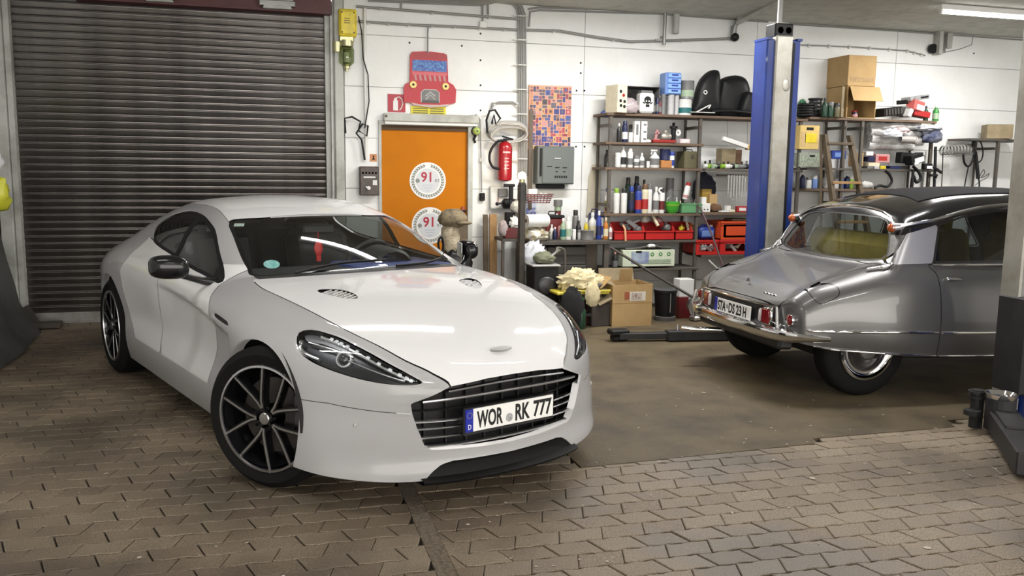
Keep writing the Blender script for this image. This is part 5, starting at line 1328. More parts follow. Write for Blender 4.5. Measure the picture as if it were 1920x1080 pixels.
# lintel rail with closer, valve lamp beside it
p = wallp(808, 226, 0); t = thing('door_closer_rail', 'grey rail along the top of the orange door frame', 'rail', p)
part('rail', PAINTGREY, t, lambda b: b.box((0, -.04, .02), (1.03, .07, .085), bev=.008)); part('end_cap', DARKSTEEL, t, lambda b: b.cyl((-.49, -.08, .03), .014, .01, 10, 'Y')); part('lower_lip', WHITEP, t, lambda b: b.box((0, -.03, -.035), (1.0, .05, .03)))
t = thing('door_lamp', 'small green glass bulkhead lamp at the upper corner of the orange door', 'lamp', wallp(892, 246, .04))
part('glass', mat('green_lamp_glass', (.35, .45, .12), .2, coat=.6), t, lambda b: b.ball((0, -.03, 0), .045, 14, 10), 60); part('base', BLACKP, t, lambda b: (b.cyl((0, .0, 0), .05, .04, 14, 'Y'), b.tube([(0, 0, -.04), (-.02, 0, -.09), (0, .02, -.12)], .014, 6)), 40)
part('cage', DARKSTEEL, t, lambda b: [b.tube([(.05*math.cos(a), .0, .05*math.sin(a)), (.052*math.cos(a)*.8, -.05, .052*math.sin(a)*.8), (0, -.08, 0)], .003, 4) for a in (0, PI/3, 2*PI/3, PI, 4*PI/3, 5*PI/3)])
# round stickers on the door
STK = mat('sticker_white', (.72, .72, .71), .45); STKG = mat('sticker_grey', (.55, .57, .60), .5); LAUREL = mat('laurel_grey', (.20, .22, .20), .6); NUMRED = mat('number_red', (.36, .012, .035), .5)
def door_sticker(u, v, lab, txt):
    s = px_scale(u, v, WY); R_ = 34*s; t = thing('door_sticker', lab, 'sticker', at(u, v, WY+.008))
    dsk = lambda b, r, d: b.lathe([(0, -d), (r, -d), (r, -d+.002)], n=40, axis='Y', cap=False)
    part('disc', STK, t, lambda b: dsk(b, R_, .003)); part('inner_disc', STKG, t, lambda b: dsk(b, R_*.66, .0035))
    def leaves(b):
        for k in range(34):
            a = math.radians(-78+k*(336-0)/33.-180*0)+0; a = math.radians(100+ (k+.5)*340/34)
            for dr_, tw in ((-.035, .5), (.045, -.5)):
                rr = R_*(.82+dr_); c_ = Vector((rr*math.cos(a), 0, rr*math.sin(a))); d_ = Vector((-math.sin(a+tw), 0, math.cos(a+tw))); n_ = Vector((d_.z, 0, -d_.x))
                q = [c_-d_*.020, c_+n_*.008, c_+d_*.020, c_-n_*.008]
                b.add([(p.x, -.0045, p.z) for p in q], [(0, 1, 2, 3)])
    tag(part('laurel_wreath', LAUREL, t, leaves), kind='stuff')
    MX = lambda dx, dz: Matrix.Translation((dx*s, -.0045, dz*s)) @ Matrix.Rotation(PI/2, 4, 'X')
    text_mesh(txt, 25*s, t, NUMRED, 'number', MX(-1, 6), depth=.0006, bold=.003, sx=.95)
    part('emblem', LAUREL, t, lambda b: b.lathe([(0, -.005), (4*s, -.005), (4*s, -.004)], (-19*s, 0, 0), 14, 'Y', cap=False))
    text_mesh('RT', 8*s, t, LAUREL, 'lettering', MX(18, 0), depth=.0006, bold=.001)
    for k, w_ in enumerate((20, 16, 8)): part('text_line', mat('faint_print', (.40, .43, .52), .6), t, lambda b: b.box((0, -.0045, (-8-k*5)*s), (w_*s, .001, 1.3*s)))
door_sticker(802, 339, 'upper round white sticker with red 91 on the orange door', '91')
door_sticker(806, 423, 'lower round white sticker with red 91 on the orange door', '91')
# cable coil on its hook, black strap, extinguisher
p = wallp(950, 246, .05); s_ = px_scale(950, 246, 9.4)
t = thing('cable_coil', 'bundle of pale grey cable hung on the wall over the extinguisher', 'cable', p)
for k in range(7):
    f = k/6.; pts = []
    for i in range(29):
        a = 2*PI*i/28; pts.append(((36-3*f)*s_*math.copysign(abs(math.cos(a))**.7, math.cos(a))*1.0+f*.01, -.02-.05*f+.02*math.sin(a*2+k), (17-4*f)*s_*math.sin(a)-k*1.2*s_+.25*(36*s_)*math.cos(a)*.3))
    part('cable_turn', mat('pale_cable', (.42, .40, .37), .5), t, lambda b: b.tube(pts, .012, 6), 60)
conduit('black_strap', 'black strap looped from the conduit bend to the cable coil', [(914, 250), (912, 225), (918, 208), (928, 206), (938, 222), (930, 234), (926, 215), (922, 232)], .012, .10, 'strap', material=BLACKP)
s_ = px_scale(946, 305, 9.4); t = thing('fire_extinguisher', 'red fire extinguisher with black hose on the wall beside the door', 'extinguisher', wallp(946, 340, .11))
r = 13.2*s_; EXR = mat('extinguisher_red', (.30, .006, .012), .25, coat=.5)
part('cylinder', EXR, t, lambda b: b.lathe([(r*.6, 0), (r*.95, .012), (r, .04), (r, 58*s_), (r*.85, 66*s_), (r*.35, 71*s_)], n=24), 40)
part('valve', BLACKP, t, lambda b: (b.cyl((0, 0, 70*s_), .022, .035, 12), b.box((.03, 0, 77*s_), (.13, .02, .018), ry=.25, bev=.004), b.box((.03, 0, 74*s_), (.10, .02, .014), ry=-.1)))
part('hose', BLACKP, t, lambda b: b.tube(smooth_poly([(-.01, -.02, 72*s_), (-.09, -.03, 70*s_), (-.165, -.03, 55*s_), (-.18, -.03, 38*s_), (-.14, -.03, 25*s_), (-.07, -.05, 22*s_)], 6, False), .014, 8), 60)
for k, (dz, w_) in enumerate([(50, .9), (40, .5), (34, .5), (28, .5), (22, .6)]): part('print_line', cm((.62, .40, .40)), t, lambda b: b.lathe([(r*1.008, dz*s_), (r*1.008, (dz+(3 if k == 0 else 1.6))*s_)], n=10, cap=False, a0=-PI/2-w_*.6, a1=-PI/2+w_*.6))
one('wall_socket', 'small black wall socket between orange door and planks', 'socket', BLACKP, lambda b: (b.box((0, -.02, 0), (.06, .045, .085), bev=.008), b.box((0, -.045, .01), (.035, .01, .035), bev=.003)), wallp(903, 369))
# painting of coloured shapes and grey electric cabinet below
p = wallp(1030, 221, 0); s_ = px_scale(1030, 221, WY); t = thing('painting', 'bright abstract painting of small coloured shapes above the grey cabinet', 'painting', p)
part('canvas', cm((.60, .33, .22)), t, lambda b: b.box((0, -.015, 0), (79*s_, .03, 112*s_), bev=.002))
rnd = random.Random(11); PCOL = [(.46, .19, .08), (.52, .28, .15), (.38, .07, .09), (.03, .04, .18), (.06, .09, .26), (.50, .24, .22), (.05, .04, .05), (.48, .34, .14), (.11, .10, .13), (.26, .05, .07)]
cells = {}
for j in range(20):
    for i in range(14):
        if (i, j) in cells: continue
        w_ = rnd.choice([1, 1, 2]); h_ = rnd.choice([1, 1, 2]); w_ = min(w_, 14-i); h_ = min(h_, 20-j)
        if any((i+a, j+b_) in cells for a in range(w_) for b_ in range(h_)): w_ = h_ = 1
        for a in range(w_):
            for b_ in range(h_): cells[i+a, j+b_] = 1
        blueish = (abs(i-5-j*.2) < 2 and j < 12) or (i < 3 and j < 5); c_ = rnd.choice(PCOL[3:5]) if blueish and rnd.random() < .7 else rnd.choice(PCOL)
        x0, z0 = (-38+i*5.5)*s_, (-54+j*5.4)*s_; w2, h2 = w_*5.5*s_, h_*5.4*s_; cx_, cz_ = x0+w2/2, z0+h2/2
        def f(b, k=1.):
            b.box((cx_, -.0305-.0006*(1-k), cz_), (w2*.86*k, .002, h2*.86*k))
        part('paint_patch', cm(c_, .5), t, f)
        if rnd.random() < .55: part('paint_patch', cm(rnd.choice(PCOL), .5), t, lambda b: f(b, .45))
p = wallp(1033, 345, 0); t = thing('electric_cabinet', 'grey steel electric cabinet on the wall below the painting', 'cabinet', p)
GC = mat('cabinet_grey', (.11, .125, .12), .4); s_ = px_scale(1033, 310, WY)
part('case', GC, t, lambda b: b.box((0, -.08, 33*s_), (68*s_, .16, 66*s_), bev=.008)); part('door', GC, t, lambda b: b.box((4*s_, -.165, 33*s_), (58*s_, .012, 62*s_), bev=.004)); part('hinge_bar', BLACKP, t, lambda b: b.box((-28*s_, -.165, 38*s_), (3*s_, .02, 48*s_)))
part('handle', SILVER, t, lambda b: b.box((2*s_, -.175, 45*s_), (13*s_, .012, 2*s_), bev=.003))
for x, z, w_ in ((2, 29, 8), (16, 29, 8), (-12, 31, 9), (1, 22, 4), (15, 22, 5)): part('tag', BLACKP, t, lambda b: b.box((x*s_, -.172, z*s_), (w_*s_, .002, 1.6*s_)))
for k in range(6): part('marking', BLACKP, t, lambda b: b.box(((-1+k*4)*s_, -.172, 13*s_), (2.8*s_, .002, 4*s_)))
part('cable_entry', BLACKP, t, lambda b: b.box((-4*s_, -.05, -4*s_), (52*s_, .07, 8*s_), bev=.01))
one('side_riser', 'brown cable board standing beside the grey cabinet', 'board', cm((.13, .10, .075), .7), lambda b: b.box((0, -.02, 0), (.045, .04, 1.1)), wallp(993, 300))
# left edge: leaning rubber sheet, bag of yellow and white film
SHEET = mat('grey_rubber_sheet', (.075, .076, .074), .7, noise=(3, .8, (.035, .036, .035)), bump=(12, .4), spec=.25)
def sheet(b):
    prof = [(-2.25, 1.24), (-2.235, .95), (-2.21, .70), (-2.17, .50), (-2.11, .32), (-2.02, .16), (-1.92, .03)]
    V = []; ys = np.linspace(7.02, 8.72, 9)
    for j, y in enumerate(ys):
        for x, z in prof:
            V.append((x+.02*math.sin(y*5+z*4)+(.10*(y-7.9) if z < .5 else 0)*-.3, y, z))
    n = len(prof); m0 = len(V); V += [(x-.02, y, max(z-.012, .004)) for x, y, z in V]
    F_ = [(j*n+k, j*n+k+1, (j+1)*n+k+1, (j+1)*n+k) for j in range(8) for k in range(n-1)]
    F_ += [tuple(m0+i for i in q[::-1]) for q in F_]
    e = [j*n for j in range(9)]; e2 = [j*n+n-1 for j in range(9)]
    F_ += [(e[j], e[j+1], m0+e[j+1], m0+e[j]) for j in range(8)]+[(e2[j+1], e2[j], m0+e2[j], m0+e2[j+1]) for j in range(8)]
    F_ += [(k+1, k, m0+k, m0+k+1) for k in range(n-1)]+[(8*n+k, 8*n+k+1, m0+8*n+k+1, m0+8*n+k) for k in range(n-1)]
    b.add(V, F_)
one('rubber_sheet', 'dark grey sheet leaning in the corner, curling out over the paving', 'sheet', SHEET, sheet, smooth=40)
t = thing('support_block', 'low dark steel block at the foot of the shutter guide', 'block', (-2.02, 9.14, 0)); part('body', DARKSTEEL, t, lambda b: b.box((0, 0, .03), (.30, .16, .055), bev=.01)); part('stub', DARKSTEEL, t, lambda b: b.box((-.12, .06, .12), (.05, .06, .20), ry=-.5))
heap('plastic_bag', 'crumpled white plastic bag on top of the leaning grey sheet', 'bag', (-2.20, 8.20, 1.46), (.14, .14, .13), mat('bag_white', (.75, .75, .78), .35), 3, .3)
heap('plastic_bag', 'crumpled yellow plastic bag below the white one on the grey sheet', 'bag', (-2.16, 8.15, 1.16), (.15, .15, .17), mat('bag_yellow', (.55, .55, .04), .4), 5, .3)

# short tees and box on the upper conduits, plugs in the wall
for u, v0, v1, lab in ((905, 8, 46, 'short vertical conduit with junction above the car board'), (752, 3, 20, 'short vertical conduit nearest the yellow box under the ceiling'), (915, 2, 27, 'short vertical conduit beside the one with the junction')): conduit('cable_conduit', lab, [(u, v0), (u, (v0+v1)/2), (u, v1)], .010)
one('junction_box', 'small pale junction box on the clipped conduit', 'box', WHITEP, lambda b: b.box((0, -.02, 0), (.085, .05, .075), bev=.008), wallp(905, 47))
tag(part('wall_plugs', BLACKP, wb, lambda b: [b.lathe([(0, -.004), (.010, -.004), (.012, .004)], (p.x, WY-.006, p.z), 8, 'Y', cap=False) for p in [wallp(u, v) for u, v in [(768, 80), (866, 86), (901, 63), (901, 113), (901, 160), (901, 207), (1089, 118), (1089, 137), (1081, 170), (1096, 170), (1080, 275), (1096, 275), (1826, 100), (1630, 92)]]]), kind='stuff')
# ---------------------------------------------------------------- two-post lift
LBLUE = mat('lift_blue', (.008, .028, .17), .4, noise=(3, .5, (.005, .014, .075)), coat=.2)
LSTEEL = mat('worn_lift_steel', (.42, .41, .37), .42, metal=.55, noise=(3.5, .8, (.24, .22, .18)))
LDARK = mat('lift_dark', (.018, .018, .019), .55, noise=(6, .5, (.04, .037, .034)), spec=.3)
def lift_post(x0, x1, y, face, label, h, carriage):
    t = thing('lift_post', label, 'lift post', ((x0+x1)/2, y, 0)); w = x1-x0
    for s_ in (-1, 1): part('side_cover', LBLUE, t, lambda b: (b.box((s_*(w/2-.055), -face*.0, h/2), (.11, .20, h), bev=.012), b.box((s_*(w/2-.02), 0, h), (.05, .22, .02))))
    part('back_cover', LBLUE, t, lambda b: b.box((0, -face*.11, h/2), (w*.96, .03, h), bev=.008))
    part('mast', LSTEEL, t, lambda b: b.box((-.012, face*.06, h/2+.03), (w*.50, .14, h+.0), bev=.012))
    part('chain_slot', BLACKP, t, lambda b: b.box((w*.25, face*.07, h/2), (.025, .10, h*.98)))
    part('base_plate', LDARK, t, lambda b: b.box((0, 0, .012), (w+.12, .50, .024)))
    return t
t = lift_post(4.285, 4.625, 7.06, -1, 'blue lift post with a dented steel mast behind the grey saloon', 2.725, True)
part('top_motor', BLACKP, t, lambda b: (b.box((-.012, -.03, 2.80), (.185, .16, .12), bev=.01), b.cyl((-.05, -.11, 2.80), .03, .03, 10, 'Y'), b.cyl((.03, -.11, 2.80), .03, .03, 10, 'Y')))
part('mast_dent', LSTEEL, t, lambda b: b.ball((.02, -.125, 2.33), .05, 12, 8, (.9, .3, 1.2)), 60)
one('ceiling_conduit', 'pale conduit going up to the ceiling from blue post top', 'conduit', CONDUIT, lambda b: b.tube([(4.47, 7.08, 2.86), (4.475, 7.08, 3.34)], .024, 10), smooth=50)
arm = bpy.data.objects.new('lift_arm', None); link(arm, t); arm.location = Vector((3.08, 7.36, 0))-Vector(t.location)
part('outer_beam', LDARK, arm, lambda b: b.box((.93, -.12, .055), (.85, .12, .09), bev=.006, rz=-.13)); part('inner_beam', LDARK, arm, lambda b: b.box((.37, -.02, .05), (.62, .09, .06), bev=.006, rz=-.13)); part('arm_pad', BLACKP, arm, lambda b: (b.box((.07, .04, .085), (.18, .13, .05), bev=.01), b.box((.08, .04, .03), (.15, .10, .05), bev=.01)))
part('pivot', LDARK, arm, lambda b: b.cyl((1.30, -.18, 0), .09, .12, 16)); part('locking_pin', SILVER, arm, lambda b: b.cyl((.62, -.06, .10), .012, .05, 8))
# near post: seen from behind, mostly its steel mast and a strip of blue cover
def npx(u, v, y): return at(u, v, y)
t = thing('lift_post', 'blue lift post with pale steel mast at the picture edge beside the saloon', 'lift post', (4.77, 4.30, 0))
part('mast', LSTEEL, t, lambda b: b.box((-.165, .14, 1.42), (.078, .16, 2.84), bev=.010))
part('carriage', LDARK, t, lambda b: (b.box((-.163, .10, .50), (.098, .24, .62), bev=.012), b.box((-.15, -.03, .35), (.04, .04, .30)), b.cyl((-.17, -.04, .62), .016, .03, 10, 'Y')))
part('side_cover', LBLUE, t, lambda b: b.box((-.062, .0, 1.36), (.11, .24, 2.72), bev=.012)); part('side_cover', LBLUE, t, lambda b: b.box((.29, .0, 1.36), (.11, .24, 2.72), bev=.012)); part('back_cover', LBLUE, t, lambda b: b.box((.15, -.11, 1.36), (.30, .03, 2.72), bev=.008))
part('base_plate', LDARK, t, lambda b: b.box((.12, .0, .012), (.50, .50, .024)))
arm = bpy.data.objects.new('lift_arm', None); link(arm, t); arm.location = Vector((4.30, 4.15, 0))-Vector(t.location)
part('outer_beam', LDARK, arm, lambda b: b.box((-.22, -.32, .085), (.17, .95, .13), bev=.008, rz=-.62)); part('flange', LDARK, arm, lambda b: b.box((-.14, -.21, .158), (.13, .34, .02), bev=.004, rz=-.62))
part('pad_holder', LDARK, arm, lambda b: (b.cyl((.0, .02, .03), .085, .19, 20), b.cyl((-.11, .12, .10), .05, .03, 14))); part('steel_pad', CHROME, arm, lambda b: b.lathe([(.02, .228), (.065, .231), (.085, .255), (.093, .255), (.090, .238), (.075, .215), (.04, .21)], (.0, .02, 0), 28, cap=True), 40)
part('thread', LDARK, arm, lambda b: (b.cyl((-.03, .17, .19), .055, .014, 16), b.cyl((-.04, .17, .22), .05, .014, 16), b.cyl((-.03, .17, .0), .04, .24, 12)))
# ---------------------------------------------------------------- racks
RF = mat('rack_frame', (.085, .08, .072), .55, metal=.3, noise=(8, .6, (.14, .10, .07)))
BOARD = mat('rack_board', (.13, .085, .055), .75, noise=(5, .7, (.07, .05, .035)))
YF, YB = 9.0, 9.40
Z1, Z2, Z3, Z4, Z5, Z6 = 2.185, 1.875, 1.60, 1.095, .795, .50
def rack(label, x0, x1, shelves, posts, h, y0=YF, y1=YB, braces=True):
    t = thing('shelf_rack', label, 'shelf rack', (x0, y0, 0)); w = x1-x0; d = y1-y0
    for px_ in posts:
        for yy in (.015, d-.015): part('post', RF, t, lambda b: (b.box((px_, yy, h/2), (.035, .005, h)), b.box((px_-.015, yy+(.015 if yy < .1 else -.015), h/2), (.005, .03, h))))
        if braces:
            for z in (h-.10, h*.55, .12): part('cross_brace', RF, t, lambda b: b.box((px_, d/2, z), (.012, d, .035)))
    for (a, b2, z, mt_) in shelves: part('shelf_board', mt_, t, lambda b: b.box(((a+b2)/2-x0, d/2, z-.016), (b2-a, d, .028), bev=.003))
    return t
rack('tall steel shelf rack with brown boards between grey cabinet and blue post', 3.62, 4.80, [(3.62, 4.80, Z2, BOARD), (3.62, 4.80, Z3, BOARD), (3.62, 4.80, Z4, BOARD), (3.62, 4.80, Z5, RF), (3.62, 4.80, Z6-.02, RF)], [.06, 1.14], Z1-.03)
rack('plain steel rack behind the blue post holding the red crates', 4.83, 6.10, [(4.83, 6.10, Z3, RF), (4.83, 6.10, Z4+.01, BOARD), (4.83, 6.10, .62, RF)], [1.22], Z1-.03, braces=False)
t = one('long_board', 'long brown board across two racks carrying the black car parts', 'board', BOARD, lambda b: b.box((4.87, 9.2, Z1-.014), (2.50, .42, .028), bev=.003))
rack('steel shelf rack between blue post and hanging cables', 6.15, 7.93, [(6.15, 7.93, 2.215, BOARD), (6.15, 7.93, 1.63, RF), (6.15, 7.93, 1.385, BOARD)], [.50, .74, 1.74], 2.20)
rack('dark steel rack with olive box at the end of the wall', 8.46, 9.4, [(8.46, 9.4, 2.02, RF), (8.88, 9.4, 1.0, RF)], [.44], 2.0, 9.0, 9.4)
# ---------------------------------------------------------------- things on the racks
def put(row, z, y, base_v, where, group=None):
    """row of (kind, u, width px, height px, body, cap, band, what) standing at z on the plane Y = y"""
    for i, r in enumerate(row):
        kind, u, w, h, body, cap, band, what = r[:8]
        yy = y+(r[8] if len(r) > 8 else 0); s = px_scale(u, base_v, yy); p = at(u, base_v, yy); p.z = z
        vessel(kind, p, w*s, h*s, body, cap, band, what+', '+where.replace('#', ORD[i]), group)
put([('bottle', 1160, 8, 32, 'black', 'white', None, 'black bottle with white cap'), ('spray', 1171, 10, 36, 'navy', 'navy', 'white', 'navy can with white band'),
     ('jar', 1182, 8, 17, 'white', 'white', None, 'short white jar')], Z2, 9.07, 268, '# from the corner post on the second board', 'things on the second board')
for k in range(3):
    s = px_scale(1205, 268, 9.07); p = at(1205, 268, 9.07); p.z = Z2+k*12*s
    carton(['lowest of three stacked small white boxes on the second board', 'middle of three stacked small white boxes on the second board', 'topmost of three stacked small white boxes on the second board'][k], p, (11*s, .07, 12*s), WHITEP, 'grey', group='small white boxes', band_box=(.5, .25, .1, .5), tape=False, name='small_box')
s = px_scale(1192, 268, 9.07); p = at(1192, 268, 9.06); p.z = Z2; carton('tall slim white carton between short jar and stacked white boxes', p, (10*s, .06, 36*s), WHITEP, 'grey', band_box=(.4, .5, 0, .6), tape=False)
p = at(1184, 268, 9.2); p.z = Z2; carton('grey carton behind the tall slim white carton', p, (.06, .05, .20), cm(C['grey']), tape=False)
p = at(1215, 268, 9.07); p.z = Z2; heap('rag', 'small white crumpled rag beside the stacked white boxes', 'rag', p, (.035, .03, .02), WHITEP, 8)
p = at(1240, 268, 9.12); p.z = Z2; crate('parts_tray', 'shallow red tray full of small parts on the second board', 'tray', p, (.27, .16, .035), cm(C['red']))
for k, (u, w, h, mt_, lab) in enumerate([(1230, .07, .14, cm(C['pink']), 'pink plastic bracket standing in the red tray'), (1247, .12, .12, mat('dull_alloy', (.35, .33, .29), .4, metal=.6), 'dull alloy housing lying in the red tray'), (1262, .055, .22, BLACKP, 'black cylinder standing behind the red tray'), (1271, .05, .05, WHITEP, 'white disc leaning behind the red tray')]):
    p = at(u, 268, 9.14); p.z = Z2+.012
    if k == 1: one('housing', lab, 'housing', mt_, lambda b: (b.lathe([(.04, -.06), (.055, -.04), (.055, .04), (.04, .06)], (0, 0, .06), 16, 'X'), b.box((0, 0, .02), (.10, .06, .03), bev=.006), b.cyl((0, 0, .09), .025, .04, 12)), p, smooth=40)
    elif k == 3: one('disc', lab, 'disc', mt_, lambda b: b.lathe([(.012, 0), (.035, 0), (.035, .01), (.012, .01)], (0, 0, .11), 20, 'Y', cap=False), p, smooth=40)
    elif k == 0: one('bracket', lab, 'bracket', mt_, lambda b: (b.box((0, 0, h/2), (w*.5, .03, h), bev=.01, ry=.2), b.box((.0, 0, .02), (w, .05, .03), bev=.006), b.box((.01, 0, h*.7), (w*.9, .03, .03), bev=.008)), p)
    else: one('cylinder_part', lab, 'cylinder', mt_, lambda b: (b.cyl((0, 0, 0), w/2, h*.7, 14), b.cyl((0, 0, h*.7), w*.8, h*.12, 14), b.cyl((0, 0, h*.82), w*.3, h*.18, 10)), p, smooth=40)
p = at(1281, 268, 9.08); p.z = Z2; carton('flat pale pink carton at the far end of the second board', p, (.12, .10, .05), cm((.62, .50, .52)), 'white', tape=False)
put([('jar', 1158, 10, 25, 'white', 'white', None, 'plain white jar'), ('bottle', 1168, 11, 36, 'white', 'white', 'black', 'white bottle with black band'), ('spray', 1181, 10, 33, 'white', 'white', 'grey', 'tall white spray can'),
     ('jar', 1193, 10, 20, 'white', 'grey', 'grey', 'white jar with grey lid'), ('bottle', 1203, 9, 25, 'white', 'white', 'grey', 'slim white bottle'), ('jar', 1215, 6, 11, 'white', 'white', None, 'tiny white jar'), ('pump', 1227, 17, 33, 'white', 'white', 'grey', 'broad white pump bottle')], Z3, 9.07, 313, '# from the corner post on the third board', 'white bottles on the third board')
s = px_scale(1246, 313, 9.08); p = at(1246, 313, 9.08); p.z = Z3; carton('low orange brown box on the third board under the blue tub', p, (20*s, .10, 13*s), cm((.40, .17, .05)), tape=False)
p.z = Z3+13*s; vessel('tin', p, 18*s, 19*s, 'navy', 'darkred', None, 'dark blue tub standing on the low orange brown box')
p = at(1259, 313, 9.06); p.z = Z3; vessel('jar', p, 9*s, 28*s, 'white', 'blue', 'blue', 'white jar with blue lid between the blue tub and olive canister')
p = at(1290, 313, 9.15); p.z = Z3; t = carton('olive green metal box on the third board', p, (30*s, .20, 29*s), cm(C['olive'], .5), tape=False, name='metal_box'); part('clasp', DARKSTEEL, t, lambda b: b.box((0, -.105, .13), (.03, .01, .04))); part('carry_handle', DARKSTEEL, t, lambda b: b.tube([(-.05, 0, 29*s), (-.04, 0, 29*s+.02), (.04, 0, 29*s+.02), (.05, 0, 29*s)], .006, 6))
p = at(1309, 313, 9.04); p.z = Z3; one('white_strip', 'narrow bent white strip leaning beside the olive metal box', 'strip', WHITEP, lambda b: b.tube([(0, 0, 0), (.01, 0, .10), (-.01, .02, .2)], .014, 6), p, smooth=50)
put([('bottle', 1137, 9, 30, 'black', 'black', None, 'dark bottle outside the corner post')], Z3, 9.25, 313, 'on the third board')
p = at(1142, 313, 9.2); p.z = Z3; vessel('jar', p, .05, .05, 'white', 'white', None, 'little white tub outside the corner post on the third board')
# top board
s = px_scale(1230, 212, 9.1)
p = at(1155, 212, 9.05); p.z = Z1; t = carton('cream carton with dark prints at the corner of the top board', p, (20*s, .22, 46*s), cm((.62, .58, .44)), tape=False, rz=.25)
for x, z, c_ in ((-.2, .75, 'black'), (.1, .62, 'red'), (-.2, .42, 'black'), (.22, .40, 'black'), (-.15, .25, 'black'), (.2, .22, 'black')): part('print_spot', cm(C[c_]), t, lambda b: b.lathe([(.0, -.1125), (.018, -.1125), (.018, -.111)], (x*20*s, 0, z*46*s), 10, 'Y', cap=False))
p = at(1190, 212, 9.22); p.z = Z1; crate('open_carton', 'open dark carton with white edges on the top board behind the white bucket', 'box', p, (.46, .28, .30), mat('dark_carton', (.05, .05, .05), .6, noise=(8, .6, (.3, .3, .28))), 'front')
p = at(1180, 212, 9.02); p.z = Z1; heap('parts_bag', 'greyish pink plastic bag of parts in front of the open dark carton', 'bag', p, (.10, .07, .085), mat('bag_pinkish', (.34, .29, .30), .3), 12, .3)
p = at(1209, 212, 9.04); p.z = Z1; t = thing('tin_canister', 'white square canister with black emblem on the top board', 'canister', p)
part('body', WHITEP, t, lambda b: b.box((0, 0, .115), (26*s, .13, .22), bev=.02)); part('shoulder', cm(C['grey']), t, lambda b: b.box((0, 0, .235), (22*s, .11, .03), bev=.012))
part('emblem', BLACKP, t, lambda b: (b.lathe([(.0, -.0665), (.042, -.0665), (.042, -.065)], (0, 0, .145), 20, 'Y', cap=False), b.box((0, -.066, .085), (.045, .002, .03)), b.box((-.045, -.066, .115), (.03, .002, .014), ry=.5), b.box((.045, -.066, .115), (.03, .002, .014), ry=-.5))); part('eye_spot', WHITEP, t, lambda b: [b.lathe([(.0, -.0675), (.009, -.0675), (.009, -.066)], (dx, 0, .135), 8, 'Y', cap=False) for dx in (-.016, .016)])
for k, (u, h_, c_) in enumerate([(1226, .20, 'black'), (1232, .23, 'navy'), (1237, .18, 'darkred')]):
    p = at(u, 212, 9.05); p.z = Z1; vessel('bottle', p, .04, h_, c_, 'black', 'grey', ['black bottle nearest the white canister on the top board', 'navy bottle second from the white canister on the top board', 'dark red bottle third from the white canister on the top board'][k], 'dark bottles on the top board')
for k, (u, w) in enumerate([(1243, 9), (1257, 12), (1268, 8)]):
    p = at(u, 212, 9.06); p.z = Z1; vessel('tin', p, w*s, 34*s, 'grey' if k == 0 else 'silver', 'silver', None, ['dull grey tube under the blue drawers', 'broad shiny tube under the blue drawers', 'slim shiny tube under the blue drawers'][k], 'metal tubes under the blue drawers')
p = at(1257, 176, 9.09); t = thing('drawer_unit', 'pale blue plastic drawer unit standing on the metal tubes', 'drawers', (p.x, 9.10, Z1+34*s))
part('housing', cm(C['paleblue']), t, lambda b: b.box((0, 0, 18*s), (30*s, .16, 37*s), bev=.01))
for k in range(4):
    d_ = part('drawer', cm((.20, .36, .78)), t, lambda b: b.box((1*s, -.085, (5+8.8*k)*s), (24*s, .03, 7.4*s), bev=.006)); part('drawer_grip', cm(C['blue']), d_, lambda b: b.box((1*s, -.102, (6+8.8*k)*s), (12*s, .008, 2.6*s), bev=.003))
p = at(1283, 212, 9.08); p.z = Z1; vessel('tin', p, 25*s, 27*s, 'white', 'grey', 'teal', 'white and green paint tin on the top board'); p.z = Z1+27*s; p.x += .02; vessel('tin', p, 25*s, 32*s, 'grey', 'silver', 'palegreen', 'dented grey paint tin standing on the white and green one')
# black body parts
PLAS = mat('black_bumper', (.009, .009, .010), .45, spec=.25)
def shell(name, label, outline, u0, v0, y, bulge, mt_, thick=.02, cat='car part'):
    s_ = px_scale(u0, v0, y); pts = [((u-u0)*s_, (v0-v)*s_) for u, v in outline]; sp = smooth_poly(pts, 3); n = len(sp); cx_, cz_ = sp.mean(0)
    V = []; rings = [(1., 0.), (.97, -.35), (.85, -.7), (.6, -.92), (.3, -1.)]
    for f, d in rings: V += [(cx_+(x-cx_)*f, d*bulge, cz_+(z-cz_)*f) for x, z in sp]
    V += [(cx_, -bulge*1.02, cz_)]; m0 = len(rings)*n
    F_ = [(r*n+i, r*n+(i+1) % n, (r+1)*n+(i+1) % n, (r+1)*n+i) for r in range(len(rings)-1) for i in range(n)]+[((len(rings)-1)*n+i, (len(rings)-1)*n+(i+1) % n, m0-0) for i in range(n)]
    b0 = len(V); V += [(x, thick, z) for x, z in sp]; F_ += [(i, (i+1) % n, b0+(i+1) % n, b0+i) for i in range(n)]+[tuple(b0+i for i in range(n))]
    p = at(u0, v0, y); return one(name, label, cat, mt_, lambda b: b.add(V, F_), (p.x, p.y, Z1+.002), smooth=50)
o = shell('seat_shell', 'black moulded panel with a round emblem standing on the long board', [(1298, 212), (1300, 190), (1303, 170), (1310, 152), (1325, 138), (1340, 135), (1345, 145), (1346, 175), (1344, 212)], 1322, 212, 9.12, .10, PLAS)
part('emblem', WHITEP, o, lambda b: b.lathe([(.014, -.112), (.024, -.115), (.024, -.108)], (-.066, 0, .255), 18, 'Y', cap=False))
shell('bumper_part', 'black curved bumper shell lying on the long board behind the emblem panel', [(1344, 212), (1346, 160), (1352, 148), (1375, 142), (1392, 146), (1400, 158), (1401, 168), (1388, 172), (1390, 190), (1404, 208), (1410, 212)], 1378, 212, 9.27, .09, PLAS)
shell('bumper_part', 'low black shell on the long board nearest the blue post', [(1390, 212), (1394, 175), (1402, 170), (1412, 176), (1420, 176), (1430, 168), (1445, 172), (1450, 212)], 1420, 212, 9.14, .08, PLAS)
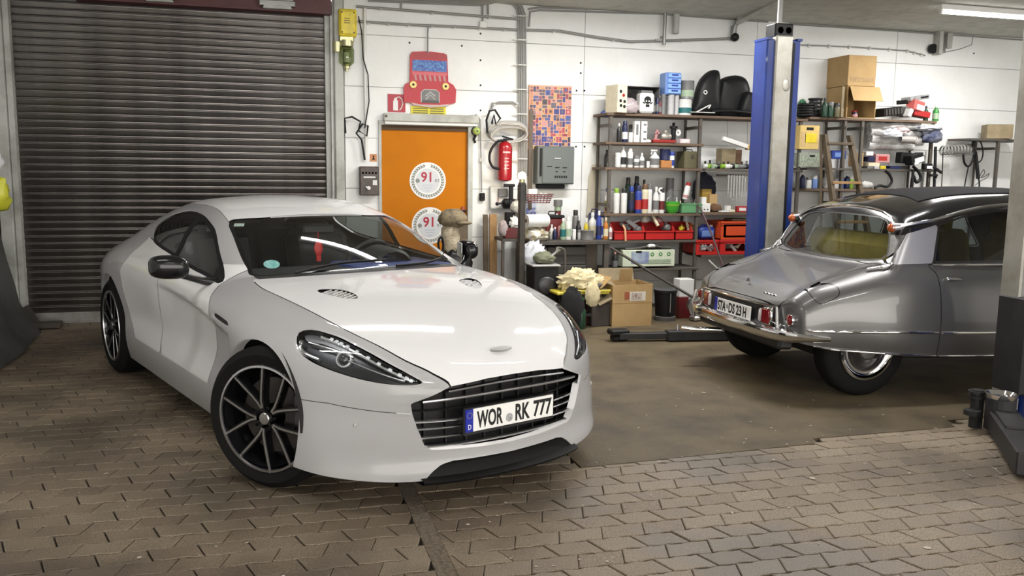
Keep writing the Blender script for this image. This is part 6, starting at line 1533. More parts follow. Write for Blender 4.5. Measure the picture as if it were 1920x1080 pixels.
one('trim_strip', 'thin black trim strip lying along the long board', 'trim strip', PLAS, lambda b: b.tube(smooth_poly([(0, 0, 0), (.2, -.02, .012), (.42, 0, .004), (.52, .03, -.005)], 4, False), .016, 8), at(1335, 209, 9.02), smooth=50)
t = thing('metal_bracket', 'folded white metal bracket lying in front of the black panel', 'bracket', at(1302, 211, 8.99)); part('flat_leg', WHITEP, t, lambda b: b.box((.10, 0, .004), (.30, .03, .008), bev=.002)); part('raised_leg', WHITEP, t, lambda b: b.box((.10, .0, .045), (.16, .03, .010), ry=-.48, bev=.002)); part('end_hook', WHITEP, t, lambda b: b.box((.18, 0, .07), (.012, .03, .045), ry=.5))
p = at(1136, 211, 9.2); heap('rag', 'blue rag lying outside the corner post on the top board', 'rag', (p.x, 9.2, Z1-.03), (.06, .06, .035), cm((.06, .09, .28), .7), 9)
# spray cans on the fourth board
row = [('spray', 1155, 11, 43, 'white', 'lime', None, 'white can with green cap'), ('spray', 1169, 11, 43, 'white', 'black', None, 'white can with dark cap'), ('spray', 1183, 11, 46, 'black', 'blue', 'navy', 'black can with blue cap'), ('spray', 1196, 12, 47, 'blue', 'navy', 'red', 'blue can with red band'),
       ('spray', 1208, 12, 50, 'cream', 'brown', 'red', 'cream can with brown cap'), ('spray', 1217, 8, 50, 'white', 'grey', None, 'slim white can'), ('bottle', 1229, 11, 45, 'white', 'white', 'grey', 'white round shouldered bottle'), ('spray', 1240, 10, 43, 'white', 'black', 'darkred', 'white can with dark red band')]
put(row, Z4, 9.06, 399, '# from the corner post on the fourth board', 'cans on the fourth board')
row = [('spray', 1176, 10, 60, 'darkgreen', 'black', None, 'dark green can in the back row'), ('spray', 1192, 10, 62, 'navy', 'black', None, 'navy can in the back row'), ('tin', 1254, 14, 58, 'grey', 'grey', None, 'ribbed grey jar in the back row'), ('bottle', 1206, 10, 56, 'darkred', 'black', None, 'dark red bottle in the back row')]
put(row, Z4, 9.24, 399, '# one along the fourth board', 'back row on the fourth board')
s = px_scale(1240, 399, 9.06); one('disc', 'white disc balanced on the cans of the fourth board', 'disc', WHITEP, lambda b: b.lathe([(.014, 0), (.034, 0), (.034, .012), (.014, .012)], n=20, axis='Y', cap=False), at(1240, 357, 9.04), smooth=40)
p = at(1260, 399, 9.05); p.z = Z4; t = thing('green_bowl', 'bright green plastic bowl on the fourth board', 'bowl', p); part('bowl', mat('green_plastic', (.05, .30, .03), .3), t, lambda b: b.lathe([(.045, 0), (.075, .05), (.082, .13), (.078, .13), (.070, .05), (.04, .008)], n=20, cap=False), 40); part('stripe', cm(C['lime']), t, lambda b: b.lathe([(.0815, .085), (.0835, .10)], n=20, cap=False), 40)
part('wire_handle', SILVER, t, lambda b: b.tube([(.08*math.cos(a), -.02, .13+.07*math.sin(a)) for a in [k*PI/10 for k in range(11)]], .003, 4))
p = at(1291, 399, 9.09); p.z = Z4; crate('green_tray', 'pale green plastic tray on the fourth board holding small bottles', 'tray', p, (.25, .15, .11), mat('green_tray', (.10, .26, .12), .35))
t = thing('sealant_bottle', 'white bottle with red cap leaning in the pale green tray', 'bottle', at(1284, 374, 9.10), 0); t.rotation_euler = (0, .22, 0)
part('body', WHITEP, t, lambda b: b.lathe([(.030, 0), (.034, .01), (.034, .14), (.018, .17)], n=14), 40); part('cap', cm(C['red']), t, lambda b: b.cyl((0, 0, .16), .026, .035, 12), 40); part('label_band', cm(C['pink']), t, lambda b: b.lathe([(.0345, .02), (.0345, .05)], n=14, cap=False))
for k, (u, c_, h_) in enumerate([(1268, 'white', .17), (1275, 'cream', .13), (1297, 'cream', .10), (1303, 'white', .15)]):
    p = at(u, 399, 9.10); p.z = Z4+.008; vessel('bottle', p, .036, h_, c_, ['white', 'cream', 'grey', 'white'][k], None, ['small white bottle behind the green bowl', 'cream bottle in the pale green tray next to the bowl', 'short cream bottle in the middle of the pale green tray', 'white bottle at the post end of the pale green tray'][k])
put([('bottle', 1137, 9, 42, 'white', 'blue', 'palegreen', 'white bottle with blue cap outside the corner post'), ('tin', 1139, 10, 20, 'yellow', 'black', 'darkred', 'yellow tin outside the corner post', -.12)], Z4, 9.28, 399, '# on the fourth board')
# right half of the fourth board
p = at(1320, 399, 9.10); p.z = Z4+.01; t = carton('white box with two dark spots beside the rack post', p, (.11, .09, .10), WHITEP, tape=False); part('spot', BLACKP, t, lambda b: [b.lathe([(.0, -.046), (.009, -.046), (.009, -.045)], (dx, 0, .03), 8, 'Y', cap=False) for dx in (-.02, .02)])
p.z += .10; p.x -= .02; carton('tiny white box on top of the white box with two spots', p, (.06, .06, .07), WHITEP, tape=False)
p = at(1333, 399, 9.22); p.z = Z4+.01; carton('plain cardboard box behind the white box with spots', p, (.10, .10, .20), CARD)
p = at(1321, 399, 9.26); p.z = Z4+.01; carton('dark yellow carton standing behind the spotted white box', p, (.12, .08, .26), cm((.38, .24, .04)), tape=False)
p = at(1341, 399, 9.12); p.z = Z4+.01; heap('rag', 'brown rag on the board beside the plain cardboard box', 'rag', p, (.07, .06, .05), cm(C['brown'], .8), 21)
for k, (u, w, h_, d_, c_, lab) in enumerate([(1357, .13, .018, .10, 'white', 'flat white card box on the board behind the blue post'), (1364, .055, .055, .05, 'white', 'small white cube on the flat white card box'), (1372, .06, .03, .05, 'cream', 'small cream block beside the flat white card box'), (1390, .13, .07, .09, 'red', 'red and white carton near the blue post'), (1406, .11, .035, .09, 'navy', 'navy folder lying near the blue post')]):
    p = at(u, 399, 9.06 if k != 1 else 9.09); p.z = Z4+.01+(.018 if k == 1 else 0); carton(lab, p, (w, d_, h_), cm(C[c_]), 'white' if c_ == 'red' else None, rz=[.1, .2, -.1, -.25, .05][k], tape=False)
# wrenches hanging from the board above
for k in range(7):
    u = 1366+k*5.2; p = at(u, 340, 9.25); L_ = (.2, .25, .23, .28, .22, .24, .18)[k]
    t = thing('spanner', '%s spanner from the rack post, hanging under the third board' % ORD[k], 'spanner', (p.x, 9.25, 1.50-L_), group='hanging spanners')
    part('shank', SILVER, t, lambda b: b.box((0, 0, L_/2), (.016, .008, L_), bev=.002)); part('open_jaw', SILVER, t, lambda b: b.lathe([(.010, -.004), (.019, -.004), (.019, .004), (.010, .004)], (0, 0, -.01), 12, 'Y', cap=False, a0=-.9, a1=PI+.9)); part('ring', SILVER, t, lambda b: b.lathe([(.008, -.004), (.016, -.004), (.016, .004), (.008, .004)], (0, 0, L_+.012), 12, 'Y', cap=False))
one('tool_rail', 'dark steel rail from which the spanners hang', 'rail', RF, lambda b: b.box((5.32, 9.26, 1.525), (.40, .02, .02)))
one('coat', 'dark blue work coat hanging behind the spanners', 'coat', cm((.02, .022, .035), .85), lambda b: crumple_geom(b, (0, 0, 0), (.14, .05, .20), 31, .3, 5), (5.03, 9.37, 1.34), smooth=60)
# third board behind the post: green and white parts, white rail
s = px_scale(1360, 313, 9.1)
rnd = random.Random(5)
for k in range(11):
    u = 1322+k*8.6; c_ = ['white', 'lime', 'palegreen', 'black', 'lime', 'white', 'black', 'palegreen', 'grey', 'black', 'white'][k]; h_ = rnd.uniform(.045, .085); p = at(u, 313, 9.07+rnd.uniform(0, .08)); p.z = Z3
    t = thing('filter_part', '%s plastic part, %s from the rack post on the board behind the blue post' % ({'lime': 'lime green', 'palegreen': 'pale green'}.get(c_, c_), ORD[k]), 'car part', p, rnd.uniform(-.6, .6), 'plastic parts behind the blue post')
    part('body', cm(C[c_]), t, lambda b: b.lathe([(.020, -.035), (.028, -.03), (.028, .02), (.018, .03), (.018, .045)], (0, 0, .028), 12, 'X'), 40); part('spigot', cm(C['black' if c_ != 'black' else 'grey']), t, lambda b: b.cyl((0, 0, .045), .012, h_-.03, 8), 40)
p = at(1360, 313, 9.22); p.z = Z3; carton('brown cardboard box on the board behind the lime green parts', p, (.18, .14, .23), CARDOLD); p = at(1378, 313, 9.26); p.z = Z3; carton('dark brown carton next to the brown cardboard box', p, (.10, .12, .22), cm(C['brown'], .7))
t = thing('white_rail', 'white enamelled rail hanging aslant under the long board', 'rail', at(1355, 258, 9.02)); t.rotation_euler = (0, .26, 0)
part('rail', WHITEP, t, lambda b: b.box((.20, 0, -.01), (.40, .05, .05), bev=.006)); part('tip', cm(C['cream']), t, lambda b: b.box((.42, 0, -.01), (.06, .06, .06), bev=.006)); part('clamp', mat('gold_clamp', (.35, .24, .08), .4, metal=.6), t, lambda b: b.box((.34, 0, -.01), (.025, .07, .07), bev=.004))
one('hanging_wire', 'two wires holding the white rail to the long board', 'wire', DARKSTEEL, lambda b: (b.tube([(5.12, 9.05, 1.93), (5.12, 9.08, 2.17)], .002, 4), b.tube([(5.38, 9.05, 1.86), (5.38, 9.08, 2.17)], .002, 4)))
# red storage bins
BINRED = mat('bin_red', (.42, .018, .016), .35)
def open_bin(u0, u1, v, h_, label, y=9.02, z=Z5, material=None):
    p0, p1 = at(u0, v, y), at(u1, v, y); w = p1.x-p0.x-.006; d = .26; t = thing('storage_bin', label, 'storage bin', ((p0.x+p1.x)/2, y, z), 0, None)
    m_ = material or BINRED; g_ = .007
    part('floor_panel', m_, t, lambda b: b.box((0, d/2, g_/2), (w, d, g_)))
    for s_ in (-1, 1): part('side_wall', m_, t, lambda b: b.add([(s_*(w/2)+dx, y_, z_) for dx in (0, -s_*g_) for y_, z_ in ((0, 0), (d, 0), (d, h_), (.09, h_), (.03, h_*.55), (0, h_*.52))], [(0, 1, 2, 3, 4, 5), (11, 10, 9, 8, 7, 6)]+[(i, (i+1) % 6, 6+(i+1) % 6, 6+i) for i in range(6)]))
    part('back_wall', m_, t, lambda b: b.box((0, d-g_/2, h_/2), (w, g_, h_))); part('front_lip', m_, t, lambda b: (b.box((0, g_/2, h_*.26), (w, g_, h_*.52)), b.box((0, -.004, h_*.5), (w, .016, .014), bev=.003)))
    return t, ((p0.x+p1.x)/2, w)
def odd(label, loc, kind, c_, size, seed, cat='car part', name='spare_part'):
    m_ = cm(C[c_], .45)
    if kind == 'hose': one(name if name != 'spare_part' else 'hose_piece', label, 'hose', m_, lambda b: b.tube(smooth_poly([(-size, 0, .0), (-size*.5, -.03, size*.9), (0, -.04, size*1.1), (size*.3, -.07, size*.3), (size*.7, -.09, -size*.5)], 5, False), size*.22, 8), loc, smooth=50)
    elif kind == 'plate': one(name, label, cat, m_, lambda b: (b.box((0, 0, 0), (size*1.6, size*.3, size*.5), ry=.5+seed*.1, bev=.006), b.box((size*.5, 0, size*.3), (size*.9, size*.25, size*.25), ry=-.4, bev=.005)), loc)
    elif kind == 'cyl': one(name, label, cat, m_, lambda b: (b.lathe([(size*.3, -size*.5), (size*.42, -size*.4), (size*.42, size*.4), (size*.25, size*.55)], (0, 0, 0), 12, 'X'), b.cyl((0, 0, size*.2), size*.15, size*.4, 8)), loc, rz=seed, smooth=40)
    elif kind == 'rag': heap('rag', label, 'rag', loc, (size, size*.8, size*.6), cm(C[c_], .8), seed)
for (u0, u1, lab) in [(1150, 1209, 'red open front bin of grey parts nearest the corner post'), (1209, 1265, 'red open front bin of white hose in the middle'), (1265, 1300, 'red open front bin of yellow parts nearest the rack post')]: open_bin(u0, u1, 448, .19, lab)
for k, (u, v, kind, c_, size, lab) in enumerate([(1172, 424, 'plate', 'grey', .09, 'grey bent plate in the bin nearest the corner post'), (1185, 420, 'plate', 'silver', .10, 'silver strut standing in the bin nearest the corner post'), (1195, 430, 'cyl', 'grey', .09, 'grey motor in the bin nearest the corner post'), (1218, 415, 'hose', 'cream', .09, 'cream hose hooked over the middle red bin'), (1240, 420, 'cyl', 'red', .08, 'red housing in the middle red bin'), (1248, 426, 'cyl', 'grey', .10, 'grey cylinder in the middle red bin'), (1232, 418, 'rag', 'pink', .06, 'pink rag in the middle red bin'), (1278, 428, 'cyl', 'yellow', .07, 'yellow cap in the bin nearest the rack post'), (1289, 424, 'plate', 'cream', .06, 'cream strip in the bin nearest the rack post'), (1296, 426, 'plate', 'orange', .06, 'orange strip in the bin nearest the rack post'), (1210, 412, 'cyl', 'white', .08, 'white fitting on the edge of the middle red bin')]):
    odd(lab, at(u, v, 9.12), kind, c_, size, k)
one('orange_strap', 'orange and white strap hanging down over the red bin of grey parts', 'strap', cm((.60, .30, .16)), lambda b: b.tube([at(1168, 422, 9.02), at(1172, 430, 8.99), at(1173, 452, 8.985)], .012, 6), smooth=50)
# red crates behind the post
zc = .62
def lattice_crate(u0, u1, z, h_, label, y=9.0, mt_=BINRED):
    p0, p1 = at(u0, 470, y), at(u1, 470, y); w = p1.x-p0.x; t = thing('plastic_crate', label, 'crate', ((p0.x+p1.x)/2, y+.17, z))
    part('floor_panel', mt_, t, lambda b: b.box((0, 0, .006), (w, .34, .012)))
    for s_ in (-1, 1): part('end_wall', mt_, t, lambda b: b.box((s_*(w/2-.005), 0, h_/2), (.01, .34, h_))); part('long_wall', mt_, t, lambda b: (b.box((0, s_*.165, h_*.86), (w, .012, h_*.26)), b.box((0, s_*.165, h_*.12), (w, .012, h_*.22)), b.box((-w*.42, s_*.165, h_*.5), (w*.15, .012, h_*.55)), b.box((w*.42, s_*.165, h_*.5), (w*.15, .012, h_*.55))))
    [part('rim', mt_, t, lambda b: b.box((0, q_*.172, h_-.012), (w+.012, .012, .024), bev=.003)) for q_ in (-1, 1)]
    return t
lattice_crate(1305, 1346, zc, .17, 'low red crate with white parts beside the rack post'); lattice_crate(1350, 1412, zc, .17, 'lower red crate of the stack behind the blue post')
t = lattice_crate(1350, 1412, zc+.172, .21, 'upper orange red crate of the stack behind the blue post', mt_=mat('crate_orange_red', (.50, .055, .012), .4)); part('front_panel', mat('crate_orange_red', (.5, .05, .01)), t, lambda b: b.box((0, -.168, .10), (.36, .006, .15)))
p = at(1385, 420, 9.15); carton('flat brown board lying on the upper orange red crate', (p.x, 9.17, zc+.384), (.26, .2, .02), CARDOLD, tape=False)
p = at(1327, 470, 9.1); vessel('canister', (p.x-.02, 9.14, zc+.172), .21, .17, 'blue', 'white', 'paleblue', 'blue oil canister on the low red crate')
for k, (u, c_, kind, lab) in enumerate([(1318, 'white', 'cyl', 'white fitting in the low red crate near the post'), (1328, 'silver', 'plate', 'silver bracket in the low red crate'), (1338, 'white', 'plate', 'white bracket in the low red crate'), (1375, 'white', 'plate', 'white lever in the lower red crate of the stack'), (1392, 'cream', 'hose', 'cream hose in the lower red crate of the stack')]):
    p = at(u, 470, 9.05); odd(lab, (p.x, 9.06, zc+.07), kind, c_, .07, k)
# ---- bench corner
t = thing('workbench', 'dark cluttered workbench under the painting and the cabinet', 'workbench', (3.16, 9.05, 0)); BT = .815
part('bench_top', mat('bench_top', (.045, .04, .036), .7, noise=(6, .6, (.10, .08, .06))), t, lambda b: b.box((-.0, .02, BT-.02), (.90, .66, .04), bev=.004))
for x, y_ in ((-.41, -.25), (.41, -.25), (-.41, .30), (.41, .30)): part('leg', RF, t, lambda b: b.box((x, y_, BT/2-.02), (.05, .05, BT-.04)))
part('drawer_block', mat('drawer_block', (.035, .032, .03), .6), t, lambda b: b.box((-.02, .05, .60), (.46, .50, .30), bev=.006)); part('side_panel', cm((.10, .08, .06), .7), t, lambda b: b.box((.30, -.10, .40), (.14, .02, .74)))
for k in range(3): part('drawer_front', mat('drawer_front', (.05, .046, .04), .5), t, lambda b: b.box((-.02, -.205, .50+.10*k), (.44, .012, .088), bev=.004))
for x in (-.36, -.28): part('back_board', cm((.09, .09, .09), .6), t, lambda b: b.box((x, -.20, .38), (.07, .02, .72)))
def bn(u, w, h, kind, body, cap, band, lab, y=8.95, group=None):
    s = px_scale(u, 455, y); p = at(u, 455, y); p.z = BT; return vessel(kind, p, w*s, h*s, body, cap, band, lab, group)
bn(1055, 10, 38, 'bottle', 'palegreen', 'white', 'teal', 'clear bottle with teal liquid on the bench')
bn(1065, 11, 40, 'spray', 'white', 'white', 'palegreen', 'white can with pale green band on the bench')
bn(1078, 11, 50, 'spray', 'grey', 'black', None, 'tall grey can with black top on the bench', 9.1)
bn(1076, 7, 18, 'jar', 'white', 'white', None, 'small white pot before the tall grey can'); bn(1086, 7, 17, 'jar', 'silver', 'grey', None, 'small silver pot second from the tall grey can'); bn(1084, 10, 32, 'bottle', 'black', 'black', None, 'black bottle behind the small silver pot', 9.05)
bn(1101, 22, 17, 'tin', 'grey', 'grey', None, 'low dark tin on the bench before the white bottles', 8.9); bn(1110, 14, 45, 'bottle', 'white', 'white', 'cream', 'broad white bottle behind the low dark tin', 9.1); bn(1098, 8, 34, 'bottle', 'yellow', 'white', None, 'yellow bottle behind the low dark tin', 9.05)
bn(1122, 10, 50, 'bottle', 'blue', 'white', 'navy', 'blue bottle with white cap on the bench'); bn(1113, 20, 52, 'canister', 'navy', 'navy', None, 'navy canister at the back of the bench', 9.2); bn(1135, 9, 38, 'bottle', 'orange', 'cream', 'cream', 'orange bottle beside the blue one'); bn(1144, 6, 26, 'bottle', 'white', 'red', 'pink', 'thin white and red tube at the bench end')
bn(1128, 10, 44, 'spray', 'white', 'blue', 'blue', 'white can with blue cap between blue and orange bottles', 9.12)
for k, (u, c_, h_) in enumerate([(1040, 'navy', 22), (1034, 'white', 26), (1047, 'pink', 34), (1043, 'darkred', 44)]): bn(u, 8, h_, 'bottle', c_, 'white', None, ['navy flask in front of the teal bottle', 'white flask near the paper roll', 'pink flask beside the teal bottle', 'dark red flask behind the pink flask'][k], 8.98+.05*k)
p = at(1047, 400, 9.2); t = thing('foam_can', 'dark can stuck upside down on a green and red tin on the bench', 'tin', (p.x, 9.22, BT)); part('lower_tin', cm(C['darkred']), t, lambda b: b.cyl((0, 0, 0), .035, .30, 14), 40); part('middle_tin', cm(C['palegreen']), t, lambda b: b.cyl((0, 0, .30), .04, .05, 14), 40); part('upper_can', cm(C['grey']), t, lambda b: b.cyl((0, 0, .35), .05, .07, 14), 40)
t = thing('tool_case', 'black and dark red tool case on the bench behind the paper roll', 'case', (at(1035, 455, 9.15).x, 9.15, BT)); part('lower_shell', cm(C['darkred'], .5), t, lambda b: b.box((0, 0, .12), (.20, .18, .22), bev=.012)); part('lid', BLACKP, t, lambda b: b.box((-.02, 0, .24), (.26, .20, .04), bev=.01)); part('handle', BLACKP, t, lambda b: b.tube([(-.05, 0, .26), (-.04, 0, .295), (.04, 0, .295), (.05, 0, .26)], .008, 6))
p = at(1003, 428, 8.85); t = thing('paper_roll', 'white paper towel roll lying on top of the crumpled film', 'paper roll', (p.x, 8.80, BT+.215), .25); part('roll', WHITEP, t, lambda b: b.lathe([(.022, -.13), (.065, -.13), (.068, -.12), (.068, .12), (.065, .13), (.022, .13)], (0, 0, 0), 20, 'X', cap=False), 40); part('core', cm(C['card']), t, lambda b: b.lathe([(.022, -.131), (.018, -.131), (.018, .131), (.022, .131)], (0, 0, 0), 16, 'X', cap=False), 40)
heap('film_heap', 'crumpled gold and silver wrapping film under the paper roll', 'film', (at(1002, 462, 8.85).x, 8.85, BT), (.15, .13, .075), mat('foil_wrap', (.42, .36, .22), .25, metal=.5, noise=(16, 1., (.72, .70, .62))), 14, .35, 5)
heap('plastic_bag', 'clear white plastic bag hanging below the bench top', 'bag', (at(998, 500, 8.72).x, 8.70, .52), (.13, .10, .16), mat('bag_clear', (.58, .60, .64), .18), 17, .35, 5)
p = at(1010, 395, 9.36); t = thing('paper_notice', 'sheets of blue and white printed paper pinned behind the black pole', 'paper', (p.x-.08, 9.40, p.z)); part('sheet', cm((.55, .58, .70), .6), t, lambda b: b.box((0, 0, -.02), (.13, .006, .28))); part('print', mat('blue_print', (.05, .10, .40), .6, noise=(30, .9, (.7, .7, .72))), t, lambda b: b.box((.0, -.004, -.05), (.11, .003, .16)))
# red wire basket with white box
p = at(1008, 373, 9.28); t = thing('wire_basket', 'red wire basket on the wall below the grey cabinet', 'basket', (p.x, 9.27, p.z))
for k in range(5): part('wire_hoop', cm(C['darkred']), t, lambda b: b.tube([(-.16+.005*k, .12, .05-.022*k), (-.16+.01*k, -.06, .05-.022*k), (.16-.01*k, -.06, .05-.022*k), (.16-.005*k, .12, .05-.022*k)], .006, 5))
for k in range(8): part('wire_bar', cm(C['darkred']), t, lambda b: b.tube([(-.14+.04*k, -.06, .05), (-.12+.034*k, -.04, -.04)], .004, 4))
carton('white box standing in the red wire basket', (at(998, 364, 9.25).x, 9.26, p.z-.02), (.10, .08, .13), WHITEP, tape=False); odd('white pliers lying in the red wire basket', (p.x+.05, 9.25, p.z+.04), 'plate', 'white', .05, 2, 'tool', 'pliers')
# wall instrument, clamp, black pole lamp
p = at(940, 370, 9.40); t = thing('gauge_panel', 'white panel with grey gauge on the wall left of the black pole', 'panel', (p.x, 9.41, p.z)); part('panel', WHITEP, t, lambda b: b.box((0, 0, 0), (.25, .03, .24), bev=.004)); part('frame', PAINTGREY, t, lambda b: (b.box((0, -.012, -.12), (.26, .03, .014)), b.box((-.125, -.012, 0), (.012, .03, .24)))); part('gauge', cm(C['grey']), t, lambda b: b.box((.01, -.03, .05), (.11, .03, .09), bev=.006)); part('red_lead', cm(C['red']), t, lambda b: b.tube([(-.04, -.03, .0), (-.045, -.04, -.06), (-.05, -.04, -.09)], .004, 4))
t = thing('bench_clamp', 'black clamp device hanging beside the gauge panel', 'clamp', (at(958, 370, 9.30).x, 9.30, at(958, 370, 9.30).z)); part('bar', BLACKP, t, lambda b: (b.box((0, 0, .02), (.045, .04, .24), bev=.006), b.box((-.02, 0, .13), (.12, .05, .03), bev=.006))); part('body', BLACKP, t, lambda b: (b.lathe([(.03, -.10), (.055, -.08), (.055, .05), (.03, .07)], (.0, 0, -.07), 14, 'X'), b.ball((-.06, -.02, -.06), .05, 12, 8))); part('lever', BLACKP, t, lambda b: b.tube([(-.09, -.02, -.06), (-.16, -.03, -.07)], .012, 6)); part('knob', BLACKP, t, lambda b: b.ball((-.165, -.03, -.07), .02, 10, 6))
t = thing('pole_lamp', 'dark steel pole with a small lit bulb on top in front of the bench', 'lamp', (at(976, 540, 8.6).x, 8.6, 0)); zt = at(977, 342, 8.6).z
part('pole', mat('pole_steel', (.030, .028, .026), .45, metal=.5, noise=(5, .6, (.09, .07, .05))), t, lambda b: (b.box((0, 0, zt/2), (.065, .065, zt), bev=.008), b.box((0, 0, .01), (.22, .22, .02)), b.box((0, 0, zt-.10), (.085, .05, .16), bev=.006)))
part('socket', BRASS, t, lambda b: b.cyl((0, 0, zt), .03, .035, 12)); part('bulb', mat('warm_bulb', (1, .9, .6), .3, emit=((1, .78, .42), 7)), t, lambda b: b.ball((0, 0, zt+.065), .042, 14, 10), 60)
l = bpy.data.lights.new('bulb_light', 'POINT'); l.energy = 6; l.color = (1, .78, .45); l.shadow_soft_size = .045; o = bpy.data.objects.new('bulb_light', l); COL.objects.link(o); o.location = (t.location.x, 8.6-.0, zt+.14)
# shelf bits left of the pole
t = thing('parts_shelf', 'small dark shelf left of the pole crowded with odds and ends', 'shelf', (at(948, 455, 9.1).x+.03, 9.1, .82)); part('board', RF, t, lambda b: b.box((0, 0, 0), (.24, .42, .03))); part('leg', RF, t, lambda b: b.box((-.11, -.18, -.41), (.03, .03, .79))); part('leg', RF, t, lambda b: b.box((.11, -.18, -.41), (.03, .03, .79))); part('side_wall', PAINTGREY, t, lambda b: b.box((.115, -.02, .22), (.02, .34, .40)))
X0 = t.location.x
carton('dark red case on the small shelf left of the pole', (X0-.01, 8.98, .837), (.15, .14, .11), cm(C['darkred']), tape=False); carton('black tablet box leaning on top of the dark red case', (X0-.02, 8.98, .95), (.11, .05, .16), BLACKP, tape=False, rz=.3); heap('rag', 'white knotted cord lying against the black tablet box', 'cord', (X0+.02, 8.93, .95), (.05, .03, .06), WHITEP, 23, .5, 6); heap('rag', 'pinkish grey rag hanging beside the dark red case', 'rag', (X0-.10, 8.95, .86), (.05, .05, .09), cm((.38, .32, .32), .8), 24); heap('film_heap', 'grey crumpled film at the top of the small shelf', 'film', (X0+.06, 9.02, 1.10), (.06, .05, .07), mat('film_grey', (.36, .36, .33), .3), 25)
for k, (u, v0, v1, w_) in enumerate([(909, 402, 522, 9), (922, 401, 522, 14)]):
    a, b_ = at(u, v0, 9.36), at(u+4, v1, 9.05); t = thing('plank', ['narrow dark plank leaning on the wall right of the orange door', 'broad light plank leaning on the wall right of the orange door'][k], 'plank', (b_.x, b_.y, 0)); hh = a.z
    part('board', WOOD if k else WOODDARK, t, lambda b: b.add([(x+(a.x-b_.x)*f, (.27-.03*k)*f+y_, hh*f) for f in (0, 1) for x, y_ in ((-w_*.0028, 0), (w_*.0028, 0), (w_*.0028, .03), (-w_*.0028, .03))], [(3, 2, 1, 0), (4, 5, 6, 7)]+[(i, (i+1) % 4, 4+(i+1) % 4, 4+i) for i in range(4)]))
t = thing('plank', 'weathered plank leaning aslant before the orange door', 'plank', (2.02, 9.05, 0)); part('board', WOODDARK, t, lambda b: b.add([(x+.09*f, .33*f+y_, .98*f) for f in (0, 1) for x, y_ in ((-.06, 0), (.06, 0), (.06, .03), (-.06, .03))], [(3, 2, 1, 0), (4, 5, 6, 7)]+[(i, (i+1) % 4, 4+(i+1) % 4, 4+i) for i in range(4)])); 
t = thing('bag_on_stand', 'black bag with rolled fleece and a camouflage cap in front of the orange door', 'bag', (1.86, 8.70, 0))
CAMO = mat('camouflage_cloth', (.23, .185, .115), .9, noise=(14, 1., (.07, .06, .04)), bump=(60, .6)); FLEECE = mat('pale_fleece', (.46, .40, .29), .95, noise=(20, .8, (.26, .21, .14)), bump=(50, .8))
part('bag', mat('black_nylon', (.012, .012, .013), .3), t, lambda b: crumple_geom(b, (.03, 0, .56), (.16, .14, .22), 41, .22, 4), 60); part('stand', BLACKP, t, lambda b: (b.cyl((.03, 0, 0), .12, .03, 16), b.tube([(.03, 0, .02), (.03, 0, .45)], .02, 8)))
part('fleece_roll', FLEECE, t, lambda b: crumple_geom(b, (-.02, 0, .87), (.095, .09, .19), 42, .18, 5), 60); part('cap', CAMO, t, lambda b: (crumple_geom(b, (.0, 0, 1.06), (.145, .13, .10), 43, .14, 5)), 60); part('cap_peak', CAMO, t, lambda b: b.ball((.09, -.06, 1.02), .10, 14, 8, (1., .9, .22)), 60); part('grip', WHITEP, t, lambda b: [b.tube([(.06+.03*k, -.10, .82-.05*k), (.11+.02*k, -.12, .85-.05*k)], .010, 6) for k in range(4)]); part('strap', BLACKP, t, lambda b: b.tube(smooth_poly([(-.14, -.05, .70), (-.16, -.06, .82), (-.13, -.06, .88), (-.11, -.06, .80), (-.13, -.05, .66)], 5, False), .012, 6)); part('buckle', SILVER, t, lambda b: [b.box((.0+.035*k, -.145, .62-.04*k), (.03, .012, .02), ry=.6) for k in range(3)])
one('wall_board', 'beige board leaning on the wall beside the shelf rack', 'board', cm((.50, .46, .36), .7), lambda b: b.prism([(-.075, 0), (.085, 0), (.085, .58), (-.02, .58), (-.06, .42)], .012, Matrix.Translation((0, 0, 0)) @ RX), (at(1112, 404, 9.40).x, 9.42, at(1112, 404, 9.40).z))
# ---------------------------------------------------------------- on the floor below the racks
t = thing('speaker_bin', 'black square bin with round relief below the bench', 'bin', (at(1016, 552, 8.5).x, 8.50, .20)); part('body', BLACKP, t, lambda b: b.box((0, 0, .20), (.27, .26, .40), bev=.015)); part('round_relief', mat('relief_black', (.02, .02, .022), .35), t, lambda b: b.lathe([(.0, -.145), (.07, -.142), (.095, -.135), (.10, -.128)], (.01, 0, .19), 24, 'Y', cap=False), 40); part('rim', cm((.35, .34, .33)), t, lambda b: b.box((-.0, 0, .40), (.30, .29, .02), bev=.006)); part('foot', BLACKP, t, lambda b: b.box((0, 0, -.10), (.22, .22, .20)))
heap('cloth_heap', 'grey green cloth bundle heaped on the black bin', 'cloth', (at(1020, 500, 8.5).x, 8.5, .61), (.11, .10, .065), cm((.16, .17, .11), .85), 51, .35, 5)
t = thing('watering_nozzle', 'bare metal spout sticking out above the cloth bundle', 'nozzle', at(1044, 470, 8.45)); part('tube', cm((.42, .42, .40), .35, .5), t, lambda b: b.tube([(-.06, 0, -.06), (.0, 0, -.01), (.02, 0, .02)], [.012, .016, .03], 10), 50); part('hoop', RF, t, lambda b: b.tube(smooth_poly([(.0, .0, .03), (.06, .0, .02), (.09, .0, -.05), (.09, .0, -.42)], 6, False), .012, 8), 60)
one('plastic_sheet', 'white and yellow board standing beside the black bin', 'board', cm((.64, .62, .45)), lambda b: b.box((0, 0, .16), (.055, .14, .32), bev=.004), (at(1050, 552, 8.5).x, 8.46, .17))
t = thing('yellow_trolley', 'low trolley with a yellow edged top carrying the cream cloths', 'trolley', (at(1086, 556, 8.3).x, 8.30, 0)); YE = cm((.55, .46, .05), .5); zt = .36
